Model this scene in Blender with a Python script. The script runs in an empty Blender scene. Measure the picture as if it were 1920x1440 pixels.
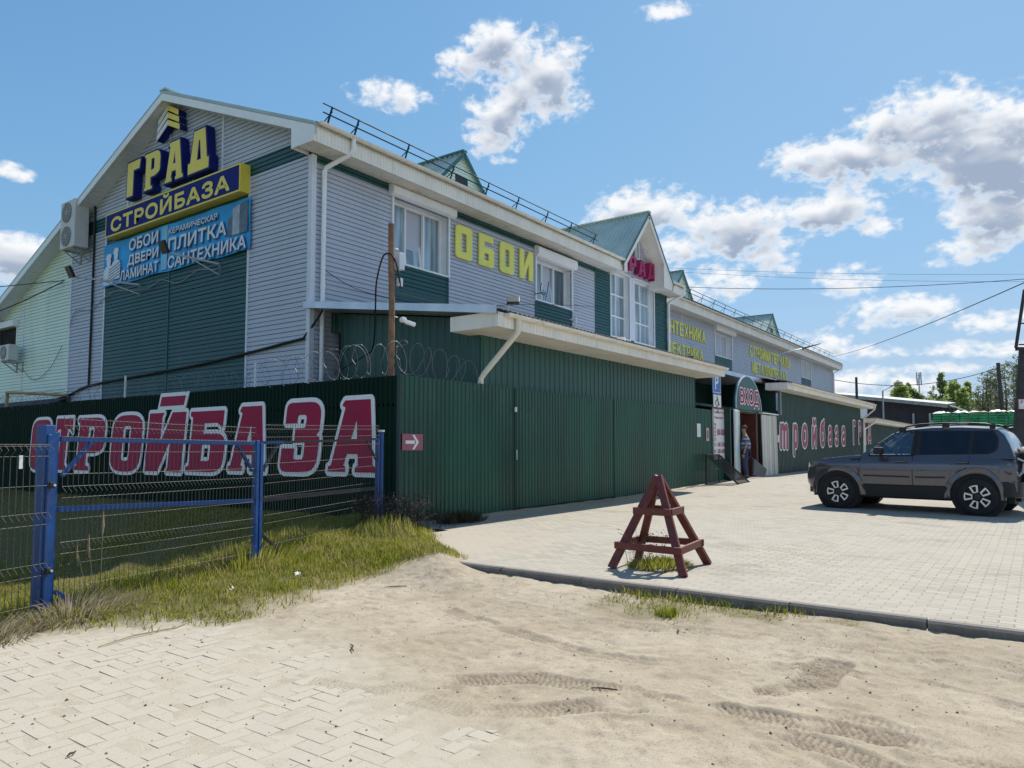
import bpy, math, random
from mathutils import Vector, Matrix, noise
from mathutils.geometry import tessellate_polygon
import numpy as np
random.seed(7)
rad = math.radians
S = bpy.context.scene
COL = S.collection

# ---------------------------------------------------------------- camera, exposure
cd = bpy.data.cameras.new('camera'); cam = bpy.data.objects.new('camera', cd); COL.objects.link(cam)
cam.location = (0, 0, 1.31)
cam.rotation_euler = (rad(90 + 3.5), 0, rad(36 - 90))
cd.sensor_width = 36; cd.lens = 1355 / 1920 * 36; cd.shift_y = 35 / 1920
cd.clip_start = .05; cd.clip_end = 3000
S.camera = cam
S.view_settings.view_transform = 'Standard'; S.view_settings.look = 'None'
S.view_settings.exposure = 0.55; S.view_settings.gamma = 1.0
S.render.resolution_x = 1024; S.render.resolution_y = 768

# ---------------------------------------------------------------- sun
SUN_DIR = Vector((.84, .015, 1.0)).normalized()
sl = bpy.data.lights.new('sun', 'SUN'); sun = bpy.data.objects.new('sun', sl); COL.objects.link(sun)
sl.energy = 4.1; sl.angle = rad(.53); sl.color = (1, .955, .88)
sun.rotation_euler = (-SUN_DIR).to_track_quat('-Z', 'Y').to_euler()
SUN_EL = math.asin(SUN_DIR.z); SUN_AZ = math.atan2(SUN_DIR.x, SUN_DIR.y)

# ---------------------------------------------------------------- node helper
class NT:
    def __init__(s, tree):
        s.t = tree; s.t.nodes.clear()
    def n(s, typ, **kw):
        nd = s.t.nodes.new(typ)
        ins = kw.pop('ins', {})
        for k, v in kw.items(): setattr(nd, k, v)
        for k, v in ins.items():
            sk = nd.inputs[k]
            if isinstance(v, bpy.types.NodeSocket): s.t.links.new(v, sk)
            else: sk.default_value = v
        return nd
    def math(s, op, a, b=0.0, c=0.0, clamp=False):
        nd = s.n('ShaderNodeMath', operation=op, ins={0: a, 1: b, 2: c}); nd.use_clamp = clamp
        return nd.outputs[0]
    def vmath(s, op, a, b=(0, 0, 0)):
        nd = s.n('ShaderNodeVectorMath', operation=op, ins={0: a, 1: b})
        return nd.outputs['Value'] if op in ('DOT_PRODUCT', 'LENGTH', 'DISTANCE') else nd.outputs[0]
    def scale(s, a, f):
        nd = s.n('ShaderNodeVectorMath', operation='SCALE', ins={0: a}); 
        if isinstance(f, bpy.types.NodeSocket): s.t.links.new(f, nd.inputs['Scale'])
        else: nd.inputs['Scale'].default_value = f
        return nd.outputs[0]
    def ramp(s, fac, a, b, lo=0.0, hi=1.0, smooth=True):
        nd = s.n('ShaderNodeMapRange', ins={'Value': fac, 'From Min': a, 'From Max': b, 'To Min': lo, 'To Max': hi})
        nd.interpolation_type = 'SMOOTHSTEP' if smooth else 'LINEAR'
        return nd.outputs[0]
    def mix(s, fac, a, b, blend='MIX'):
        nd = s.n('ShaderNodeMix', data_type='RGBA', blend_type=blend)
        for k, v in ((0, fac), (6, a), (7, b)):
            if isinstance(v, bpy.types.NodeSocket): s.t.links.new(v, nd.inputs[k])
            else: nd.inputs[k].default_value = (v if k == 0 else tuple(v) + ((1,) if len(v) == 3 else ()))
        return nd.outputs[2]
    def noise(s, vec, sc, det=4, rough=.55, dist=0.0):
        return s.n('ShaderNodeTexNoise', ins={'Vector': vec, 'Scale': sc, 'Detail': det, 'Roughness': rough, 'Distortion': dist}).outputs[0]

# ---------------------------------------------------------------- world: physical sky and broken cumulus in fixed sky directions
W = bpy.data.worlds.new('World'); S.world = W; W.use_nodes = True
wt = NT(W.node_tree)
sky = wt.n('ShaderNodeTexSky'); sky.sky_type = 'NISHITA'; sky.sun_disc = False
sky.sun_elevation = SUN_EL; sky.sun_rotation = SUN_AZ; sky.air_density = 1.0; sky.dust_density = .25; sky.ozone_density = 2.0
D = wt.n('ShaderNodeTexCoord').outputs['Generated']
D = wt.vmath('NORMALIZE', D)
# (azimuth from +X in degrees, elevation in degrees, half width az, half width el, weight)
CLOUDS = [(36.2, 29.5, 4.3, 2.0, 1.5), (34.3, 27.2, 4.5, 2.7, 1.5), (37.1, 25.0, 2.7, 2.6, 1.2), (39.9, 28.2, 2.5, 1.4, 1.1), (31.6, 28.9, 1.7, 1.2, 0.9), (45.7, 26.1, 3.4, 1.1, 1.2), (36.4, 22.1, 1.2, 0.4, 0.8), (23.3, 31.4, 2.1, 0.6, 1.1), (71.3, 17.6, 1.3, 0.5, 0.9), (71.0, 12.0, 2.4, 2.2, 1.4), (5.8, 21.5, 5.3, 2.7, 1.7), (10.2, 20.2, 5.4, 2.1, 1.6), (2.1, 18.6, 4.6, 4.2, 1.8), (14.6, 20.7, 2.1, 1.1, 1.2), (1.6, 15.2, 3.3, 2.8, 1.5), (25.4, 18.1, 4.5, 1.9, 1.5), (18.5, 16.2, 4.8, 2.3, 1.5), (12.5, 16.8, 4.4, 1.6, 1.3), (16.2, 14.3, 2.6, 1.5, 1.1), (21.3, 15.5, 3.2, 1.5, 1.1), (9.0, 15.4, 1.6, 0.7, 0.9), (10.8, 11.9, 2.2, 1.1, 1.2), (7.1, 9.5, 3.5, 1.1, 1.3), (2.2, 8.3, 2.3, 0.8, 1.2), (9.2, 8.8, 1.9, 0.8, 0.9), (3.8, 13.3, 2.2, 1.2, 1.0), (20.9, 12.5, 3.6, 1.4, 1.0), (9.9, 6.8, 2.7, 0.6, 1.0), (6.0, 5.4, 3.9, 0.4, 0.7), (2.5, 6.5, 3.0, 0.6, 0.9), (10.6, 4.5, 3.1, 0.9, 1.0), (7.3, 4.2, 2.2, 1.1, 1.0), (12.7, 7.7, 2.4, 0.8, 0.9), (-5.9, 16.8, 5.1, 4.9, 1.5), (-9.0, 8.3, 4.6, 2.1, 1.3), (78.5, 13.0, 5.8, 4.3, 1.5), (83.3, 5.4, 7.6, 2.1, 1.2), (55.5, 35.9, 9.4, 3.0, 1.3), (13.3, 37.8, 10.4, 3.4, 1.3), (-60, 25, 20, 8, 1.4), (-110, 18, 25, 7, 1.4), (-150, 30, 18, 9, 1.3), (170, 20, 22, 8, 1.4), (-85, 45, 15, 9, 1.2), (120, 30, 15, 8, 1.2)]
sep = wt.n('ShaderNodeSeparateXYZ', ins={0: D})
az = wt.math('MULTIPLY', wt.math('ARCTAN2', sep.outputs[1], sep.outputs[0]), 57.2958)
el = wt.math('MULTIPLY', wt.math('ARCSINE', sep.outputs[2]), 57.2958)
wv = wt.n('ShaderNodeCombineXYZ', ins={0: az, 1: wt.math('MULTIPLY', el, 1.5)}).outputs[0]
def cloud_density(dy, fine):
    """cloud amount a little way dy degrees up the sky; fine adds the small billows"""
    acc = None
    e2 = wt.math('ADD', el, dy)
    v2 = wt.vmath('ADD', wv, (dy * .3, dy * 1.5, 0))
    for (a, e, wa, we, k) in CLOUDS:
        dv = wt.vmath('MULTIPLY', wt.vmath('SUBTRACT', wt.n('ShaderNodeCombineXYZ', ins={0: az, 1: e2, 2: 0.0}).outputs[0], (a, e, 0)), (1 / wa, 1 / we, 0))
        g = wt.math('MULTIPLY_ADD', wt.vmath('DOT_PRODUCT', dv, dv), -k, k)
        acc = g if acc is None else wt.n('ShaderNodeMath', operation='SMOOTH_MAX', ins={0: acc, 1: g, 2: .3}).outputs[0]
    acc = wt.math('MAXIMUM', acc, -2.6)
    n1 = wt.noise(v2, .30, 2 if not fine else 3, .5, .4)
    f = wt.math('MULTIPLY', wt.math('SUBTRACT', n1, .5), 3.4)
    if fine:
        n2 = wt.noise(v2, 1.0, 5, .55, .25)
        f = wt.math('ADD', f, wt.math('MULTIPLY', wt.math('SUBTRACT', n2, .5), 3.6))
    return wt.math('ADD', acc, f)
d0 = cloud_density(0.0, True)
db = cloud_density(0.9, False)
alpha = wt.ramp(d0, -.35, 1.35)
under = wt.ramp(db, .2, 1.8)                                 # a good deal of cloud overhead: grey base
thick = wt.ramp(d0, .2, 1.5)
shade = wt.math('MULTIPLY', under, thick)
ccol = wt.mix(shade, (6.0, 6.05, 6.1), (2.2, 2.65, 3.45))
chan = wt.n('ShaderNodeSeparateXYZ', ins={0: sky.outputs[0]})
def soft(v, k, top):                                            # clear air: the glare round the sun rolls off as on film
    v = wt.math('MULTIPLY', v, k / top)
    return wt.math('MULTIPLY', wt.math('DIVIDE', v, wt.math('SQRT', wt.math('ADD', 1.0, wt.math('MULTIPLY', v, v)))), top)
blue = wt.n('ShaderNodeCombineXYZ', ins={0: soft(chan.outputs[0], .72, 3.1), 1: soft(chan.outputs[1], 1.10, 4.2), 2: soft(chan.outputs[2], 1.30, 5.9)}).outputs[0]
low = wt.ramp(el, 13.0, -1.0)                                   # pale air low over the horizon
blue = wt.mix(wt.math('MULTIPLY', low, .9), blue, (3.0, 3.95, 4.9))
allsky = wt.mix(wt.math('MULTIPLY', alpha, .95), blue, ccol)
bg = wt.n('ShaderNodeBackground', ins={'Color': allsky, 'Strength': .112})
wo = wt.n('ShaderNodeOutputWorld', ins={0: bg.outputs[0]})
W.cycles.sampling_method = 'MANUAL'; W.cycles.sample_map_resolution = 512

# ---------------------------------------------------------------- materials
MATS = {}
def pm(name, col, rough=.55, metal=0.0, var=.12, vs=2.5, bump=0.0, bs=60.0, spec=.5, dirt=None, dirt_amt=.5, streak=False, coat=0.0, fine=0.0):
    """procedural paint/metal/wood: base colour with broad and fine variation, optional dirt, optional bump"""
    m = bpy.data.materials.new(name); m.use_nodes = True; MATS[name] = m
    t = NT(m.node_tree)
    pos = t.n('ShaderNodeNewGeometry').outputs['Position']
    p = t.vmath('MULTIPLY', pos, (1, 1, .22)) if streak else pos
    nz = t.noise(p, vs, 5, .6)
    hi = tuple(min(1, c * (1 + var)) for c in col); lo = tuple(c * (1 - var) for c in col)
    c = t.mix(t.ramp(nz, .3, .7), lo, hi)
    if fine:
        n3 = t.noise(pos, vs * 14, 3, .6)
        c = t.mix(t.ramp(n3, .35, .65, 0, fine), c, tuple(x * .45 for x in col))
    if dirt:
        nd = t.noise(p, vs * 2.3, 7, .68, .4)
        c = t.mix(t.ramp(nd, .5, .78, 0, dirt_amt), c, dirt)
    b = t.n('ShaderNodeBsdfPrincipled', ins={'Base Color': c, 'Metallic': metal, 'Roughness': rough, 'Specular IOR Level': spec, 'Coat Weight': coat})
    if var: t.t.links.new(t.ramp(nz, .25, .75, rough * .85, min(1, rough * 1.15)), b.inputs['Roughness'])
    if bump:
        nb = t.noise(pos, bs, 6, .65)
        bp = t.n('ShaderNodeBump', ins={'Strength': bump, 'Distance': .02, 'Height': nb})
        t.t.links.new(bp.outputs[0], b.inputs['Normal'])
    t.n('ShaderNodeOutputMaterial', ins={0: b.outputs[0]})
    return m

def striped(name, c1, c2, axis, freq, duty=.5, rough=.8, third=None):
    m = bpy.data.materials.new(name); m.use_nodes = True; MATS[name] = m
    t = NT(m.node_tree)
    pos = t.n('ShaderNodeTexCoord').outputs['Object']
    s = t.n('ShaderNodeSeparateXYZ', ins={0: pos})
    f = t.math('FRACT', t.math('MULTIPLY', s.outputs[axis], freq))
    c = t.mix(t.ramp(f, duty - .06, duty + .06), c1, c2)
    if third is not None:
        f2 = t.math('FRACT', t.math('ADD', t.math('MULTIPLY', s.outputs[axis], freq / 2), .3))
        c = t.mix(t.ramp(f2, .8, .84), c, third)
    b = t.n('ShaderNodeBsdfPrincipled', ins={'Base Color': c, 'Roughness': rough})
    t.n('ShaderNodeOutputMaterial', ins={0: b.outputs[0]})
    return m

def glass(name, col, rough=.06, spec=.6, alpha=1.0):
    m = bpy.data.materials.new(name); m.use_nodes = True; MATS[name] = m
    t = NT(m.node_tree)
    pos = t.n('ShaderNodeNewGeometry').outputs['Position']
    nz = t.noise(t.vmath('MULTIPLY', pos, (6, 6, .4)), 1.1, 3, .5)
    c = t.mix(t.ramp(nz, .38, .62), tuple(x * .55 for x in col), tuple(min(1, x * 1.2) for x in col))
    b = t.n('ShaderNodeBsdfPrincipled', ins={'Base Color': c, 'Roughness': rough, 'Specular IOR Level': spec, 'Alpha': alpha})
    t.n('ShaderNodeOutputMaterial', ins={0: b.outputs[0]})
    return m

M_siding = pm('grey_vinyl_siding', (.49, .53, .61), .5, var=.05, vs=.7, dirt=(.34, .38, .44), dirt_amt=.22, streak=True)
M_siding_pale = pm('pale_green_siding', (.72, .85, .75), .5, var=.06, vs=.7, dirt=(.36, .46, .40), dirt_amt=.3, streak=True)
M_teal = pm('dark_teal_siding', (.011, .082, .085), .5, var=.12, vs=.8, dirt=(.03, .085, .085), dirt_amt=.3, streak=True)
M_green_shade = pm('shade_darkened_fence_steel', (.0028, .020, .013), .65, var=.25, vs=1.1, spec=.12, streak=True)  # green fence steel again, shade of the lettered side put into the colour
M_green = pm('green_corrugated_steel', (.008, .074, .042), .36, var=.38, vs=.7, dirt=(.06, .13, .095), dirt_amt=.38, streak=True)
M_green_dark = pm('dark_green_steel', (.008, .040, .034), .5, var=.2, vs=1.3)
M_lean = pm('weathered_green_steel', (.014, .074, .060), .42, var=.2, vs=1.3, dirt=(.06, .09, .08), dirt_amt=.35, streak=True)
M_cream = pm('cream_eaves_vinyl', (.86, .82, .74), .5, var=.07, vs=1.5, dirt=(.36, .31, .25), dirt_amt=.4, streak=True)
M_white = pm('white_plastic', (.86, .87, .88), .4, var=.04, vs=2, dirt=(.5, .5, .5), dirt_amt=.2)
M_trim = pm('pale_trim', (.68, .71, .78), .45, var=.05)
M_gutter = pm('cream_gutter_pvc', (.80, .76, .66), .35, var=.06, vs=1.4, dirt=(.34, .26, .17), dirt_amt=.55)
M_zinc = pm('galvanised_capping', (.62, .66, .74), .32, .35, var=.12, vs=2)
M_roof = pm('grey_green_roof_steel', (.42, .50, .46), .5, .0, var=.10, vs=1.2, dirt=(.28, .35, .33), dirt_amt=.4)
M_roof_teal = pm('teal_roof_edge', (.03, .13, .13), .4, var=.1)
M_slate = pm('old_slate_sheet', (.10, .095, .10), .9, var=.3, vs=5, dirt=(.2, .2, .19), dirt_amt=.4)
M_rail = pm('dark_blue_rail_paint', (.010, .030, .045), .75, var=.1, spec=.2)
M_glass = glass('window_glass', (.10, .15, .18), .04, .9)
M_glass_curtain = glass('curtained_glass', (.34, .45, .52), .06, .9)
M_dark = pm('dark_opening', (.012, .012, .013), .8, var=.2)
M_brown = pm('dark_brown_door', (.03, .016, .012), .6, var=.2)
M_yellow_face = pm('yellow_sign_face', (.84, .66, .09), .45, var=.06, vs=1.4)
M_yellow_flat = pm('yellow_green_letter', (.86, .83, .17), .55, var=.05, vs=1.6)
M_navy = pm('navy_sign_blue', (.010, .020, .17), .6, var=.08, spec=.12)
M_crimson = pm('crimson_letter', (.40, .022, .075), .6, var=.10, vs=1.2, spec=.15)
M_crimson_pale = pm('faded_crimson_letter', (.33, .065, .10), .55, var=.1, vs=1.5)
M_magenta = pm('magenta_letter', (.36, .012, .10), .45, var=.08)
M_letter_white = pm('white_letter_edge', (.90, .90, .90), .5, var=.03, vs=2, dirt=(.6, .58, .55), dirt_amt=.25)
M_blue = pm('blue_gate_paint', (.006, .066, .25), .38, var=.18, vs=4, dirt=(.05, .05, .07), dirt_amt=.4, fine=.25)
M_rusty = pm('rusty_gate_paint', (.045, .045, .05), .6, var=.3, vs=6, dirt=(.10, .06, .04), dirt_amt=.7, fine=.4)
M_wire = pm('galvanised_wire', (.085, .08, .075), .6, .2, var=.15, spec=.3)
M_razor = pm('razor_wire_steel', (.22, .225, .22), .55, .4, var=.15)
M_black = pm('black_steel', (.015, .015, .017), .45, var=.15)
M_cable = pm('black_cable', (.012, .012, .013), .6, var=.1)
M_greycable = pm('grey_cable', (.30, .30, .31), .6, var=.1)
M_wood = pm('weathered_wood_pole', (.27, .15, .09), .8, var=.35, vs=9, dirt=(.30, .22, .16), dirt_amt=.5, bump=.5, bs=30, fine=.5)
M_red = pm('red_brown_painted_wood', (.145, .026, .018), .55, var=.2, vs=6, dirt=(.26, .15, .10), dirt_amt=.45, bump=.25, bs=40, fine=.3)
M_pole = pm('grey_steel_pole', (.36, .39, .42), .45, .4, var=.1)
M_conc_pole = pm('dark_weathered_pole', (.05, .048, .05), .85, var=.3, vs=5, bump=.3)
M_signblue = pm('traffic_sign_blue', (.01, .10, .40), .35, var=.05)
M_signwhite = pm('sign_white', (.78, .79, .78), .4, var=.05, vs=3)
M_pink = pm('faded_pink_sign', (.34, .105, .135), .55, var=.08, vs=5)
M_banner = pm('banner_blue', (.05, .38, .80), .6, var=.22, vs=.8, spec=.15)
M_banner_pale = pm('banner_pale_blue', (.20, .50, .72), .5, var=.15, vs=1.5)
M_banner_txt = pm('banner_lettering', (.72, .76, .82), .5, var=.05)
M_banner_sh = pm('banner_letter_edge', (.012, .07, .22), .5, var=.05)
M_door_photo = pm('printed_door_panel', (.10, .14, .19), .5, var=.35, vs=4)
M_door_photo2 = pm('printed_light_door', (.34, .40, .46), .5, var=.25, vs=4)
M_ac = pm('air_conditioner_casing', (.60, .60, .58), .45, var=.06, vs=3, dirt=(.35, .33, .30), dirt_amt=.3)
M_ac_dark = pm('air_conditioner_grille', (.10, .10, .105), .55, var=.1)
M_orangepipe = pm('yellow_gas_pipe', (.42, .27, .10), .5, var=.15)

# ---------------------------------------------------------------- geometry helpers
WM = {}                                                       # world matrix of every object made here
def tagp(o, label=None, cat=None, group=None, kind=None):
    for k, v in (('label', label), ('category', cat), ('group', group), ('kind', kind)):
        if v: o[k] = v
    return o
def thing(name, label, cat, loc=(0, 0, 0), rz=0.0, group=None, scale=1.0):
    o = bpy.data.objects.new(name, None); COL.objects.link(o)
    o.location = loc; o.rotation_euler = (0, 0, rz); o.scale = (scale,) * 3; o.empty_display_size = .2
    WM[o.name] = Matrix.Translation(loc) @ Matrix.Rotation(rz, 4, 'Z') @ Matrix.Scale(scale, 4)
    return tagp(o, label, cat, group)

class MB:
    def __init__(s): s.v = []; s.f = []; s.mi = []
    def add(s, vs, fs, m=0):
        b = len(s.v); s.v += [tuple(v) for v in vs]
        s.f += [tuple(i + b for i in f) for f in fs]; s.mi += [m] * len(fs)
        return s
    def quad(s, a, b, c, d, m=0): return s.add([a, b, c, d], [(0, 1, 2, 3)], m)
    def box(s, x0, y0, z0, x1, y1, z1, m=0, M=None):
        vs = [(x, y, z) for z in (z0, z1) for y in (y0, y1) for x in (x0, x1)]
        if M is not None: vs = [M @ Vector(v) for v in vs]
        return s.add(vs, [(0, 2, 3, 1), (4, 5, 7, 6), (0, 1, 5, 4), (2, 6, 7, 3), (0, 4, 6, 2), (1, 3, 7, 5)], m)
    def bar(s, p0, p1, w, h=None, up=(0, 0, 1), m=0, w1=None, h1=None):
        p0, p1 = Vector(p0), Vector(p1); h = w if h is None else h
        w1 = w if w1 is None else w1; h1 = h if h1 is None else h1
        d = (p1 - p0).normalized(); u = Vector(up)
        if abs(d.dot(u)) > .99: u = Vector((1, 0, 0))
        r = d.cross(u).normalized(); u = r.cross(d).normalized()
        vs = []
        for p, a, b in ((p0, w, h), (p1, w1, h1)):
            for i, j in ((-1, -1), (1, -1), (1, 1), (-1, 1)): vs.append(p + r * (i * a / 2) + u * (j * b / 2))
        return s.add(vs, [(0, 1, 2, 3), (7, 6, 5, 4), (0, 4, 5, 1), (1, 5, 6, 2), (2, 6, 7, 3), (3, 7, 4, 0)], m)
    def tube(s, pts, r, n=6, m=0, caps=True, closed=False):
        pts = [Vector(p) for p in pts]; k = len(pts)
        rs = r if isinstance(r, (list, tuple)) else [r] * k
        vs = []; last = None
        for i, p in enumerate(pts):
            a = pts[(i - 1) % k] if (i > 0 or closed) else p; b = pts[(i + 1) % k] if (i < k - 1 or closed) else p
            t = (b - a).normalized()
            if last is None:
                u = Vector((0, 0, 1)) if abs(t.z) < .9 else Vector((1, 0, 0))
                x = t.cross(u).normalized()
            else:
                x = (last - t * last.dot(t))
                x = x.normalized() if x.length > 1e-6 else t.orthogonal().normalized()
            last = x; y = t.cross(x)
            for j in range(n):
                an = 2 * math.pi * j / n
                vs.append(p + x * (rs[i] * math.cos(an)) + y * (rs[i] * math.sin(an)))
        fs = []
        for i in range(k if closed else k - 1):
            for j in range(n):
                a, b = i * n + j, i * n + (j + 1) % n
                c, d2 = ((i + 1) % k) * n + (j + 1) % n, ((i + 1) % k) * n + j
                fs.append((a, b, c, d2))
        if caps and not closed:
            fs.append(tuple(range(n - 1, -1, -1))); fs.append(tuple(range((k - 1) * n, k * n)))
        return s.add(vs, fs, m)
    def lathe(s, prof, M, n=24, m=0):
        """prof: (radius, along) pairs about local Y axis; M maps to world"""
        vs = []
        for (r, a) in prof:
            for j in range(n):
                an = 2 * math.pi * j / n
                vs.append(M @ Vector((r * math.cos(an), a, r * math.sin(an))))
        fs = []
        for i in range(len(prof) - 1):
            for j in range(n):
                fs.append((i * n + j, i * n + (j + 1) % n, (i + 1) * n + (j + 1) % n, (i + 1) * n + j))
        fs.append(tuple(range(n))); fs.append(tuple(range((len(prof) - 1) * n, len(prof) * n))[::-1])
        return s.add(vs, fs, m)
    def prism(s, cons, mp, d0, d1, m=0, ms=None):
        """extrude 2-D contours (first outer, then holes) between depths d0 (back) and d1 (front)"""
        ms = m if ms is None else ms
        flat = [p for c in cons for p in c]
        tri = tessellate_polygon([[Vector((p[0], p[1], 0)) for p in c] for c in cons])
        s.add([mp(p[0], p[1], d1) for p in flat], tri, m)
        s.add([mp(p[0], p[1], d0) for p in flat], [t[::-1] for t in tri], ms)
        for c in cons:
            n = len(c)
            s.add([mp(p[0], p[1], d0) for p in c] + [mp(p[0], p[1], d1) for p in c],
                  [(i, (i + 1) % n, n + (i + 1) % n, n + i) for i in range(n)], ms)
        return s
    def sheet(s, mp, a0, a1, lo, hi, pitch, prof, m=0, phase=0.0):
        """profiled sheet: profile (fraction of pitch, depth) repeats along axis a; spans lo(a)..hi(a) across. mp(a, b, depth)."""
        lo_f = lo if callable(lo) else (lambda a: lo); hi_f = hi if callable(hi) else (lambda a: hi)
        k0 = math.floor((a0 - phase) / pitch) - 1; k1 = math.ceil((a1 - phase) / pitch) + 1
        pts = []
        for k in range(k0, k1 + 1):
            for (f, d) in prof: pts.append((phase + (k + f) * pitch, d))
        out = []
        for (p, q) in zip(pts, pts[1:]):
            if q[0] < a0 or p[0] > a1: continue
            def at(x):
                t = 0 if q[0] - p[0] < 1e-9 else (x - p[0]) / (q[0] - p[0])
                return (x, p[1] + (q[1] - p[1]) * t)
            A = at(a0) if p[0] < a0 else p; B = at(a1) if q[0] > a1 else q
            out.append((A, B))
        vs = []; fs = []
        for A, B in out:
            l0, h0, l1, h1 = lo_f(A[0]), hi_f(A[0]), lo_f(B[0]), hi_f(B[0])
            if h0 <= l0 and h1 <= l1: continue
            h0 = max(h0, l0); h1 = max(h1, l1)
            i = len(vs)
            vs += [mp(A[0], l0, A[1]), mp(A[0], h0, A[1]), mp(B[0], h1, B[1]), mp(B[0], l1, B[1])]
            fs.append((i, i + 1, i + 2, i + 3))
        return s.add(vs, fs, m)
    def build(s, name, mats, parent=None, smooth=False, bevel=0.0, seg=2, at=None, local=False, angle=40):
        me = bpy.data.meshes.new(name)
        vs = s.v
        if not local:
            if parent is not None:
                Mi = WM[parent.name].inverted(); vs = [Mi @ Vector(v) for v in vs]
            elif at is not None:
                o_ = Vector(at); vs = [Vector(v) - o_ for v in vs]
        me.from_pydata([tuple(v) for v in vs], [], s.f)
        mats = mats if isinstance(mats, (list, tuple)) else [mats]
        for m_ in mats: me.materials.append(m_)
        if len(mats) > 1: me.polygons.foreach_set('material_index', s.mi)
        if smooth:
            me.polygons.foreach_set('use_smooth', [True] * len(me.polygons))
            try: me.set_sharp_from_angle(angle=rad(angle))
            except Exception: pass
        me.update()
        o = bpy.data.objects.new(name, me); COL.objects.link(o)
        if parent is not None: o.parent = parent; WM[o.name] = WM[parent.name].copy()
        else:
            if at is not None: o.location = at
            WM[o.name] = Matrix.Translation(at or (0, 0, 0))
        if bevel:
            b = o.modifiers.new('bevel', 'BEVEL'); b.width = bevel; b.segments = seg; b.limit_method = 'ANGLE'; b.angle_limit = rad(35)
        return o

def dup(o, parent=None):
    c = o.copy(); COL.objects.link(c)
    if parent is not None: c.parent = parent
    for ch in list(o.children): dup(ch, c)
    return c

def rc(pts):
    """polygon with rounded corners: (x, y[, radius])"""
    out = []; n = len(pts)
    for i, p in enumerate(pts):
        r = p[2] if len(p) > 2 else 0
        P = Vector(p[:2])
        if r <= 0: out.append((P.x, P.y)); continue
        A = Vector(pts[i - 1][:2]); B = Vector(pts[(i + 1) % n][:2])
        a = (A - P); b = (B - P); la, lb = a.length, b.length
        rr = min(r, la * .49, lb * .49)
        p0 = P + a / la * rr; p1 = P + b / lb * rr
        for k in range(6):
            t = k / 5
            q = p0 * (1 - t) ** 2 + P * 2 * t * (1 - t) + p1 * t * t
            out.append((q.x, q.y))
    return out
def area(c): return .5 * sum(c[i - 1][0] * c[i][1] - c[i][0] * c[i - 1][1] for i in range(len(c)))
def grow(c, d):
    """offset a closed contour outwards by d (negative inwards); orientation-independent"""
    sg = 1 if area(c) > 0 else -1; n = len(c); out = []
    for i in range(n):
        a, p, b = Vector(c[i - 1]), Vector(c[i]), Vector(c[(i + 1) % n])
        e0 = (p - a); e1 = (b - p)
        if e0.length < 1e-7 or e1.length < 1e-7: out.append(tuple(p)); continue
        e0.normalize(); e1.normalize()
        n0 = Vector((e0.y, -e0.x)) * sg; n1 = Vector((e1.y, -e1.x)) * sg
        k = n0 + n1
        L = max(.45, k.length / 2)
        k = k.normalized() if k.length > 1e-6 else n0
        out.append(tuple(p + k * (d / L)))
    return out

def gable_map(x0, y0, z0):                                     # plane facing -X, u to the viewer's right (-Y)
    return lambda u, v, d: (x0 - d, y0 - u, z0 + v)
def front_map(x0, y0, z0):                                     # plane facing -Y
    return lambda u, v, d: (x0 + u, y0 - d, z0 + v)

FONTOB = {}
def text_cons(body, bold=0.0, shear=0.0, spacing=1.0):
    """outlines of a word in the built-in font as a filled flat mesh scaled to a 1 x 1 box"""
    key = (body, bold, shear, spacing)
    if key in FONTOB: return FONTOB[key]
    cu = bpy.data.curves.new('t', 'FONT'); cu.body = body; cu.size = 1; cu.offset = bold; cu.shear = shear; cu.space_character = spacing
    cu.resolution_u = 4
    ob = bpy.data.objects.new('t', cu); COL.objects.link(ob)
    bpy.context.view_layer.update()
    me = bpy.data.meshes.new_from_object(ob.evaluated_get(bpy.context.evaluated_depsgraph_get()))
    vs = [v.co.copy() for v in me.vertices]; fs = [tuple(p.vertices) for p in me.polygons]
    bpy.data.objects.remove(ob); bpy.data.curves.remove(cu); bpy.data.meshes.remove(me)
    x0, x1 = min(v.x for v in vs), max(v.x for v in vs); y0, y1 = min(v.y for v in vs), max(v.y for v in vs)
    FONTOB[key] = ([((v.x - x0) / (x1 - x0), (v.y - y0) / (y1 - y0)) for v in vs], fs)
    return FONTOB[key]
def put_text(mb, body, mp, u0, v0, w, h, d, bold=.02, shear=0.0, spacing=1.0, m=0, thick=0.0, pad=0.0):
    if bold or pad:                                             # heavier strokes: the same outline laid down several times, shifted
        e = bold * h * .85 + pad
        k = 8 if e > .02 * h else 4
        for i in range(k):
            a = 2 * math.pi * i / k
            put_text(mb, body, mp, u0 + e * math.cos(a), v0 + e * math.sin(a), w, h, d - .0003 * (i + 1), 0, shear, spacing, m, thick)
    vs, fs = text_cons(body, 0, shear, spacing)
    P = [(u0 + x * w, v0 + y * h) for x, y in vs]
    mb.add([mp(x, y, d) for x, y in P], fs, m)
    if thick:
        # side walls along boundary edges
        cnt = {}
        for f in fs:
            for i in range(len(f)):
                e = (f[i - 1], f[i]); k = (min(e), max(e)); cnt[k] = cnt.get(k, 0) + 1
        vv = []; ff = []
        for (a, b), c in cnt.items():
            if c == 1:
                i = len(vv)
                vv += [mp(*P[a], d), mp(*P[b], d), mp(*P[b], d - thick), mp(*P[a], d - thick)]; ff.append((i, i + 1, i + 2, i + 3))
        mb.add(vv, ff, m)
    return mb

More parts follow.
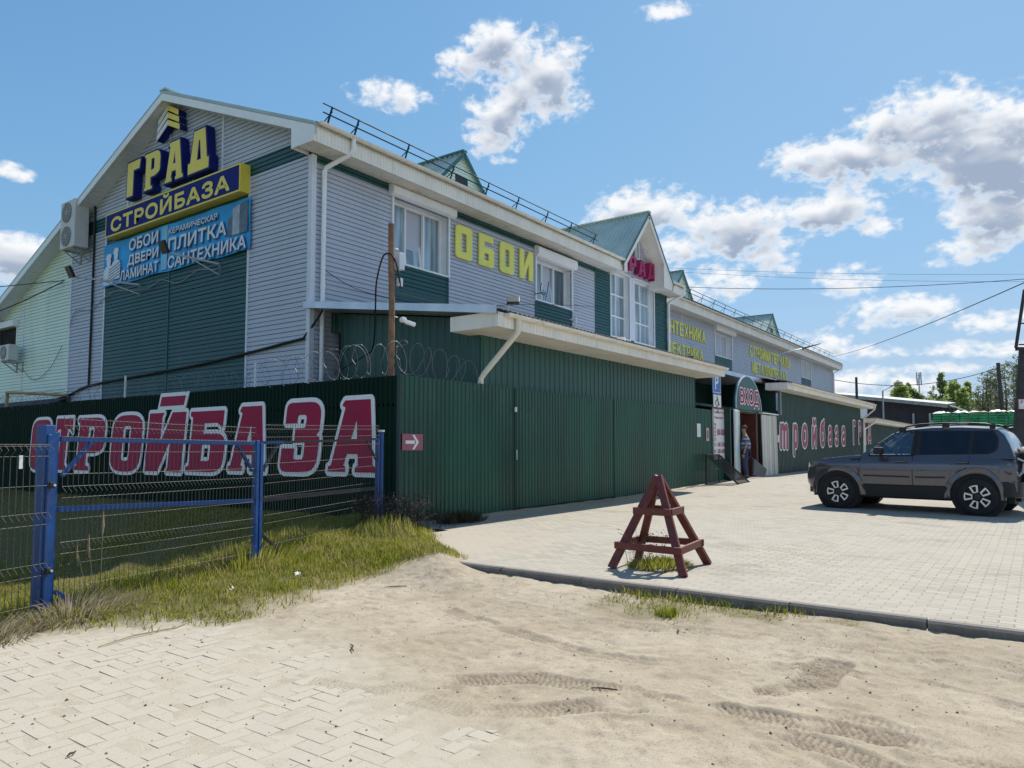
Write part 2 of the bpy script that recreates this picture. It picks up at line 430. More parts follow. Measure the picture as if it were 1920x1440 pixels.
# heavy poster letters drawn by hand, height 10
HEAVY = {
 'С': (6.6, [[(6.6,3.6),(6.6,0,2.4),(0,0,2.4),(0,10,2.4),(6.6,10,2.4),(6.6,6.4),(4.3,6.4),(4.3,8.3,.5),(2.3,8.3,.5),(2.3,1.7,.5),(4.3,1.7,.5),(4.3,3.6)]]),
 'Т': (6.8, [[(0,10),(6.8,10),(6.8,7.2),(6,7.9),(4.7,7.9),(4.7,1),(5.3,.7),(5.3,0),(1.5,0),(1.5,.7),(2.1,1),(2.1,7.9),(.8,7.9),(0,7.2)]]),
 'Р': (6.8, [[(0,0),(3.5,0),(3.5,.7),(2.7,1),(2.7,3.3),(4.6,3.3),(6.8,4,1.6),(6.8,10,2.2),(0,10),(0,9.3),(.5,9),(.5,1),(0,.7)],[(2.8,5.2),(4.3,5.2,.5),(4.3,8.3,.5),(2.8,8.3)]]),
 'О': (6.8, [[(0,0,2.7),(6.8,0,2.7),(6.8,10,2.7),(0,10,2.7)],[(2.5,1.9,.7),(4.3,1.9,.7),(4.3,8.1,.7),(2.5,8.1,.7)]]),
 'И': (7.0, [[(0,0),(2.5,0),(4.5,5.4),(4.5,.7),(4.2,0),(7,0),(7,10),(4.5,10),(2.5,4.6),(2.5,9.3),(2.8,10),(0,10)]]),
 'Б': (6.8, [[(0,0),(6.8,0,2.2),(6.8,6.3,1.8),(2.7,6.3),(2.7,8),(5.2,8),(6.2,7.2),(6.2,10),(0,10),(0,9.3),(.5,9),(.5,1),(0,.7)],[(2.7,1.8),(4.3,1.8,.4),(4.3,4.5,.4),(2.7,4.5)]]),
 'А': (8.0, [[(0,0),(3,0),(3,.7),(2.6,.9),(3,2.5),(4.9,2.5),(5.1,.9),(4.7,.7),(4.7,0),(8,0),(8,.7),(7.5,.9),(6,10),(1.8,10),(1.4,9.3),(2,9),(.5,.9),(0,.7)],[(3.4,4.3),(4.6,4.3),(4.1,7.4)]]),
 'З': (6.8, [[(0,3.4),(0,0,1.2),(6.8,0,2.4),(6.8,5.0,.9),(6.2,5.35),(6.7,5.8,.7),(6.7,10,2.4),(.3,10,1.0),(.3,7),(2.5,7),(2.5,8.2,.4),(4.2,8.2,.5),(4.2,6.3,.5),(2.3,6.3),(2.3,4.5),(4.3,4.5,.5),(4.3,1.8,.5),(2.4,1.8,.4),(2.4,3.4)]]),
 'Г': (5.2, [[(0,0),(2.5,0),(2.5,7.4),(4.9,7.4),(5.2,10),(0,10)]]),
 'Д': (7.6, [[(0,-.4),(7.6,-.4),(7.6,2.3),(6.9,2.3),(5.9,10),(1.9,10),(.8,2.3),(0,2.3)],[(3.2,2.4),(4.8,2.4),(4.2,7.4),(3.7,7.4)]]),
}
BLOCK = {
 'О': (6.0, [[(0,0,1.3),(6,0,1.3),(6,10,1.3),(0,10,1.3)],[(2.1,2.2,.3),(3.9,2.2,.3),(3.9,7.8,.3),(2.1,7.8,.3)]]),
 'Б': (6.0, [[(0,0),(6,0,1.0),(6,6.1,1.0),(2.1,6.1),(2.1,7.9),(5.7,7.9),(5.7,10),(0,10)],[(2.1,2.0),(3.9,2.0),(3.9,4.2),(2.1,4.2)]]),
 'И': (6.0, [[(0,0),(1.9,0),(4.1,5.8),(4.1,0),(6,0),(6,10),(4.1,10),(1.9,4.2),(1.9,10),(0,10)]]),
 'Р': (5.6, [[(0,0),(2.1,0),(2.1,3.3),(5.6,3.3,1),(5.6,10,1),(0,10)],[(2.1,5.2),(3.6,5.2),(3.6,8.1),(2.1,8.1)]]),
 'А': (6.6, [[(0,0),(2,0),(2.4,2.3),(4.2,2.3),(4.6,0),(6.6,0),(4.7,10),(1.9,10)],[(2.7,4),(3.9,4),(3.3,7.6)]]),
 'Д': (6.6, [[(0,-1.2),(1.6,-1.2),(1.6,0),(5,0),(5,-1.2),(6.6,-1.2),(6.6,2),(5.9,2),(5.9,10),(1.6,10),(.7,2),(0,2)],[(2.5,2),(3.9,2),(3.9,8),(3.1,8)]]),
}
def glyph(tab, ch, u0, v0, w, h, slant=0.0):
    gw, cons = tab[ch]
    return [[(u0 + p[0] / gw * w + slant * p[1] / 10 * h, v0 + p[1] / 10 * h) for p in rc(c)] for c in cons]
def grow_cons(cons, d):
    return [grow(c, d if i == 0 else -d) for i, c in enumerate(cons)]
def sst(a, b, x):
    t = max(0.0, min(1.0, (x - a) / (b - a))); return t * t * (3 - 2 * t)
LAP = [(0.0, -.03), (.085, -.03), (.0852, .014), (.49, .003), (.4902, -.022), (.555, -.022), (.5552, .014), (.994, .003), (.999, -.03)]
def plaza_z(x): return .20 * sst(15, 27, x)

# ================================================================ the trade building
U, V, V2 = 10.4, 13.2, 14.3                                    # gable plane x; facade planes y (first and set-back second stretch)
XB, XE = 29.9, 67.4                                            # where the facade steps back, where it ends
RIDGE_Y, RIDGE_Z, SL = 19.0, 11.02, .405
LAP_P = .22
CORR = [(0, 0), (.34, 0), (.44, .018), (.80, .018), (.90, 0), (.999, 0)]
RIB = [(0, 0), (.78, 0), (.80, -.008), (.96, -.008), (.98, 0)]
roof_z = lambda y: RIDGE_Z - SL * abs(y - RIDGE_Y)
B = thing('trade_building', 'long two storey building clad in grey siding with dark teal panels and a gable end', 'building', (U, V, 0))

def rects(a0, a1, z0, z1, holes):
    zs = sorted({z0, z1, *[h for q in holes for h in (q[2], q[3]) if z0 < h < z1]})
    out = []
    for zl, zh in zip(zs, zs[1:]):
        cut = sorted((max(q[0], a0), min(q[1], a1)) for q in holes if q[2] < zh - 1e-6 and q[3] > zl + 1e-6 and q[1] > a0 and q[0] < a1)
        x = a0
        for c0, c1 in cut:
            if c0 > x: out.append((x, c0, zl, zh))
            x = max(x, c1)
        if x < a1: out.append((x, a1, zl, zh))
    return out
g_mp = lambda z, y, d: (U - d, y, z)
f_mp = lambda z, x, d: (x, V - d, z)
f2_mp = lambda z, x, d: (x, V2 - d, z)

# ---- gable end
wall_top = lambda y: roof_z(y) - .12
def gable_piece(mb, y0, y1, z0, z1, holes=()):
    for (a0, a1, zl, zh) in rects(y0, y1, z0, z1, list(holes)):
        def lo(z, a0=a0): return max(a0, RIDGE_Y - (RIDGE_Z - .12 - z) / SL)
        def hi(z, a1=a1): return min(a1, RIDGE_Y + (RIDGE_Z - .12 - z) / SL)
        mb.sheet(g_mp, zl, zh, lo, hi, LAP_P, LAP)
YP0, YP1 = 15.62, 22.95
band = (V, 24.6, 8.0, 8.42); panel = (YP0, YP1, 0, 8.0)
win_g = (29.55, 31.2, 4.46, 5.62)
m = MB(); gable_piece(m, V, 25.3, 0, RIDGE_Z - .12, [band, panel]); m.build('gable_siding', M_siding, B)
m = MB(); gable_piece(m, 25.3, 36.0, 0, RIDGE_Z - .12, [win_g]); m.build('pale_gable_siding', M_siding_pale, B)
m = MB(); gable_piece(m, band[0], band[1], band[2], band[3]); m.build('gable_band', M_teal, B)
m = MB(); gable_piece(m, panel[0], 19.25, 0, 8.0); gable_piece(m, 19.28, panel[1], 0, 8.0); m.build('gable_panel', M_teal, B)
m = MB()
def trim(name, mat, *q): return MB().box(*q).build(name, mat, B)
for y, z0, z1 in ((16.8, 8.42, wall_top(16.8)), (21.7, 8.42, wall_top(21.7)), (28.96, 0, wall_top(29.0)), (25.3, 0, wall_top(25.3)), (YP0 - .035, 0, 8.0), (YP1 + .035, 0, 8.0)): trim('joint_strip', M_trim, U - .026, y - .035, z0, U, y + .035, z1)
trim('corner_post', M_trim, U - .03, V - .03, 0, U + .1, V + .10, 8.0)
m = MB(); m.box(U - .027, 19.235, 0, U, 19.295, 8.0); m.build('panel_trim', M_teal, B)

# ---- facade with window openings
W1 = (12.95, 15.08, 6.08, 7.72); W2 = (19.48, 21.72, 6.18, 7.55); BW = (24.66, 28.56, 5.62, 8.2)
W3 = (38.78, 41.5, 6.42, 7.75); W4 = (56.9, 59.7, 6.62, 8.0)
TE1 = (12.90, 15.10, 2.6, 6.08); TE2 = (19.46, 21.74, 2.6, 6.18)
COLA = (23.45, 24.66, 2.6, 8.06); COLB = (28.56, XB, 2.6, 8.06)
m = MB()
for r in rects(U, XB, 2.4, 7.84, [W1, W2, (BW[0], BW[1], 2.4, 8.2), TE1, TE2, COLA, COLB]): m.sheet(f_mp, r[2], r[3], r[0], r[1], LAP_P, LAP)
m.build('facade_siding', M_siding, B)
for q in (TE1, TE2, COLA, COLB, (BW[0], BW[1], 2.6, BW[2])): m = MB(); m.sheet(f_mp, q[2], q[3], q[0], q[1], LAP_P, LAP); m.build('facade_panel', M_teal, B)
m = MB()
for a0, a1 in ((U, COLA[0]),): m.sheet(f_mp, 7.84, 8.06, a0, a1, LAP_P, LAP)
m.build('facade_band', M_teal, B)
m = MB()
TE3 = (38.75, 41.55, 3.0, 6.42); TE4 = (56.85, 59.75, 3.0, 6.62)
for r in rects(XB, XE, 2.4, 8.2, [W3, W4, TE3, TE4]): m.sheet(f2_mp, r[2], r[3], r[0], r[1], LAP_P, LAP)
m.build('facade_siding', M_siding, B)
for q in (TE3, TE4): m = MB(); m.sheet(f2_mp, q[2], q[3], q[0], q[1], LAP_P, LAP); m.build('facade_panel', M_teal, B)
for x in (TE1[0], TE1[1], TE2[0], TE2[1]): trim('panel_trim', M_teal, x - .03, V - .026, 2.6, x + .03, V, 6.08)
for x in (COLA[0], COLB[1] - .04): trim('panel_trim', M_teal, x - .03, V - .026, 2.6, x + .03, V, 8.06)
for x in (34.3, 45.6, 50.5, 62.6): trim('joint_strip', M_trim, x - .03, V2 - .024, 2.4, x + .03, V2, 8.2)
trim('corner_post', M_trim, XE - .08, V2 - .03, 0, XE + .06, V2 + .1, 8.2)
# plain walls that close the block
m = MB()
m.quad((XB, V, 0), (XB, V2, 0), (XB, V2, 8.3), (XB, V, 8.3))
m.quad((XE, V2, 0), (XE, 33, 0), (XE, 33, 5.2), (XE, V2, 8.3)); m.add([(XE, V2, 8.3), (XE, 33, 5.2), (XE, RIDGE_Y, RIDGE_Z - .3)], [(0, 1, 2)])
m.quad((U, 36, 0), (XE, 36, 0), (XE, 36, 4.3), (U, 36, 4.3))
m.quad((U + .02, V + .02, 0), (XB, V + .02, 0), (XB, V + .02, 5.5), (U + .02, V + .02, 5.5))
m.quad((XB, V2 + .3, 0), (XE, V2 + .3, 0), (XE, V2 + .3, 8.3), (XB, V2 + .3, 8.3))
m.quad((U + .3, V + .35, 2), (XB, V + .35, 2), (XB, V + .35, 8.3), (U + .3, V + .35, 8.3))
m.build('back_wall', M_siding, B)

# ---- roof, eaves, gutters
EY, EY2 = V - .65, V2 - .65
XR0 = U - .5
def roof_slab(mb, x0, x1, y0, y1, zf, th=.06, pitch=.20):
    mb.sheet(lambda a, b, d: (a, b, zf(b) + d), x0, x1, y0, y1, pitch, [(0, 0), (.6, 0), (.68, .03), (.92, .03), (.999, 0)])
    mb.add([(x, y, zf(y) - th) for x in (x0, x1) for y in (y0, y1)], [(0, 1, 3, 2)])
    mb.add([(x0, y, zf(y) + dz) for y in (y0, y1) for dz in (-th, 0)], [(0, 1, 3, 2)])
    mb.add([(x1, y, zf(y) + dz) for y in (y0, y1) for dz in (-th, 0)], [(0, 1, 3, 2)])
m = MB()
CG0, CG1, CGX = 24.42, 28.95, 26.65                            # the centre gable interrupts the eave
roof_slab(m, XR0, CG0, EY - .06, RIDGE_Y, roof_z); roof_slab(m, CG0, CG1, V + .5, RIDGE_Y, roof_z); roof_slab(m, CG1, XB + .3, EY - .06, RIDGE_Y, roof_z)
roof_slab(m, XR0, XE + .5, RIDGE_Y, 36.4, roof_z)
rz2 = lambda y: 8.58 + (RIDGE_Z - 8.58) / (RIDGE_Y - EY2) * (y - EY2)
roof_slab(m, XB + .3, XE + .5, EY2 - .06, RIDGE_Y, rz2)
m.bar((XR0, RIDGE_Y, RIDGE_Z + .03), (XE, RIDGE_Y, RIDGE_Z + .03), .3, .05)
roof = m.build('roof', M_roof, B)
m = MB()
# verge boards and gable soffit
for ya, yb in ((RIDGE_Y, EY - .06), (RIDGE_Y, 36.4)):
    za, zb = roof_z(ya) - .07, roof_z(yb) - .07
    m.add([(XR0 + .0, ya, za), (XR0, yb, zb), (XR0, yb, zb - .20), (XR0, ya, za - .20), (XR0 + .03, ya, za), (XR0 + .03, yb, zb), (XR0 + .03, yb, zb - .20), (XR0 + .03, ya, za - .20)],
          [(0, 1, 2, 3), (4, 7, 6, 5), (3, 2, 6, 7), (0, 4, 5, 1)])
# boxed eave end at the gable corner
m.add([(XR0 - .004, EY - .02, 7.99), (XR0 - .004, V + .12, 7.99), (XR0 - .004, V + .12, roof_z(V + .12) - .08), (XR0 - .004, EY - .02, roof_z(EY) - .08)], [(0, 1, 2, 3)])
m.quad((XR0, V + .12, 7.99), (U, V + .12, 7.99), (U, V + .12, 8.7), (XR0, V + .12, 8.7))
m.build('verge_board', M_white, B)
m = MB()
SB = [(0, 0), (.86, 0), (.90, .012), (.96, .012), (.999, 0)]
for ya, yb in ((V + .12, RIDGE_Y), (RIDGE_Y, 36.2)):
    m.sheet(lambda a, b, d: (b, a, roof_z(a) - .24 + d), ya, yb, XR0 + .03, U, .2, SB)
m.build('gable_soffit', M_trim, B)
m = MB()
for x0, x1, ey, v in ((XR0, CG0, EY, V), (CG1, XB + .35, EY, V), (XB + .0, XE + .5, EY2, V2)):
    m.sheet(lambda a, b, d: (a, b, 8.04 - .035 * (v - b) / .65 + d), x0, x1, ey, v, .25, SB)
    m.sheet(lambda a, b, d: (a, ey - d, b), x0, x1, 7.99, 8.44, .10, RIB)
m.quad((XE + .5, EY2, 7.99), (XE + .5, V2 + .3, 8.0), (XE + .5, V2 + .3, 8.7), (XE + .5, EY2, 8.44))
m.quad((XE, EY2, 8.0), (XE + .5, EY2, 8.0), (XE + .5, RIDGE_Y, 10.9), (XE, RIDGE_Y, 10.9))
m.quad((XB + .35, EY, 7.99), (XB + .35, V + .4, 8.0), (XB + .35, V + .4, 8.7), (XB + .35, EY, 8.44))
m.build('eaves', M_cream, B)
def gutter(mb, x0, x1, y, z, r=.075):
    n = 8; vs = []; fs = []
    for x in (x0, x1):
        for j in range(n + 1):
            an = math.pi + math.pi * j / n
            vs.append((x, y + r * math.cos(an), z + r * math.sin(an)))
    for j in range(n): fs.append((j, j + 1, n + 2 + j, n + 1 + j))
    fs += [tuple(range(n + 1)), tuple(range(n + 1, 2 * n + 2))[::-1]]
    mb.add(vs, fs)
    x = x0 + .9
    while x < x1:                                             # joint sleeves and brackets
        b_ = []
        for xx in (x, x + .1):
            for j in range(9): b_.append((xx, y + r * 1.07 * math.cos(math.pi + math.pi * j / 8), z + .001 + r * 1.07 * math.sin(math.pi + math.pi * j / 8)))
        mb.add(b_, [(j, j + 1, j + 10, j + 9) for j in range(8)])
        x += 1.55
for q in ((XR0 + .1, CG0 - .02, EY - .075, 8.43), (CG1 + .05, XB + .3, EY - .075, 8.43), (XB + .4, XE + .45, EY2 - .075, 8.45)): m = MB(); gutter(m, *q); m.build('gutter', M_gutter, B, smooth=True)
m = MB()
for x, ey, v, zb in ((U + .26, EY, V, 2.2), (XB - .02, EY, V, 3.0)):
    xg = x + .32
    m.tube([(xg, ey - .075, 8.37), (xg, ey - .075, 8.12), (xg - .03, ey - .0, 8.02), (x + .02, v - .14, 7.74), (x, v - .11, 7.6), (x, v - .11, zb)], .055, 10)
    for z in (7.55, 6.0, 4.9): m.tube([(x, v - .11, z), (x, v - .11, z + .12)], .063, 10)
    m.build('downpipe', M_white, B, smooth=True); m = MB()
m.tube([(XE + .35, EY2 - .075, 8.4), (XE + .3, EY2 - .05, 8.1), (XE - .1, V2 - .1, 7.75), (XE - .1, V2 - .1, 2.5)], .055, 8)
m.build('downpipe', M_white, B, smooth=True)

# ---- snow rail along the eaves
def snow_rail(name, xs, y, zroof, zt, x0, x1):
    mb = MB()
    for x in xs:
        mb.bar((x - .05, y + .18, zroof - .05), (x, y, zt + .02), .05, .02); mb.bar((x + .0, y + .45, zroof + .15), (x, y, zt - .1), .025, .012)
    for z in (zt, zt - .21): mb.tube([(x0, y, z), (x1, y, z)], .017, 5)
    return mb.build(name, M_rail, B)
snow_rail('snow_rail', [10.87, 11.69, 13.44, 15.25, 16.87, 18.43, 20.13, 21.66, 23.38], V - .1, 8.76, 9.25, 10.6, 23.5)
snow_rail('snow_rail', [31.8 + 1.72 * k for k in range(21)], V2 - .1, 8.85, 9.42, 31.2, 67.4)

# ---- dormers
def dormer(cx, yf, zb, za, hw, name='dormer'):
    mb = MB()
    k = (za - zb) / hw
    yb = yf + (za - zb) / SL + .4
    for s in (-1, 1):                                          # roof slopes
        mpp = lambda a, b, d, s=s: (cx + s * (b), a, za - k * b + d)
        mb.sheet(mpp, yf - .10, yb, 0, hw + .05, .2, [(0, 0), (.6, 0), (.68, .03), (.92, .03), (.999, 0)])
    dm = mb.build(name, M_roof, B)
    mb = MB()
    mpf = lambda z, x, d: (x, yf - d, z)
    mb.sheet(mpf, zb - .6, za - .05, lambda z: cx - min(hw, (za - z) / k), lambda z: cx + min(hw, (za - z) / k), LAP_P, LAP)
    mb.build('dormer_face', M_siding_pale, dm)
    mb = MB()
    for s in (-1, 1): mb.bar((cx, yf - .13, za - .03), (cx + s * (hw + .06), yf - .13, za - k * (hw + .06) - .03), .04, .10, up=(0, 0, 1))
    mb.bar((cx, yf - .15, za + .05), (cx, yb, za + .05), .2, .05)
    mb.build('dormer_edge', M_roof_teal, dm)
    mb = MB(); mb.box(cx - .28, yf - .03, zb + .02, cx + .28, yf + .02, zb + .34); mb.build('dormer_vent', M_black, dm)
dormer(16.38, 13.8, 9.10, 10.16, 1.08)
dormer(35.65, 14.9, 9.2, 10.52, 1.3)
dormer(51.6, 14.9, 9.3, 10.6, 1.5)

# ---- centre gable
GZ, GZB = 10.82, 8.38                                          # ridge and eave level
kg = (GZ - GZB) / (CGX - CG0)
m = MB()
for s in (-1, 1):
    m.sheet(lambda a, b, d, s=s: (CGX + s * b, a, GZ - kg * b + d), EY - .1, 18.6, 0, CGX - CG0 + .1, .18, [(0, 0), (.6, 0), (.68, .03), (.92, .03), (.999, 0)])
    m.add([(CGX, y, GZ - .05) for y in (EY - .1, 18.6)] + [(CGX + s * (CGX - CG0 + .1), y, GZ - kg * (CGX - CG0 + .1) - .05) for y in (EY - .1, 18.6)], [(0, 1, 3, 2)])
m.bar((CGX, EY - .12, GZ + .04), (CGX, 18.6, GZ + .04), .24, .05)
cg = m.build('centre_gable_roof', M_roof, B)
m = MB()
for s in (-1, 1): m.bar((CGX, EY - .105, GZ - .02), (CGX + s * (CGX - CG0 + .12), EY - .105, GZ - kg * (CGX - CG0 + .12) - .02), .03, .07)
m.build('roof_edge', M_roof_teal, cg)
m = MB()
hwg = CGX - CG0
for s in (-1, 1):
    m.bar((CGX, EY - .08, GZ - .16), (CGX + s * hwg, EY - .08, GZ - kg * hwg - .16), .04, .2)       # barge boards
    m.sheet(lambda a, b, d, s=s: (CGX + s * (a), b, GZ - kg * a - .22 + d), 0, hwg, EY - .06, V, .2, SB)  # sloping soffit
    xa, xb = CGX + s * hwg, CGX + s * (hwg - .85)
    m.add([(xa, EY - .085, 7.99), (xb, EY - .085, 7.99), (xb, EY - .085, GZ - kg * (hwg - .85) - .3), (xa, EY - .085, GZ - kg * hwg - .1)] if s > 0 else
          [(xa, EY - .085, 7.99), (xa + .25, EY - .085, 7.99), (xa + .25, EY - .085, 8.3), (xa, EY - .085, 8.4)], [(0, 1, 2, 3)])
m.quad((CG1, EY - .085, 7.99), (CG1, V, 8.0), (CG1 - .85, V, 8.0), (CG1 - .85, EY - .085, 7.99))
m.quad((CG1 - .85, EY - .085, 7.99), (CG1 - .85, V, 8.0), (CG1 - .85, V, 9.1), (CG1 - .85, EY - .085, 9.1))
m.quad((CG1 + .03, EY - .085, 7.99), (CG1 + .03, V, 8.0), (CG1 + .03, V, 8.5), (CG1 + .03, EY - .085, 8.5))
m.quad((CG0, EY - .085, 7.99), (CG0, V, 8.0), (CG0 + .25, V, 8.0), (CG0 + .25, EY - .085, 7.99))
m.build('gable_trim', M_cream, cg)
m = MB()
gw = (26.12, 27.12, 9.12, 9.98)
for r in rects(CG0, CG1, 8.2, GZ - .2, [gw]):
    m.sheet(f_mp, r[2], r[3], lambda z, a=r[0]: max(a, CGX - (GZ - .2 - z) / kg), lambda z, a=r[1]: min(a, CGX + (GZ - .2 - z) / kg), LAP_P, LAP)
m.sheet(f_mp, 8.06, 8.2, CG0, BW[0], LAP_P, LAP); m.sheet(f_mp, 8.06, 8.2, BW[1], CG1, LAP_P, LAP)
m.build('gable_wall', M_siding, cg)

# ---- windows
def window(x0, x1, z0, z1, v, cols, rows=1, reveal=.16, tilt=None, shutter=None, panes=None, shut=(.0, .0)):
    mb = MB()
    t = .05
    for (a0, b0, a1, b1) in ((x0 - t, z0 - t, x0, z1 + t), (x1, z0 - t, x1 + t, z1 + t), (x0, z0 - t, x1, z0), (x0, z1, x1, z1 + t)):
        mb.box(a0, v - .035, b0, a1, v + .02, b1)
    yb = v + reveal
    mb.quad((x0, v, z0), (x0, yb, z0), (x0, yb, z1), (x0, v, z1)); mb.quad((x1, v, z0), (x1, yb, z0), (x1, yb, z1), (x1, v, z1))
    mb.quad((x0, v, z0), (x1, v, z0), (x1, yb, z0), (x0, yb, z0)); mb.quad((x0, v, z1), (x1, v, z1), (x1, yb, z1), (x0, yb, z1))
    fr = .055
    xs = [x0 + (x1 - x0) * k / cols for k in range(cols + 1)]; zs = [z0 + (z1 - z0) * k / rows for k in range(rows + 1)]
    for i, x in enumerate(xs):
        w = fr if 0 < i < cols else fr * 1.2
        c = x + (w / 2 if i == 0 else -w / 2 if i == cols else 0)
        mb.box(c - w / 2, yb - .06, z0, c + w / 2, yb + .02, z1)
    for i, z in enumerate(zs):
        w = fr
        c = z + (w / 2 if i == 0 else -w / 2 if i == rows else 0)
        mb.box(x0 + .066, yb - .057, c - w / 2, x1 - .066, yb + .02, c + w / 2)
    wn = mb.build('window', M_white, B)
    for i in range(cols):
        mm = MB()
        if tilt is not None and i == tilt: 
            mm.box(xs[i], yb + .25, z0, xs[i + 1], yb + .27, z1); mm.build('pane', M_dark, wn); continue  # no glass here: dark sheet standing in for the unlit room behind the sash
        mm.box(xs[i] + .02, yb - .012, z0 + .02, xs[i + 1] - .02, yb + .01, z1 - .02)
        mm.build('pane', panes[i] if panes else M_glass, wn)
    if tilt is not None:
        a0, a1 = xs[tilt] + .03, xs[tilt + 1] - .03
        lean = .0
        Mt = Matrix.Translation((0, yb + .0, z0 + .05)) @ Matrix.Rotation(rad(-7), 4, 'X')
        h = z1 - z0 - .1
        ms = MB()
        for (p, q) in (((a0, 0), (a0 + .06, h)), ((a1 - .06, 0), (a1, h)), ((a0 + .06, 0), (a1 - .06, .06)), ((a0 + .06, h - .06), (a1 - .06, h))):
            ms.box(p[0], -.03, p[1], q[0], .03, q[1], M=Mt)
        sa = ms.build('sash', M_white, wn)
        ms = MB(); ms.box(a0 + .06, -.01, .06, a1 - .06, .01, h - .06, M=Mt); ms.build('pane', M_glass_curtain, wn)
    if shutter:
        ms = MB()
        sx0, sx1, sz0, sz1 = shutter
        prof = rc([(0, sz0), (-.12, sz0), (-.20, sz0 + .06, .03), (-.20, sz1 - .06, .03), (-.12, sz1), (0, sz1)])
        n = len(prof)
        ms.add([(x, v + p[0], p[1]) for x in (sx0, sx1) for p in prof], [(i, (i + 1) % n, n + (i + 1) % n, n + i) for i in range(n)] + [tuple(range(n)), tuple(range(n, 2 * n))[::-1]])
        ms.build('shutter_box', M_white, wn)
        for x in (x0 - .06, x1 + .0): MB().box(x, v - .06, z0 - .06, x + .06, v - .037, sz0).build('shutter_guide', M_white, wn)
    return wn
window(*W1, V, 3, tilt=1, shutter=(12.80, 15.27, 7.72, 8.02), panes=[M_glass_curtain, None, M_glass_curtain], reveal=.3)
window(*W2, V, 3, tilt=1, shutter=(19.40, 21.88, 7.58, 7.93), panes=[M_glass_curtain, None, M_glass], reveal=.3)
window(BW[0], 26.25, BW[2], BW[3], V, 2, 3, panes=[M_glass_curtain, M_glass_curtain], reveal=.25)
window(26.68, BW[1], BW[2], BW[3], V, 2, 3, panes=[M_glass_curtain, M_glass_curtain], reveal=.25)
m = MB(); m.box(26.3, V - .03, BW[2], 26.63, V + .2, BW[3]); m.build('window_pillar', M_trim, B)
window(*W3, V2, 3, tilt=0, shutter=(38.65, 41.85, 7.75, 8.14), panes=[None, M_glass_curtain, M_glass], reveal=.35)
window(*W4, V2, 3, shutter=(56.8, 60.0, 8.0, 8.32), panes=[M_glass_curtain, M_glass_curtain, M_glass], reveal=.35)
window(gw[0], gw[1], gw[2], gw[3], V, 2, 1, panes=[M_glass, M_glass], reveal=.15)

# window in the pale part of the gable, barred, with its shutter box
m = MB()
y0, y1, z0, z1 = win_g
m.box(U - .03, y0 - .05, z0 - .05, U + .2, y0, z1); m.box(U - .03, y0, z0 - .06, U + .2, y1, z0); 
gwn = m.build('window', M_white, B)
m = MB(); m.box(U + .1, y0, z0, U + .12, y1, z1); m.build('pane', M_dark, gwn)
m = MB(); m.box(U - .2, y0 - .12, z1, U, y1 + .1, z1 + .24); m.build('shutter_box', M_white, gwn, bevel=.02)
m = MB()
yy = y0 + .08
while yy < y1:
    m.tube([(U - .05, yy, z0), (U - .05, yy, z1)], .009, 5)
    for k in range(4):
        zc = z0 + .15 + k * .28
        m.tube([(U - .05, yy + .06 + .05 * math.cos(a), zc + .10 * math.sin(a)) for a in [i * 2 * math.pi / 8 for i in range(8)]], .007, 4, closed=True)
    yy += .2
m.build('window_bars', M_black, gwn)

# ================================================================ the low lean-to sheds along the facade
LY = 8.75                                                      # their front walls
def leanto(name, label, x0, x1, wall0, wall1, yb, zb, ye, ze, wall_col, side=True, slate=True, gut=True, z0=0.0):
    t = thing(name, label, 'shed', (wall0, LY, 0))
    zf = lambda y: ze + (zb - ze) * (y - ye) / (yb - ye)
    mb = MB(); mb.sheet(lambda a, b, d: (a, LY - d, b), wall0, wall1, z0, ze - .06, .2, CORR)
    mb.build('front_wall', wall_col, t)
    if side:
        mb = MB()
        door = (12.85, 13.16, 0, 3.95)
        for (a0, a1, zl, zh) in rects(LY, yb - .02, 0, 20, [door]):
            mb.sheet(lambda a, b, d: (wall0 - d, a, b), a0, a1, zl, (lambda a, zh=zh: min(zh, zf(a) - .1)), .2, CORR)
        mb.build('side_wall', wall_col, t)
        mb = MB(); mb.box(wall0 + .25, door[0] - .1, 0, wall0 + .3, door[1] + .1, door[3]); mb.build('doorway', M_brown, t)
    mb = MB()
    mb.sheet(lambda a, b, d: (a, b, zf(b) + d), x0, x1, ye - .03, yb, .15, [(0, 0), (.2, .012), (.35, .03), (.5, .036), (.65, .03), (.8, .012), (.999, 0)])
    mb.quad((x0, ye, ze - .05), (x1, ye, ze - .05), (x1, yb, zb - .05), (x0, yb, zb - .05))
    mb.build('roof', M_slate, t, smooth=True)
    mb = MB()
    mb.sheet(lambda a, b, d: (a, ye - d, b), x0 + .02, x1, ze - .30, ze - .03, .12, RIB)
    mb.sheet(lambda a, b, d: (x0 - d + .02, a, b), ye, LY + .25, ze - .30, ze - .02, .14, RIB)
    mb.sheet(lambda a, b, d: (x1 + d, a, b), ye, LY, ze - .30, ze + .05, .14, RIB)
    mb.quad((x0 + .02, ye, ze - .30), (x1, ye, ze - .30), (x1, LY + .25, ze - .30), (x0 + .02, LY + .25, ze - .30))
    mb.build('eaves', M_cream, t)
    if gut:
        mb = MB(); gutter(mb, x0 + .2, x1, ye - .07, ze - .04, .07); mb.build('gutter', M_gutter, t, smooth=True)
    return t, zf
L1, zf1 = leanto('lean_to_shed', 'green corrugated lean-to with cream eaves and slate roof beside the building corner', 10.36, 22.15, 11.0, 21.9, V - .03, 4.5, 7.85, 3.80, M_lean)
m = MB()
za, zb = zf1(7.83), zf1(13.32)
m.add([(10.3, 7.83, za - .07), (10.3, 13.32, zb - .07), (10.3, 13.32, zb + .08), (10.3, 7.83, za + .08), (10.62, 7.83, za + .09), (10.62, 13.16, zb + .07)], [(0, 1, 2, 3), (3, 2, 5, 4)])
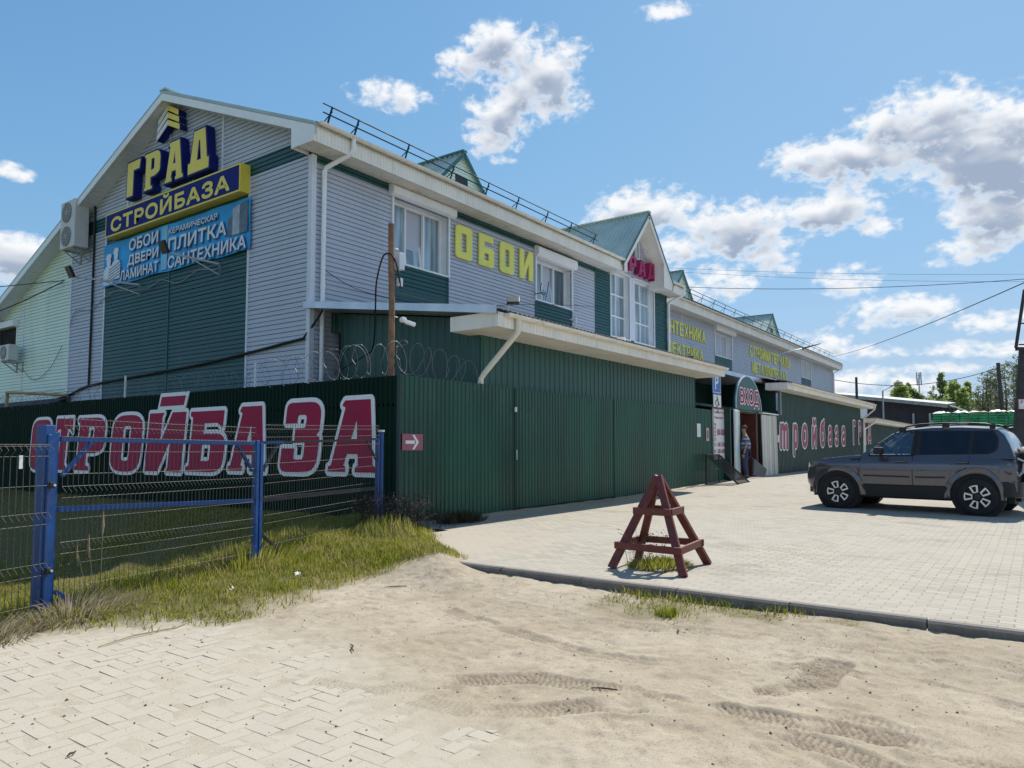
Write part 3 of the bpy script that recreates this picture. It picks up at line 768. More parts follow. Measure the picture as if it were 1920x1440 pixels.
m.add([(10.3, 7.83, za - .07), (10.3, 13.19, zb - .09), (11.0, 13.19, zb - .09), (11.0, 7.83, za - .07)], [(0, 1, 2, 3)])
m.build('roof_capping', M_zinc, L1)
m = MB(); m.tube([(10.92, 7.78, 3.72), (10.92, 7.80, 3.45), (10.92, 7.90, 3.36), (10.92, 8.60, 2.72), (10.92, 8.68, 2.62), (10.92, 8.69, .6)], .055, 10)
m.build('downpipe', M_gutter, L1, smooth=True)

L2, zf2 = leanto('lean_to_shed', 'green corrugated lean-to right of the entrance, behind the parked grey car', 30.1, 49.3, 30.9, 48.4, V2 - .03, 5.0, 8.1, 3.95, M_green_dark, side=False)
m = MB(); m.tube([(49.0, 8.0, 3.85), (49.0, 8.05, 3.6), (48.6, 8.6, 3.05), (48.6, 8.66, .6)], .05, 8); m.build('downpipe', M_gutter, L2, smooth=True)
m = MB(); m.sheet(lambda a, b, d: (a, LY - d, b), 48.42, 50.6, 2.9, 3.9, .2, CORR); m.build('end_panel', M_zinc, L2)
L3, zf3 = leanto('lean_to_shed', 'lowest green lean-to, its cream eave at the far end behind the car roof', 49.6, 68.0, 48.45, 68.0, V2 + 2, 3.9, 8.2, 3.12, M_green_dark, side=False)
m = MB(); m.tube([(49.75, 8.1, 3.02), (49.7, 8.2, 2.8), (48.95, 8.62, 2.4), (48.95, 8.66, .5)], .05, 8); m.build('downpipe', M_gutter, L3, smooth=True)

# ---------------------------------------------------------------- entrance between the lean-tos
E_ = thing('entrance_porch', 'dark green entrance porch with an arched panel over an open doorway', 'porch', (26.9, LY, .2))
m = MB()
m.sheet(lambda a, b, d: (a, LY - d, b), 24.1, 25.7, 0, 2.66, .2, CORR)
m.build('front_wall', M_green_dark, E_); m = MB()
m.sheet(lambda a, b, d: (a, LY - d, b), 28.1, 30.9, 0, 2.66, .2, CORR)
m.build('front_wall', M_green_dark, E_)
m = MB()
m.box(21.95, 11.4, 0, 30.9, 11.5, 4.2); m.box(21.92, LY + .05, 2.4, 21.98, 11.4, 4.2); m.box(30.86, LY + .05, 0, 30.9, 11.4, 4.2)
m.box(21.95, LY + .15, 2.66, 30.9, 11.4, 2.74)
m.build('loft_wall', M_green_dark, E_)
m = MB(); m.box(21.9, 9.2, 4.0, 31.0, 13.1, 4.1); m.box(21.9, 9.14, 3.96, 31.0, 9.198, 4.12); m.build('porch_roof', M_zinc, E_)
m = MB()
for x in (25.7, 28.02): m.box(x, LY - .04, .1, x + .09, LY + .2, 2.62)
m.box(25.79, LY - .04, 2.55, 28.02, LY + .2, 2.62)
m.build('door_frame', M_brown, E_)
m = MB(); m.box(25.72, LY + .22, .1, 25.78, 11.3, 2.6); m.box(28.05, LY + .22, .1, 28.11, 11.3, 2.6); m.box(25.7, 11.3, .1, 28.1, 11.38, 2.6)
m.build('passage_wall', pm('passage_lining', (.085, .075, .07), .7, var=.25, vs=2), E_)
m = MB(); m.box(25.75, LY - .0, 2.60, 28.05, 11.3, 2.64); m.build('passage_ceiling', M_white, E_)
m = MB(); m.box(26.2, 11.2, .2, 26.28, 11.28, 2.4); m.box(27.5, 11.2, .2, 27.58, 11.28, 2.4); m.box(26.2, 11.2, 2.3, 27.58, 11.28, 2.4); m.box(26.28, 11.2, 1.15, 27.5, 11.26, 1.22)
m.build('inner_door', M_brown, E_)
m = MB(); m.box(27.72, LY - .1, .2, 27.8, LY + .9, 2.58); m.build('inner_door_leaf', pm('reddish_door', (.11, .03, .018), .5, var=.2), E_)
# arched panel
arch = [(25.3 + 1.55 * (1 - math.cos(a)), 2.66 + 1.22 * math.sin(a)) for a in [math.pi * k / 22 for k in range(23)]]
arch = [(25.2 + (x - 25.3) * .93 - .12 * (z - 2.66), z) for x, z in arch]
m = MB(); m.prism([arch], lambda u, v, d: (u, LY - .12 - d, v), -.02, .08)
pa = m.build('arched_panel', pm('glossy_green_panel', (.014, .085, .070), .38, var=.35, vs=1.3, spec=.35), E_)
m = MB()
for (a, b) in zip(arch, arch[1:]): m.bar((a[0], LY - .19, a[1] + .015), (b[0], LY - .19, b[1] + .015), .04, .035)
m.build('arch_rim', M_zinc, pa)
m = MB(); fm = front_map(0, LY, 0)
put_text(m, 'ВХОД', fm, 25.62, 2.78, 2.1, .62, .215, bold=.03, pad=.045)
m.build('lettering_edge', M_letter_white, pa)
m = MB(); put_text(m, 'ВХОД', fm, 25.62, 2.78, 2.1, .62, .222, bold=.03)
m.build('lettering', M_crimson, pa)

# door leaves
d1 = thing('door_leaf', 'white open door leaf on the near side of the dark doorway', 'door', (25.68, LY - .08, .1))
m = MB(); Mt = Matrix.Translation((25.70, LY - .10, .1)) @ Matrix.Rotation(rad(-170), 4, 'Z')
m.box(0, 0, .05, 1.05, .05, 2.52, M=Mt); m.build('panel', M_white, d1)
m = MB(); m.box(.06, .05, .12, .98, .065, 2.45, M=Mt); m.build('panel_face', pm('pale_mint_door', (.55, .66, .64), .4, var=.08, vs=1), d1)
d2 = thing('sample_rack', 'open door leaf covered with cream and grey moulding strips beside the doorway', 'rack', (28.3, LY - .1, .1))
m = MB(); m.box(28.25, LY - .10, .12, 30.3, LY - .05, 2.58); m.build('backboard', M_brown, d2)
cols = [(.62, .60, .52), (.40, .36, .36), (.66, .62, .58), (.50, .44, .34), (.60, .57, .60), (.70, .66, .52), (.55, .50, .42), (.72, .69, .6)]
mm = [pm('moulding_strip_paint', c, .45, var=.05) for c in cols]
for k in range(22):
    x = 28.3 + k * .09; rr = random.random()
    m = MB(); m.bar((x + .04, LY - .15 - .02 * rr, .14), (x + .04, LY - .12, 2.54 + .05 * rr), .082, .03, up=(0, 1, 0))
    m.build('moulding_strip', mm[(k * 5 + int(rr * 3)) % 8], d2)
m = MB(); m.box(28.25, LY - .2, 2.6, 30.35, LY - .04, 2.64); m.build('top_board', M_white, d2)

# ================================================================ corrugated boundary fence
FX, FY = 8.65, 8.62
F1 = thing('corrugated_fence', 'green corrugated fence side, its colour darkened for shade, that carries the huge outlined lettering', 'fence', (FX, FY, -.2))
m = MB()
for a0, a1, dz in ((FY, 11.3, .0), (11.26, 14.0, .0), (13.96, 16.7, -.01), (16.66, 19.4, .0), (19.36, 22.1, .01), (22.06, 34, 0)):
    m.sheet(lambda a, b, d, e=.004 * (int(a0 * 7) % 2): (FX - d - e, a, b), a0, a1, -.45, 2.51 + dz, .115, CORR)
m.build('panel', M_green_shade, F1)
m = MB()
for y in (9.9, 12.6, 15.3, 18, 20.7): m.box(FX + .03, y - .03, -.6, FX + .09, y + .03, 2.45)
for z in (.4, 2.0): m.box(FX + .0, FY + .05, z, FX + .03, 34, z + .04)
m.build('rail', M_green_dark, F1)
F2 = thing('corrugated_fence', 'green corrugated fence side along the pavement, with two gate leaves in it', 'fence', (FX, FY, 0))
m = MB()
fm2 = lambda a, b, d: (a, FY - d + .012 * (noise.noise((a * .55, b * .3, 0)) ) + .004 * (int((a - FX) / 1.15) % 2), b)
m.sheet(fm2, FX, 11.92, -.15, 2.52, .115, CORR); m.build('panel', M_green, F2)
m = MB()                                                        # roofing screws
for z in (.35, 1.25, 2.1):
    x = FX + .06
    while x < 24:
        if not 11.9 < x < 11.97 and not 16.15 < x < 16.22: m.box(x - .008, FY - .024, z - .008, x + .008, FY - .016, z + .008)
        x += .345
m.build('screw_row', M_green_dark, F2)
m = MB(); m.sheet(fm2, 11.95, 16.17, .07, 2.50, .115, CORR); m.build('gate_leaf', M_green, F2)
m = MB(); m.sheet(fm2, 16.2, 24.1, lambda a: plaza_z(a) - .1, 2.52, .115, CORR); m.build('panel', M_green, F2)
m = MB()
m.box(11.925, FY - .03, .02, 11.945, FY + .05, 2.5); m.box(16.178, FY - .03, .02, 16.195, FY + .05, 2.5)
m.box(FX - .015, FY - .03, -.2, FX + .05, FY + .04, 2.53)
m.build('gate_post', M_green_dark, F2)
m = MB()
m.tube([(11.935, FY - .07, 1.05), (11.935, FY - .07, 1.25)], .012, 5); m.box(11.90, FY - .06, 2.02, 11.96, FY - .03, 2.12)
m.build('gate_handle', M_zinc, F2)
m = MB(); m.box(23.98, 8.35, .1, 24.06, LY, 2.6); m.build('return_panel', M_green_dark, F2)

# big outlined letters on the fence
LT = thing('wall_lettering', 'eight huge crimson letters with white edges mounted on the dark side fence', 'sign', (FX - .04, 9, .7))
spec = [('С', 23.26, 21.75, .58, 2.15), ('Т', 21.72, 20.42, .61, 2.16), ('Р', 20.44, 18.62, .62, 2.14), ('О', 18.55, 16.79, .63, 2.16), ('И', 16.84, 14.97, .66, 2.17), ('Б', 15.1, 13.4, .69, 2.16), ('А', 13.5, 11.93, .74, 2.21), ('З', 11.81, 10.41, .75, 2.23), ('А', 10.41, 8.86, .78, 2.22)]
for ch, ya, yb, z0, z1 in spec:
    w = ya - yb; h = z1 - z0; sl_ = .14
    mp = gable_map(FX - .03, ya, 0)
    cons = glyph(HEAVY, ch, .07, z0 + .09, w - .13 - sl_ * h, h - .18, sl_)
    mb = MB()
    for k in range(14):                                         # white edge: the letter's shape widened all round
        a = 2 * math.pi * k / 14; du, dv = .085 * math.cos(a), .085 * math.sin(a)
        mb.prism([[(p[0] + du, p[1] + dv) for p in c] for c in cons], mp, 0, .02 - .0004 * k)
    if ch == 'И':
        br = [(w * .30 + .12, z1 + .06), (w * .84 + .1, z1 + .06), (w * .86 + .14, z1 + .27), (w * .33 + .14, z1 + .27)]
        mb.prism([grow(br, .085)], mp, 0, .0235)
    eo = mb.build('letter', M_letter_white, LT)
    mb = MB(); mb.prism(cons, mp, .02, .032)
    if ch == 'И': mb.prism([br], mp, .02, .033)
    mb.build('letter_face', M_crimson, eo)

# coils of razor wire on the fence top
def coil(name, label, path, r, pitch, loc):
    t = thing(name, label, 'razor wire', loc)
    P = [Vector(p) for p in path]; seg = [(b - a).length for a, b in zip(P, P[1:])]; Lt = sum(seg)
    def at(s):
        for (a, b, l) in zip(P, P[1:], seg):
            if s <= l: return a + (b - a) * (s / l), (b - a).normalized()
            s -= l
        return P[-1], (P[-1] - P[-2]).normalized()
    pts = []; N = 22; turns = int(Lt / pitch)
    rng = random.Random(len(path) * 31 + int(Lt * 10))
    ph = [rng.uniform(-.12, .12) for _ in range(turns + 2)]; rr = [rng.uniform(.86, 1.12) for _ in range(turns + 2)]
    for i in range(turns * N):
        f = i / N; s = f * pitch; k = int(f)
        c, tdir = at(min(Lt - .001, max(0, s + ph[k] * (1 - (f - k)) + ph[k + 1] * (f - k))))
        side = tdir.cross(Vector((0, 0, 1))).normalized()
        an = 2 * math.pi * f; R = r * (rr[k] * (1 - (f - k)) + rr[k + 1] * (f - k))
        sw = tdir * (.5 * pitch * math.sin(an * .5 + k))
        pts.append(c + side * (R * .75 * math.cos(an)) + Vector((0, 0, R * math.sin(an))) + sw * .5)
    mb = MB(); mb.tube(pts, .0042, 4)
    mb.build('wire_coil', M_razor, t)
    mb = MB()
    for i in range(2, len(pts) - 1, 2):
        p = pts[i]; d = (pts[i + 1] - pts[i - 1]).normalized(); o = d.orthogonal().normalized()
        mb.bar(p - o * .015, p + o * .015, .008, .003)
    mb.build('barb', M_razor, t)['kind'] = 'stuff'
    mb = MB()
    return t
coil('razor_wire', 'long low coil of razor wire on top of the dark lettered fence', [(FX, 27.5, 2.62), (FX, 16, 2.70), (FX, 12.3, 2.74)], .22, .42, (FX, 20, 2.5))
coil('razor_wire', 'tall loose coil of razor wire round the fence corner by the wooden pole', [(FX, 12.2, 2.74), (FX, 9.6, 2.82), (FX + .25, 8.75, 2.86), (10.1, FY + .1, 2.74), (10.85, FY + .1, 2.62)], .29, .27, (FX, 9, 2.5))
for y, h in ((18.0, 3.05), (12.7, 3.0)):
    m = MB(); m.bar((FX + .04, y, 2.3), (FX + .04, y, h), .05, .03); 
    tagp(m.build('wire_bracket', M_trim, at=(FX + .04, y, 2.3)), 'grey metal bracket standing up from the lettered fence, ' + ('in front of the teal panel' if y > 16 else 'in front of the grey corner siding'), 'bracket', 'brackets that hold the razor wire')

# ================================================================ blue swing gate with welded mesh
G0, G1 = Vector((2.71, 6.98, 0)), Vector((5.31, 7.71, 0))
gd = (G1 - G0).normalized(); gn = Vector((gd.y, -gd.x, 0))     # along the gate; towards the viewer
def gp(s, o=0.0, z=0.0): return G0 + gd * s + gn * o + Vector((0, 0, z))
SM = (G1 - G0).length; SR = 5.62
def mesh_panel(mb, s0, s1, z0, z1, bends, pitch=.052, r=.0030, lift=(0, 0), o=.0, hp=.2):
    """welded 3-D panel: vertical wires with V folds, horizontal wires"""
    zs = [z0]
    for b in bends: zs += [b - .05, b, b + .05]
    zs.append(z1)
    def off(z): return .055 if any(abs(z - b) < .001 for b in bends) else 0.0
    n = int((s1 - s0) / pitch)
    lf = lambda s: lift[0] + (lift[1] - lift[0]) * (s - s0) / (s1 - s0)
    for i in range(n + 1):
        s = s0 + (s1 - s0) * i / n
        mb.tube([gp(s, o + off(z), z + lf(s)) for z in zs], r, 4, caps=False)
    hz = [z0 + .03] + [z for b in bends for z in (b - .05, b + .05)] + [z1 - .02]
    a = z0 + hp
    while a < z1 - .1:
        if all(abs(a - h) > .09 for h in hz): hz.append(a)
        a += hp
    for z in hz: mb.tube([gp(s0, o + off(z), z + lf(s0)), gp((s0 + s1) / 2, o + off(z), z + lf((s0 + s1) / 2) - .004), gp(s1, o + off(z), z + lf(s1))], r * .85, 4, caps=False)
P1 = thing('gate_post', 'thick blue steel gate post nearest the camera, in dry grass', 'post', tuple(gp(0, 0, -.3)))
m = MB(); 
def post(mb, s, w, d, z0, z1, o=0.0):
    mb.bar(gp(s, o, z0), gp(s, o, z1), w, d, up=tuple(gn))
post(m, -.0, .10, .11, -.4, 1.5); post(m, .085, .045, .05, -.12, 1.44)
m.bar(gp(-.01, .06, -.3), gp(-.01, .06, 1.42), .04, .02, up=tuple(gn))
m.build('post_body', M_blue, P1, bevel=.008)
for z in (.98, .25): MB().bar(gp(.0, .08, z - .028), gp(.0, .08, z + .028), .05, .05, up=tuple(gn)).build('clamp', M_black, P1, bevel=.006)
for z in (.98, .25): MB().tube([gp(.01, .10, z), gp(.01, .12, z)], .011, 8).build('bolt', M_zinc, P1)
m = MB(); m.bar(gp(.12, .02, .05), gp(.42, .05, -.2), .05, .03); m.build('foot_brace', M_blue, P1)

L1g = thing('gate_leaf', 'blue framed gate leaf with wire mesh between the two thicker blue posts', 'gate', tuple(gp(1.3, 0, -.1)))
m = MB()
m.bar(gp(.13, 0, 1.38), gp(SM - .05, 0, 1.35), .04, .045); m.bar(gp(.13, 0, .76), gp(SM - .05, 0, .66), .04, .05)
m.bar(gp(.16, 0, 1.05), gp(.45, 0, 1.36), .04, .03); m.bar(gp(SM - .06, 0, 1.02), gp(SM - .34, 0, 1.34), .04, .03)
m.bar(gp(.66, .06, -.20), gp(1.55, .02, -.14), .05, .045)
m.build('frame', M_blue, L1g, bevel=.004)
m = MB(); mesh_panel(m, .14, SM - .06, -.13, 1.58, [.42, .91, 1.45], lift=(0, -.02), o=.035); m.build('wire_mesh', M_wire, L1g)

P2 = thing('gate_post', 'blue steel post in the middle of the mesh gate', 'post', tuple(gp(SM, 0, -.3)))
m = MB(); post(m, SM, .055, .06, -.4, 1.39); post(m, SM + .075, .055, .06, -.3, 1.36)
m.bar(gp(SM - .02, .02, .12), gp(SM - .14, .02, -.2), .05, .05)
m.build('post_body', [M_blue], P2, bevel=.006)
L2g = thing('gate_leaf', 'rusty dark framed gate leaf with wire mesh nearest the fence corner', 'gate', tuple(gp(4, 0, -.1)))
m = MB()
m.bar(gp(SM + .12, 0, 1.36), gp(SR - .09, 0, 1.43), .035, .03); m.bar(gp(SM + .12, 0, .66), gp(SR - .09, 0, .66), .04, .05)
m.bar(gp(SM + .12, 0, 1.02), gp(SM + .42, 0, 1.36), .035, .03); m.bar(gp(SR - .12, 0, 1.1), gp(SR - .42, 0, 1.42), .03, .03)
m.bar(gp(SM + .12, 0, -.12), gp(SM + 1.3, 0, -.1), .03, .03)
m.bar(gp(SM + .1, 0, .25), gp(SM + .5, .05, -.05), .035, .03)
m.build('frame', M_rusty, L2g)
m = MB(); m.bar(gp(SM + .12, -.0, 1.362), gp(SM + .5, 0, 1.372), .042, .036); m.build('blue_rail_end', M_blue, L2g)
m = MB(); m.bar(gp(SR - .3, 0, 1.43), gp(SR - .09, 0, 1.433), .042, .036)
post(m, SR - .09, .05, .05, -.05, 1.44)
m.build('blue_corner', M_blue, L2g)
m = MB(); mesh_panel(m, SM + .13, SR - .1, -.1, 1.60, [.42, .91, 1.48], lift=(0, .06), o=.03); m.build('wire_mesh', M_wire, L2g)
P3 = thing('gate_post', 'blue round gate post in front of the fence corner, under the last letter', 'post', tuple(gp(SR, 0, -.2)))
m = MB(); m.tube([gp(SR + .02, 0, -.3), gp(SR + .02, 0, 1.55)], .042, 12); m.build('post_body', M_blue, P3, smooth=True)
m = MB(); m.tube([gp(SR + .02, 0, 1.55), gp(SR + .02, 0, 1.58)], .055, 12); m.build('post_cap', M_trim, P3)
ML = thing('mesh_fence', 'wire mesh fence panel left of the thick blue post', 'fence', tuple(gp(-.7, 0, -.2)))
m = MB(); mesh_panel(m, -2.6, -.03, -.22, 1.335, [.27, .70, 1.28], pitch=.055, r=.0030, o=.09); m.build('wire_mesh', M_wire, ML)
m = MB(); post(m, -2.6, .06, .04, -.3, 1.4); m.build('post_body', M_blue, ML)
tg = MB(); tg.bar(gp(-.30, .12, 1.13), gp(-.30, .12, 1.24), .03, .004, up=tuple(gn))
tagp(tg.build('paper_tag', M_signwhite, at=tuple(gp(-.3, .12, 1.13))), 'small white paper tag hanging in the wire mesh left of the thick post', 'tag')

# ================================================================ signs on the gable
SG = thing('shop_sign', 'four yellow box letters on navy backs high on the gable, above the long blue sign', 'sign', (U, 19, 8.5))
def box_letter(ch, yl, yr, z0, z1):
    mp = gable_map(U - .04, yl, 0); w, h = yl - yr, z1 - z0
    cons = glyph(HEAVY, ch, .06, z0 + .05, w - .12, h - .10, .03)
    edge = grow_cons(cons, .055)
    edge = [edge[0]] + [c for c in edge[1:] if abs(area(c)) > .004]
    mb = MB(); mb.prism(edge, mp, .0, .22); o = mb.build('letter_box', M_navy, SG)
    mb = MB(); mb.prism(cons, mp, .22, .232); mb.build('letter_face', M_yellow_face, o)
for q in (('Г', 21.34, 20.5, 8.52, 9.62), ('Р', 20.34, 19.40, 8.50, 9.64), ('А', 19.22, 18.2, 8.48, 9.66), ('Д', 18.06, 16.97, 8.50, 9.66)): box_letter(*q)
LG = thing('chevron_emblem', 'emblem of three stacked yellow and white chevron blocks under the gable peak', 'emblem', (U, 19.1, 9.9))
mp = gable_map(U - .05, 19.12, 0)
for k in range(3):
    zt = 10.75 - k * .21
    yl = [(-.50 - .03 * k, zt - .32), (0, zt), (0, zt - .155), (-.50 - .03 * k, zt - .475)]
    yr = [(0, zt), (.54 + .04 * k, zt - .28), (.54 + .04 * k, zt - .435), (0, zt - .155)]
    mb = MB(); mb.prism([grow(yl, .0)], mp, 0, .2); mb.prism([yr], mp, 0, .2); o = mb.build('chevron', M_navy, LG)
    mb = MB(); mb.prism([yl], mp, .201, .212); mb.build('white_face', M_signwhite, o)
    mb = MB(); mb.prism([yr], mp, .201, .212); mb.build('yellow_face', M_yellow_face, o)
m = MB(); m.tube([(U - .1, 19.25, 9.2), (U - .1, 19.25, 10.0)], .012, 5); m.tube([(U - .1, 18.6, 9.4), (U - .1, 18.6, 10.0)], .012, 5); m.build('bracket', M_pole, LG)

BS = thing('sign_box', 'long navy blue sign box with yellow lettering and yellow sides across the gable', 'sign', (U, 19, 7.6))
YA, YB_, ZA, ZB = 22.44, 15.56, 7.56, 8.27
m = MB(); m.box(U - .30, YB_, ZA, U - .02, YA, ZB); m.build('case', M_yellow_face, BS)
m = MB(); m.box(U - .308, YB_ + .05, ZA + .045, U - .302, YA - .05, ZB - .045); m.build('panel', M_navy, BS)
m = MB(); put_text(m, 'СТРОЙБАЗА', gable_map(U, YA, 0), .38, ZA + .12, 6.05, .50, .316, bold=.055, spacing=1.06); m.build('lettering', M_yellow_face, BS)

BN = thing('banner', 'light blue advertising banner with white lettering under the long sign box', 'banner', (U, 19, 6.1))
y0, y1, z0, z1 = 22.97, 15.44, 6.15, 7.46
gm = gable_map(U - .02, y0, 0); w = y0 - y1
m = MB(); n = 40
vs = []; fs = []
for i in range(n + 1):
    for j in range(5):
        u = w * i / n; v = z0 + (z1 - z0) * j / 4
        d = .05 + .012 * math.sin(i * .9 + j) + .01 * math.sin(i * .37 + 2 * j)
        vs.append(gm(u, v + .02 * math.sin(i * .5) * (j == 0), d))
for i in range(n):
    for j in range(4): fs.append((i * 5 + j, i * 5 + j + 1, i * 5 + j + 6, i * 5 + j + 5))
m.add(vs, fs); m.build('sheet', M_banner, BN, smooth=True)
m = MB()
def bt(s, u, v, ww, hh):
    put_text(m_sh, s, gm, u + .015, v - .02, ww, hh, .085, bold=.10, shear=.04)
    put_text(m_tx, s, gm, u, v, ww, hh, .092, bold=.045, shear=.04)
m_sh, m_tx = MB(), MB()
bt('ОБОИ', 1.62, z0 + .89, 1.62, .33); bt('ДВЕРИ', 1.55, z0 + .42, 1.72, .33); bt('ЛАМИНАТ', 1.12, z0 + .07, 2.17, .28)
bt('КЕРАМИЧЕСКАЯ', 3.8, z0 + 1.0, 2.35, .15); bt('ПЛИТКА', 3.8, z0 + .52, 2.75, .35); bt('САНТЕХНИКА', 3.8, z0 + .05, 3.6, .32)
m_sh.build('lettering_edge', M_banner_sh, BN); m_tx.build('lettering', M_banner_txt, BN)
m = MB(); m.quad(gm(3.42, z0 + .05, .079), gm(3.72, z0 + .05, .079), gm(3.72, z1 - .03, .079), gm(3.42, z1 - .03, .079)); m.build('pale_stripe', M_banner_pale, BN)
# two plain white workmen printed on its left end
m = MB()
def blob(u, v, ru, rv, d, n=14): return [(u + ru * math.cos(2 * math.pi * k / n), v + rv * math.sin(2 * math.pi * k / n)) for k in range(n)]
for (u, v, k) in ((.38, z0 + .30, 1.0), (.83, z0 + .42, .9)):
    d = .084 + (.002 if k < 1 else 0)
    m.add([gm(a, b, d) for a, b in rc([(u - .30 * k, v - .25), (u + .28 * k, v - .25), (u + .33 * k, v + .22, .1), (u + .12 * k, v + .34, .08), (u - .12 * k, v + .34, .08), (u - .33 * k, v + .2, .1)])], [tuple(range(len(rc([(u - .30 * k, v - .25), (u + .28 * k, v - .25), (u + .33 * k, v + .22, .1), (u + .12 * k, v + .34, .08), (u - .12 * k, v + .34, .08), (u - .33 * k, v + .2, .1)]))))])
    h = blob(u, v + .47, .14 * k, .17 * k, d); m.add([gm(a, b, d + .001) for a, b in h], [tuple(range(len(h)))])
    c = [(u - .22 * k, v + .54), (u + .16 * k, v + .56), (u + .15 * k, v + .68), (u - .1 * k, v + .70)]; m.add([gm(a, b, d + .002) for a, b in c], [(0, 1, 2, 3)])
m.build('printed_figure', M_banner_txt, BN)
m = MB()
for k in range(5):
    m.quad(gm(.35 + .02 * k, z0 + .12 + .09 * k, .094), gm(1.15, z0 + .30 + .09 * k, .094), gm(1.15, z0 + .32 + .09 * k, .094), gm(.35 + .02 * k, z0 + .14 + .09 * k, .094))
m.build('printed_plank_line', M_banner_sh, BN)
m = MB()
for (a, b, t_, mm_) in ((6.62, 6.84, .98, 0), (6.82, 7.14, 1.20, 1), (7.12, 7.46, 1.25, 0)):
    m.quad(gm(a, z0 + .45, .078 + a * .001), gm(b, z0 + .45, .078 + a * .001), gm(b, z0 + t_, .078 + a * .001), gm(a, z0 + t_ - .07, .078 + a * .001), mm_)
m.build('printed_door', [M_door_photo, M_door_photo2], BN)

# flood lights on brackets in front of the banner
def flood(name, label, base, tip, group):
    t = thing(name, label, 'floodlight', base, group=group)
    m = MB(); m.bar(base, tip, .035, .05); b2 = (base[0], base[1], base[2] - .28)
    m.bar(b2, tuple(Vector(base) * .45 + Vector(tip) * .55 - Vector((0, 0, .02))), .03, .03)
    m.box(base[0], base[1] - .05, base[2] - .34, base[0] + .03, base[1] + .05, base[2] + .05)
    m.build('bracket', M_pole, t)
    m = MB(); Mt = Matrix.Translation(tip) @ Matrix.Rotation(rad(-25), 4, 'Y')
    m.box(-.06, -.13, -.02, .02, .13, .30, M=Mt); m.build('lamp_head', M_black, t, bevel=.01)
# bracket at the wall, arms reach out towards -X
flood('floodlight', 'black floodlight on a long bracket, in front of the large white lettering of the banner', (U, 16.85, 6.0), (U - 1.15, 17.3, 6.12), 'floodlights below the banner')
flood('floodlight', 'floodlight on a long bracket below the left end of the banner', (U, 20.9, 6.0), (U - 1.5, 21.6, 6.05), 'floodlights below the banner')

# ================================================================ lettering on the long facade
OB = thing('wall_lettering', 'word of four big yellow block letters between the two upper windows', 'sign', (17, V, 6.7))
for ch, x0, x1 in (('О', 15.36, 16.1), ('Б', 16.42, 17.14), ('О', 17.45, 18.18), ('И', 18.49, 19.24)):
    mb = MB(); cons = glyph(BLOCK, ch, x0, 6.68, x1 - x0, .95)
    mb.prism(cons, front_map(0, V - .03, 0), 0, .05); mb.build('letter', M_yellow_flat, OB)
def word(name, label, s, x0, x1, z0, z1, v, mat, thick=.03, d=.06, bold=.03, parent=None):
    t = thing(name, label, 'sign', ((x0 + x1) / 2, v, z0))
    n = len(s); p = (x1 - x0) / n
    for i, ch in enumerate(s):
        if ch == ' ': continue
        mb = MB(); put_text(mb, ch, front_map(0, v, 0), x0 + p * i + p * .1, z0, p * .76 * (1.15 if ch in 'МЫ' else 1), (z1 - z0) * (1.22 if ch == 'Й' else 1), d, bold=bold, thick=thick)
        mb.build('letter', mat, t)
    return t
word('wall_lettering', 'upper line of yellow lettering right of the centre gable, with the smaller line below it', 'САНТЕХНИКА', 31.45, 37.35, 6.85, 7.5, V2, M_yellow_flat)
word('wall_lettering', 'line of yellow lettering half hidden by the lean-to eave, right of the centre gable', 'ЭЛЕКТРИКА', 31.7, 37.0, 5.85, 6.42, V2, M_yellow_flat)
word('wall_lettering', 'longest line of yellow letters on the far facade, crossed by the lamp post', 'СТРОЙМАТЕРИАЛЫ', 44.7, 53.6, 6.95, 7.62, V2, M_yellow_flat)
word('wall_lettering', 'lower line of yellow letters on the far facade, just above the arched entrance panel', 'МЕТАЛЛОПРОКАТ', 45.1, 52.9, 5.97, 6.6, V2, M_yellow_flat)
GR = thing('gable_lettering', 'magenta box letters on the wall of the small centre gable', 'sign', (26.9, V, 8.3))
for ch, x0, x1, z0 in (('Р', 25.78, 26.38, 8.37), ('А', 26.62, 27.28, 8.37), ('Д', 27.5, 28.2, 8.42)):
    tab = HEAVY if ch == 'Г' else BLOCK
    mb = MB(); mb.prism(glyph(tab, ch, x0, z0, x1 - x0, .62), front_map(0, V - .04, 0), 0, .24); mb.build('letter', M_magenta, GR)

# lettering on the wall right of the entrance
TW = thing('wall_lettering', 'crimson lower-case letters with white edges on the dark wall behind the grey car', 'sign', (40, LY, 1.2))
for ch, x0, x1, z0, z1 in (('m', 30.95, 32.3, 1.16, 2.36), ('р', 32.95, 33.85, .86, 2.38), ('о', 34.46, 35.55, 1.22, 2.41), ('й', 36.23, 37.3, 1.22, 2.72), ('б', 37.92, 38.95, 1.26, 2.74), ('а', 39.6, 40.5, 1.3, 2.44), ('з', 41.1, 42.0, 1.32, 2.47), ('а', 42.75, 43.75, 1.34, 2.49), ('Г', 45.8, 46.6, 1.42, 2.88), ('Р', 47.4, 48.3, 1.45, 2.9), ('А', 48.8, 49.9, 1.47, 2.94), ('Д', 50.4, 51.5, 1.5, 2.98)):
    mp = front_map(0, LY - .02, 0)
    mb = MB(); put_text(mb, ch, mp, x0 + .11, z0 + .11, x1 - x0 - .22, z1 - z0 - .22, .03, bold=0, shear=.1, thick=.02, pad=.135); eo = mb.build('letter', M_letter_white, TW)
    mb = MB(); put_text(mb, ch, mp, x0 + .11, z0 + .11, x1 - x0 - .22, z1 - z0 - .22, .038, bold=0, pad=.072, shear=.1); mb.build('letter_face', M_crimson_pale, eo)

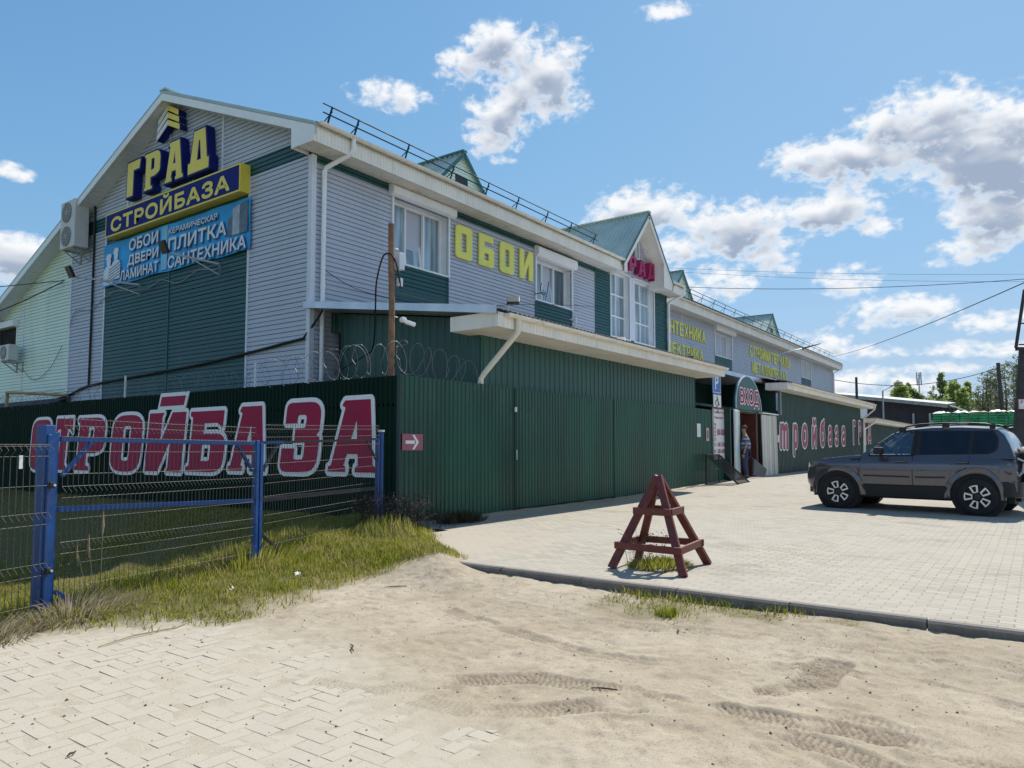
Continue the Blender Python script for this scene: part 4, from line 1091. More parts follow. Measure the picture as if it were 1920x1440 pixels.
# arrow plate, opening hours, notices
AR = thing('arrow_sign', 'faded pink plate with a white arrow at the fence corner', 'sign', (8.93, FY, 1.25))
fm = front_map(0, FY - .022, 0)
m = MB(); m.box(8.67, FY - .03, 1.25, 9.21, FY - .022, 1.53); m.build('plate', M_pink, AR)
ax, azz = 8.94, 1.39
m = MB(); m.prism([[(ax - .16, azz - .028), (ax + .06, azz - .028), (ax + .06, azz + .028), (ax - .16, azz + .028)]], fm, .006, .012)
m.prism([[(ax + .0, azz + .125), (ax + .05, azz + .125), (ax + .155, azz + .01), (ax + .155, azz - .01), (ax + .05, azz - .125), (ax, azz - .125), (ax + .10, azz)]], fm, .0065, .0125)
m.build('arrow', M_signwhite, AR)
HS = thing('opening_hours_sign', 'tall white board with red opening hours beside the entrance', 'sign', (23.5, FY, .9))
m = MB(); m.box(22.98, FY - .06, .90, 24.02, FY - .03, 2.60); m.build('board', M_signwhite, HS)
hm = front_map(22.98, FY - .06, .90)
m = MB()
for a in ((0, 0, .03, 1.7), (1.01, 0, 1.04, 1.7), (.03, 1.66, 1.01, 1.7)): m.quad(hm(a[0], a[1], .003), hm(a[2], a[1], .003), hm(a[2], a[3], .003), hm(a[0], a[3], .003))
put_text(m, 'Стройбаза ГРАД', hm, .08, 1.50, .9, .10, .004, bold=.02); put_text(m, 'Режим работы', hm, .12, 1.32, .82, .10, .004, bold=.02)
put_text(m, '8.00-18.00', hm, .32, .80, .66, .20, .004, bold=.03)
put_text(m, '8.00-17.00', hm, .36, .42, .62, .14, .004, bold=.03); put_text(m, '8.00-16.00', hm, .36, .20, .62, .14, .004, bold=.03)
for k, ch in enumerate(('ПН', 'ВТ', 'СР', 'ЧТ', 'ПТ')): put_text(m, ch, hm, .06, 1.10 - k * .125, .18, .09, .004, bold=.03)
put_text(m, 'СБ', hm, .07, .44, .16, .1, .004, bold=.03); put_text(m, 'ВС', hm, .07, .22, .16, .1, .004, bold=.03)
put_text(m, 'без обеда', hm, .3, .06, .5, .07, .004, bold=.01)
m.build('lettering', M_crimson, HS)
for (x, z, w, h, lab, nm) in ((21.65, 1.62, .30, .42, 'white paper notice with a grey picture on the green fence near the entrance', 'a'), (22.42, 1.50, .24, .42, 'pinkish paper notice on the fence next to the tall hours board', 'b')):
    t = thing('notice', lab, 'notice', (x, FY, z))
    m = MB(); m.box(x, FY - .03, z, x + w, FY - .024, z + h); m.build('paper', M_signwhite if nm == 'a' else pm('pink_paper', (.6, .45, .42), .6, var=.1), t)
    m = MB(); 
    if nm == 'a': m.box(x + .04, FY - .033, z + .05, x + .2, FY - .031, z + .24)
    else: m.box(x + .05, FY - .033, z + .08, x + .19, FY - .031, z + .34)
    m.build('print', M_trim if nm == 'a' else M_pink, t)
m = MB(); m.box(30.62, LY - .07, 1.5, 30.8, LY - .02, 1.8); tagp(m.build('wall_box', M_signwhite, at=(30.7, LY, 1.5)), 'small white box on the wall between the door leaf and the lower-case lettering', 'box')

# parking signs: one pole, two plates
PS = thing('parking_sign', 'blue parking sign with a disabled plate under it, in front of the entrance', 'sign', (23.4, 8.55, 2.45))
m = MB(); m.tube([(23.4, 8.55, 2.45), (23.4, 8.55, 3.55)], .03, 10); m.build('sign_pole', M_pole, PS)
m = MB(); m.box(22.70, 8.46, 3.04, 23.47, 8.48, 3.76); o = m.build('plate', M_signblue, PS, bevel=.004)
pmn = front_map(22.71, 8.46, 3.06)
m = MB(); put_text(m, 'P', pmn, .22, .13, .30, .44, .004, bold=.03); m.build('letter', M_signwhite, o)
m = MB()
for a in ((.02, .02, .72, .04), (.02, .64, .72, .66), (.02, .04, .04, .64), (.70, .04, .72, .64)): m.quad(pmn(a[0], a[1], .002), pmn(a[2], a[1], .002), pmn(a[2], a[3], .002), pmn(a[0], a[3], .002))
m.build('border', M_signwhite, o)
m = MB(); m.box(22.78, 8.46, 2.61, 23.46, 8.48, 3.02); o = m.build('plate', M_signwhite, PS)
dm = front_map(22.79, 8.46, 2.60)
m = MB()
def dl(pts, r): m.tube([dm(a, b, .004) for a, b in pts], r, 5)
dl([(.29, .34), (.31, .20), (.40, .20), (.46, .07)], .017); dl([(.30, .28), (.40, .27)], .012)
dl([(.27 + .12 * math.cos(a), .14 + .11 * math.sin(a)) for a in [1.9 + k * .45 for k in range(11)]], .012)
hd = blob(.285, .385, .03, .03, 0, 10); m.add([dm(a, b, .006) for a, b in hd], [tuple(range(10))])
m.build('wheelchair_symbol', M_black, o)

# ================================================================ air conditioners
def aircon(label, yc, zb, wid, hgt, dep, fans, out):
    t = thing('air_conditioner', label, 'air conditioner', (U, yc, zb))
    x1 = U - out; x0 = x1 - dep
    m = MB(); m.box(x0, yc - wid / 2, zb, x1, yc + wid / 2, zb + hgt); m.build('casing', M_ac, t, bevel=.02)
    for k in range(fans):
        fc = zb + hgt * (k + .5) / fans
        m = MB(); r = min(wid * .36, hgt / fans * .42); ycc = yc + wid * .06
        Mt = Matrix.Translation((x0 - .004, ycc, fc)) @ Matrix.Rotation(rad(90), 4, 'Z')
        m.lathe([(r, 0), (r, .012), (r * .94, .018)], Mt, 24); g = m.build('fan_guard', M_ac_dark, t)
        m = MB()
        for rr in (.25, .45, .65, .85, 1.0):
            m.tube([(x0 - .024, ycc + r * rr * math.cos(a), fc + r * rr * math.sin(a)) for a in [i * math.pi / 12 for i in range(24)]], .005, 4, closed=True)
        for k2 in range(6):
            a = k2 * math.pi / 6; m.tube([(x0 - .022, ycc + r * math.cos(a), fc + r * math.sin(a)), (x0 - .022, ycc - r * math.cos(a), fc - r * math.sin(a))], .004, 4)
        m.build('guard_wire', M_ac, g)
    for y in (yc - wid * .32, yc + wid * .32):
        m = MB(); m.bar((U, y, zb - .03), (x0 + .03, y, zb - .03), .04, .04); m.bar((U - .02, y, zb - .03), (U - .02, y, zb - .38), .04, .04); m.bar((U - .03, y, zb - .36), (x0 + .1, y, zb - .05), .03, .03); m.build('bracket', M_pole, t)
aircon('tall double-fan air conditioner high on the gable beside the sign box', 24.35, 7.52, 1.0, 1.5, .42, 2, .16)
aircon('small single-fan air conditioner under the barred window of the pale gable wall', 29.15, 4.32, .8, .56, .30, 1, .22)

# ================================================================ cables, pipe runs on the gable
def cable(label, pts, r, mat=M_cable, name='cable', cat='cable', sm=8, group=None):
    P = [Vector(p) for p in pts]; out = []
    for i in range(len(P) - 1):
        p0 = P[max(0, i - 1)]; p1 = P[i]; p2 = P[i + 1]; p3 = P[min(len(P) - 1, i + 2)]
        for k in range(sm):
            t = k / sm
            out.append(.5 * ((2 * p1) + (p2 - p0) * t + (2 * p0 - 5 * p1 + 4 * p2 - p3) * t * t + (3 * p1 - p0 - 3 * p2 + p3) * t ** 3))
    out.append(P[-1])
    m = MB(); m.tube(out, r, 6)
    return tagp(m.build(name, mat, at=pts[0], smooth=True), label, cat, group)
cable('black conduit running down the gable wall left of the teal panel', [(U - .05, 23.95, 8.9), (U - .2, 23.95, 9.05), (U - .06, 23.75, 8.95), (U - .05, 23.72, 7.6), (U - .05, 23.72, 5.5), (U - .05, 23.75, 3.2)], .035)
cable('thick sagging black cable bundle along the gable wall above the lettered fence', [(U - .05, 27.5, 2.75), (U - .06, 25.2, 2.95), (U - .06, 23.6, 3.2), (U - .06, 20, 3.35), (U - .06, 17.5, 3.45), (U - .06, 15.2, 3.6), (U - .06, 14.0, 3.70), (U - .07, 13.3, 3.75)], .035)
cable('thin grey cable drooping between the floodlights under the banner', [(U - .05, 16.9, 5.85), (U - .05, 17.8, 5.95), (U - .05, 18.7, 5.75), (U - .05, 19.6, 5.95), (U - .05, 20.5, 5.8), (U - .05, 22.4, 5.95), (U - .05, 23.7, 5.6), (U - .05, 24.8, 5.65), (U - .05, 25.2, 5.2)], .012, M_greycable)
cable('black cable looping down from the building corner behind the downpipe', [(U - .06, 13.35, 3.75), (U + .1, 13.05, 4.2), (U + .2, 12.9, 4.55)], .025)
cable('upper overhead cable running from the pale gable wall out of the picture', [(U - .1, 25.6, 6.75), (U - 1.5, 28.5, 6.62), (U - 3, 31.5, 6.6)], .014, group='cables from the pale gable wall')
cable('steeper overhead cable leaving the pale gable wall below the upper one', [(U - .1, 25.7, 6.72), (U - 1.0, 28.2, 5.9), (U - 2.2, 31.5, 5.2)], .018, group='cables from the pale gable wall')
cable('thin cable hanging slack from the small air conditioner', [(U - .1, 28.7, 4.05), (U - .06, 27.8, 3.6), (U - .06, 26.6, 3.9), (U - .06, 25.7, 4.6)], .008)
cable('bent yellow gas pipe above the lettered fence at its far left', [(U - 1.0, 27.3, 2.2), (U - 1.0, 27.3, 2.95), (U - 1.0, 27.25, 3.05), (U - .95, 27.1, 3.08), (U - .2, 24.9, 2.95)], .05, M_orangepipe, 'gas_pipe', 'pipe')
SHD = thing('slate_shed', 'low shed with an old wavy slate roof behind the lettered fence', 'shed', (9.6, 29, 0))
m = MB(); m.sheet(lambda a, b, d: (b, a, 2.35 + (b - 9.0) * .38 + d), 25.0, 36, 9.0, U - .03, .15, [(0, 0), (.2, .012), (.35, .03), (.5, .036), (.65, .03), (.8, .012), (.999, 0)]); m.build('roof', M_slate, SHD)
m = MB(); m.box(9.2, 25.2, 0, 9.3, 36, 2.4); m.box(9.3, 25.2, 0, U - .05, 25.3, 2.4); m.build('wall', M_brown, SHD)

# small things on the facade and the lean-to roof
t = thing('antenna', 'small wire antenna at the lower corner of the second upper window', 'antenna', (19.5, V, 6.3))
m = MB(); m.tube([(19.42, V, 6.32), (19.42, V - .35, 6.32)], .015, 5); m.tube([(19.42 + .16 * math.cos(a), V - .35, 6.45 + .2 * math.sin(a)) for a in [2.2 + k * .4 for k in range(10)]], .016, 5); m.tube([(19.6, V - .35, 6.2), (19.75, V - .35, 6.75)], .014, 5)
m.build('loop', M_black, t)
for (x, y, lab) in ((10.9, 8.0, 'black floodlight on a stalk at the front corner of the lean-to roof'), (17.6, 9.2, 'black floodlight standing further along the lean-to roof')):
    zz = zf1(y)
    t = thing('roof_floodlight', lab, 'floodlight', (x, y, zz), group='floodlights on the lean-to roof')
    m = MB(); m.tube([(x, y, zz - .05), (x, y, zz + .2)], .015, 6); m.build('stalk', M_trim, t)
    m = MB(); Mt = Matrix.Translation((x + .08, y - .05, zz + .26)) @ Matrix.Rotation(rad(35), 4, 'Z') @ Matrix.Rotation(rad(-28), 4, 'Y'); m.box(-.17, -.12, -.03, .17, .12, .03, M=Mt); m.build('lamp_head', M_black, t, bevel=.008)
m = MB(); m.tube([(21.2, V - .5, 4.8), (21.2, V - .5, 5.62), (21.18, V - .3, 5.7)], .03, 6); m.tube([(21.2, V - .5, 5.55), (21.2, V - .5, 5.75)], .06, 6)
tagp(m.build('vent_pipe', M_white, at=(21.2, V - .5, 4.8), smooth=True), 'white vent pipe rising from the lean-to roof below the second window', 'pipe')

# ================================================================ wooden pole with its fittings
WP = thing('wooden_pole', 'weathered wooden utility pole standing behind the fence corner', 'pole', (8.9, 9.0, 0))
m = MB()
pts = [(8.88 - .005 * k, 9.0 + .008 * math.sin(k), -.2 + .36 * k) for k in range(16)]
m.tube(pts, [.062 - .0006 * k + .002 * math.sin(k * 2.1) for k in range(16)], 12); m.build('shaft', M_wood, WP, smooth=True)
m = MB(); m.box(8.93, 8.92, 4.42, 9.06, 9.05, 4.72); m.build('junction_box', M_trim, WP, bevel=.006)
m = MB(); m.box(8.93, 8.92, 4.12, 9.02, 8.99, 4.26); m.build('socket', M_trim, WP, bevel=.004)
m = MB()
for z in (4.78, 4.5, 3.58): m.tube([(8.88 + .068 * math.cos(a), 9.0 + .068 * math.sin(a), z + .02 * math.sin(a)) for a in [k * math.pi / 8 for k in range(16)]], .007, 4, closed=True)
m.build('strap', M_trim, WP)
SC = thing('security_camera', 'white security camera strapped to the wooden pole', 'camera', (8.95, 8.93, 3.5))
m = MB(); Mt = Matrix.Translation((8.99, 8.88, 3.52)); m.lathe([(.0, -.05), (.045, -.045), (.055, 0), (.045, .045), (.0, .05)], Mt, 14); m.build('mount', M_white, SC, smooth=True)
m = MB(); Mt = Matrix.Translation((9.10, 8.82, 3.47)) @ Matrix.Rotation(rad(-25), 4, 'Z') @ Matrix.Rotation(rad(14), 4, 'Y'); m.box(-.10, -.036, -.036, .10, .036, .036, M=Mt); m.build('housing', M_white, SC, bevel=.015)
m = MB(); m.box(.10, -.028, -.028, .103, .028, .028, M=Mt); m.build('lens', M_black, SC)
cable('heavy black cable looping from the wooden pole down to the lean-to doorway', [(8.98, 8.94, 4.08), (8.9, 8.9, 4.3), (8.83, 8.93, 4.55), (8.76, 9.0, 4.66), (8.7, 9.1, 4.6), (8.75, 9.3, 4.2), (9.2, 9.8, 3.85), (9.9, 10.6, 3.3), (10.3, 11.3, 3.2), (10.7, 12.7, 2.95)], .016)
cable('thin black wire stretched across the facade from the downpipe to the second window', [(U + .3, V - .12, 5.35), (12, V - .15, 5.05), (15, V - .15, 5.2), (19.4, V - .2, 5.95), (24, V - .1, 6.6)], .008)

# street lamp at the entrance
LP = thing('street_lamp', 'grey street lamp on a thin pole beside the arched entrance panel', 'street lamp', (30.77, 8.58, 2.62))
m = MB(); m.tube([(30.77, 8.58, 2.62), (30.7, 8.55, 4.9), (30.85, 8.5, 5.2), (32.0, 7.9, 5.5)], [.032, .03, .028, .022], 8); m.build('pole', M_pole, LP, smooth=True)
m = MB(); m.bar((31.9, 7.95, 5.48), (32.9, 7.45, 5.76), .16, .07, w1=.09, h1=.03); m.build('lamp_head', M_rail, LP, bevel=.02)
m = MB(); m.bar((27.2, 8.5, 4.0), (30.72, 8.55, 4.05), .05, .05); m.build('cross_bar', M_pole, LP)

# ================================================================ ground
def vnoise(x, y, seed=0):
    xi = np.floor(x).astype(np.int64); yi = np.floor(y).astype(np.int64); fx = x - xi; fy = y - yi
    def h(a, b):
        n = (a * 374761393 + b * 668265263 + seed * 974711) & 0x7fffffff
        n = ((n ^ (n >> 13)) * 1274126177) & 0x7fffffff
        return ((n ^ (n >> 16)) & 0xffff) / 65535.0
    u = fx * fx * (3 - 2 * fx); v = fy * fy * (3 - 2 * fy)
    return (h(xi, yi) * (1 - u) + h(xi + 1, yi) * u) * (1 - v) + (h(xi, yi + 1) * (1 - u) + h(xi + 1, yi + 1) * u) * v
def fbm(x, y, f, octv=4, seed=0, gain=.5):
    s = 0; a = 1; t = 0
    for o in range(octv):
        s = s + a * vnoise(x * f + 13.7 * o, y * f - 7.3 * o, seed + o); t += a; a *= gain; f *= 2.03
    return s / t
def nsst(a, b, x):
    t = np.clip((x - a) / (b - a), 0, 1); return t * t * (3 - 2 * t)
PAVE_Y = [-6, 1.65, 2.07, 2.64, 3.29, 3.91, 4.68, 5.42, 7]; PAVE_X = [2.9, 2.96, 3.02, 3.09, 3.15, 3.49, 3.63, 3.55, 3.3]
GRX = [-3, 1.0, 2.16, 3.26, 3.64, 4.52, 5.32, 6.0, 6.74, 7.4, 8.8]; GRY = [7.4, 6.55, 6.2, 5.77, 5.42, 5.75, 6.1, 5.9, 5.35, 6.6, 7.9]
gate_y = lambda x: 6.98 + .281 * (x - 2.71)
def terrain(X, Y):
    Z = np.full(X.shape, -.14)
    Z = Z + (fbm(X, Y, .6, 3, 1) - .5) * .035 + (fbm(X, Y, 3.0, 4, 5) - .5) * .020 + (fbm(X, Y, 14., 4, 9, .72) - .5) * .016 - .010 * nsst(.56, .75, fbm(X, Y, 7.0, 3, 12))
    dy = Y - gate_y(X)
    Z = Z - .62 * nsst(.1, 3.6, dy) * nsst(8.3, 5.6, X)
    Z = Z + .17 * nsst(5.4, 6.6, X) * nsst(-.35, .45, Y - 5.25 - (X - 6.3))
    gb = np.interp(X, GRX, GRY)
    Z = Z + .03 * nsst(-.1, .7, Y - gb)
    pb = np.interp(Y, PAVE_Y, PAVE_X) + (fbm(X, Y, 1.1, 3, 21) - .5) * .7
    cover = nsst(-.75, .35, X - pb)                             # 0 on the swept blocks, 1 under sand
    onpath = nsst(.2, -.15, Y - gb)
    k = (1 - cover) * onpath                                     # swept blocks: only a film of sand between and over them
    Z = Z * (1 - k) + k * (-.1513 + (fbm(X, Y, 1.6, 3, 15) - .5) * .0046)
    Z = Z + (.075 + .05 * (fbm(X, Y, .8, 3, 25) - .5)) * nsst(4.9, 6.2, X) * nsst(6.2, 5.2, Y)          # sand drifted against the kerb
    return Z
TRACKS = [  # points, half width, depth, tread spacing
 ([(4.95, 4.3), (4.63, 3.17), (4.50, 2.6), (4.55, 2.2), (4.75, 1.7), (4.98, 1.37), (5.1, .6), (4.9, -.6)], .085, .012, 0),
 ([(2.95, 3.9), (3.06, 3.28), (3.5, 3.0), (3.83, 2.61), (3.95, 2.0), (3.9, 1.2), (3.6, .3)], .10, .013, .035),
 ([(4.45, 1.42), (4.57, 1.24), (4.75, 1.16), (5.0, 1.16), (5.25, 1.14)], .13, .022, .03),
 ([(3.14, 2.95), (3.16, 2.6), (3.32, 2.35), (3.68, 2.0), (4.0, 1.4), (4.1, .6), (3.9, -.5)], .11, .018, .04),
 ([(4.3, 1.0), (4.15, .4), (3.8, -.3)], .12, .010, .045),
 ([(5.4, 4.2), (5.3, 3.0), (5.5, 1.8), (5.7, .4), (5.6, -1)], .09, .006, .04),
]
def press(X, Y, Z):
    D_ = np.zeros_like(Z)
    for pts, hw, dep, sp in TRACKS:
        s0 = 0
        P = []
        for a, b in zip(pts, pts[1:]): P.append((a, b))
        for (a, b) in P:
            dx, dy = b[0] - a[0], b[1] - a[1]; L = math.hypot(dx, dy)
            m = (X > min(a[0], b[0]) - .3) & (X < max(a[0], b[0]) + .3) & (Y > min(a[1], b[1]) - .3) & (Y < max(a[1], b[1]) + .3)
            if not m.any(): s0 += L; continue
            x, y = X[m], Y[m]
            t = ((x - a[0]) * dx + (y - a[1]) * dy) / L; o = ((x - a[0]) * dy - (y - a[1]) * dx) / L
            ins = nsst(-.04, .0, t) * nsst(L + .04, L, t)
            w = np.abs(o)
            body = nsst(hw, hw * .82, w)
            if sp: tread = (np.abs(((t + s0 + .35 * w) / sp) % 1 - .5) < .24) * 1.0
            else: tread = (np.abs((o / .034) % 1 - .5) < .24) * 1.0
            ridge = nsst(hw * 1.7, hw * 1.1, w) * nsst(hw * .9, hw * 1.1, w) * .5
            patch = nsst(.26, .50, fbm(x, y, 2.6, 3, 33))
            d = ins * (-1.1 * dep * body * (.35 + .65 * tread) + dep * ridge) * patch
            old = D_[m]; D_[m] = np.where(np.abs(d) > np.abs(old), d, old)
            s0 += L
    return D_
def grid_mesh(name, xs, ys, zf, mat, attrs=None, kind='structure'):
    X, Y = np.meshgrid(xs, ys, indexing='ij'); Z = zf(X, Y)
    nx, ny = len(xs), len(ys)
    co = np.stack([X, Y, Z], -1).reshape(-1, 3).astype(np.float32)
    i = np.arange(nx - 1)[:, None] * ny + np.arange(ny - 1)[None, :]
    q = np.stack([i, i + ny, i + ny + 1, i + 1], -1).reshape(-1, 4)
    me = bpy.data.meshes.new(name)
    me.vertices.add(len(co)); me.vertices.foreach_set('co', co.ravel())
    me.loops.add(q.size); me.loops.foreach_set('vertex_index', q.ravel().astype(np.int32))
    me.polygons.add(len(q)); me.polygons.foreach_set('loop_start', np.arange(0, q.size, 4, dtype=np.int32))
    try: me.polygons.foreach_set('loop_total', np.full(len(q), 4, dtype=np.int32))
    except Exception: pass
    me.polygons.foreach_set('use_smooth', np.ones(len(q), dtype=bool))
    me.materials.append(mat)
    if attrs:
        for k, f in attrs.items():
            a = me.attributes.new(k, 'FLOAT', 'POINT'); a.data.foreach_set('value', f(X, Y).ravel().astype(np.float32))
    me.update(calc_edges=True); me.validate()
    o = bpy.data.objects.new(name, me); COL.objects.link(o); o['kind'] = kind
    WM[o.name] = Matrix.Identity(4)
    return o

def sand_mat():
    m = bpy.data.materials.new('sandy_ground'); m.use_nodes = True; t = NT(m.node_tree)
    pos = t.n('ShaderNodeNewGeometry').outputs['Position']
    a = t.noise(pos, .9, 5, .6); b = t.noise(pos, 6.0, 6, .65, .3); c = t.noise(pos, 55, 5, .7); d = t.noise(pos, 170, 3, .6)
    col = t.mix(t.ramp(a, .35, .65), (.45, .38, .285), (.375, .31, .222))
    col = t.mix(t.ramp(b, .46, .70, 0, .5), col, (.29, .235, .17))
    col = t.mix(t.ramp(b, .42, .26, 0, .5), col, (.52, .46, .37))
    col = t.mix(t.ramp(c, .54, .70, 0, .7), col, (.20, .155, .11))
    col = t.mix(t.ramp(t.math('ADD', d, t.math('MULTIPLY', b, .25)), .705, .78, 0, .8), col, (.12, .095, .07))
    col = t.mix(t.n('ShaderNodeAttribute', attribute_name='swept').outputs['Fac'], col, t.mix(t.ramp(b, .4, .7), (.45, .40, .315), (.40, .35, .27)))
    trk = t.n('ShaderNodeAttribute', attribute_name='track').outputs['Fac']
    col = t.mix(t.math('MULTIPLY', trk, t.ramp(c, .3, .6, .45, .9)), col, (.15, .118, .085))
    soil = t.n('ShaderNodeAttribute', attribute_name='soil').outputs['Fac']
    sc = t.mix(t.ramp(c, .35, .65), (.09, .08, .028), (.17, .15, .06))
    col = t.mix(soil, col, sc)
    bs = t.n('ShaderNodeBsdfPrincipled', ins={'Base Color': col, 'Roughness': .95, 'Specular IOR Level': .15})
    h = t.math('ADD', t.math('MULTIPLY', c, .5), t.math('MULTIPLY', d, .35))
    bp = t.n('ShaderNodeBump', ins={'Strength': .7, 'Distance': .012, 'Height': h}); t.t.links.new(bp.outputs[0], bs.inputs['Normal'])
    t.n('ShaderNodeOutputMaterial', ins={0: bs.outputs[0]}); return m
def soil_at(X, Y):
    gb = np.interp(X, GRX, GRY) + (fbm(X, Y, 2.0, 4, 40) - .5) * .7
    s = nsst(-.15, .5, Y - gb)
    for (cx, cy, r) in ((5.9, 2.75, .55), (6.1, 2.1, .35), (6.15, 1.3, .3)):      # weedy strip by the kerb
        s = np.maximum(s, .6 * nsst(r, r * .3, np.hypot(X - cx, (Y - cy) * .8) + (fbm(X, Y, 4., 3, 50) - .5) * .5))
    return s
def ar(a, b, s): return np.arange(a, b, s)
xs = np.concatenate([ar(-9, 1.2, .3), ar(1.2, 6.42, .018), ar(6.42, 8.72, .07)])
ys = np.concatenate([ar(-16, -3.2, .4), ar(-3.2, 6.9, .018), ar(6.9, 28, .13)])
sanded = lambda X, Y: nsst(.15, .55, X - np.interp(Y, PAVE_Y, PAVE_X))
ground_z = lambda X, Y: terrain(X, Y) + press(X, Y, X * 0) * sanded(X, Y)
M_sand = sand_mat()
trk_at = lambda X, Y: np.clip(-press(X, Y, X * 0) / .012 - .25, 0, 1) * (.4 + .6 * sanded(X, Y))
grid_mesh('sandy_ground', xs, ys, ground_z, M_sand, {'soil': soil_at, 'track': trk_at, 'swept': lambda X, Y: .85 * nsst(.5, -.4, X - np.interp(Y, PAVE_Y, PAVE_X) + (fbm(X, Y, 1.5, 3, 22) - .5) * .8)})
# wide ground sheet to the horizon
mfar = pm('far_ground', (.16, .17, .08), .95, var=.4, vs=.05, dirt=(.24, .2, .13), dirt_amt=.6)
m = MB(); m.quad((-1500, -1500, -1.3), (1500, -1500, -1.3), (1500, 1500, -1.3), (-1500, 1500, -1.3)); tagp(m.build('ground', mfar), kind='structure')

# block path in front: concrete blocks laid in herringbone
def block_mat(name, base, lo, hi):
    m = bpy.data.materials.new(name); m.use_nodes = True; t = NT(m.node_tree)
    pos = t.n('ShaderNodeNewGeometry').outputs['Position']
    tint = t.n('ShaderNodeAttribute', attribute_name='tint').outputs['Fac']
    a = t.noise(pos, 1.1, 5, .6); b = t.noise(pos, 26, 5, .65); c = t.noise(pos, 120, 3, .6)
    col = t.mix(tint, lo, hi)
    col = t.mix(t.ramp(a, .40, .62, 0, .6), col, base)
    col = t.mix(t.ramp(b, .55, .8, 0, .35), col, tuple(x * .6 for x in base))
    col = t.mix(t.ramp(c, .64, .74, 0, .5), col, tuple(x * .4 for x in base))
    bs = t.n('ShaderNodeBsdfPrincipled', ins={'Base Color': col, 'Roughness': .92, 'Specular IOR Level': .2})
    bp = t.n('ShaderNodeBump', ins={'Strength': .35, 'Distance': .006, 'Height': t.math('ADD', b, c)}); t.t.links.new(bp.outputs[0], bs.inputs['Normal'])
    t.n('ShaderNodeOutputMaterial', ins={0: bs.outputs[0]}); return m
rng = random.Random(3)
bv = []; bf = []; bt_ = []
LB, WB = .2, .1
g = .0026; ch = .003
for i in range(-60, 80):
    for j in range(-60, 60):
        ox, oy = (i - 2 * j) * WB, (i + 2 * j) * WB
        for (x0, y0, x1, y1) in ((0, 0, 2, 1), (0, 1, 1, 3)):
            X0, Y0, X1, Y1 = .2 + ox + x0 * WB, 1 + oy + y0 * WB, .2 + ox + x1 * WB, 1 + oy + y1 * WB
            if X0 < -.6 or X1 > 4.1 or Y0 < -2.2 or Y1 > np.interp((X0 + X1) / 2, GRX, GRY) + .12 or X0 > np.interp(Y0, PAVE_Y, PAVE_X) + .04 + rng.uniform(-.15, .08): continue
            z = -.150 + rng.uniform(-.0022, .0022); tx, ty = rng.uniform(-.0015, .0015), rng.uniform(-.0015, .0015)
            b = len(bv); X0 += g; Y0 += g; X1 -= g; Y1 -= g
            bv += [(X0, Y0, z - .02), (X1, Y0, z - .02), (X1, Y1, z - .02), (X0, Y1, z - .02), (X0, Y0, z - ch), (X1, Y0, z - ch), (X1, Y1, z - ch), (X0, Y1, z - ch),
                   (X0 + ch, Y0 + ch, z - tx - ty), (X1 - ch, Y0 + ch, z + tx - ty), (X1 - ch, Y1 - ch, z + tx + ty), (X0 + ch, Y1 - ch, z - tx + ty)]
            for k in range(4):
                k2 = (k + 1) % 4
                bf += [(b + k, b + k2, b + 4 + k2, b + 4 + k), (b + 4 + k, b + 4 + k2, b + 8 + k2, b + 8 + k)]
            bf.append((b + 8, b + 9, b + 10, b + 11))
            bt_ += [rng.random()] * 12
m = MB(); m.v = bv; m.f = bf; m.mi = [0] * len(bf)
pth = m.build('paved_path', block_mat('path_blocks', (.44, .39, .31), (.43, .385, .31), (.45, .40, .32))); pth['kind'] = 'structure'
at_ = pth.data.attributes.new('tint', 'FLOAT', 'POINT'); at_.data.foreach_set('value', bt_)

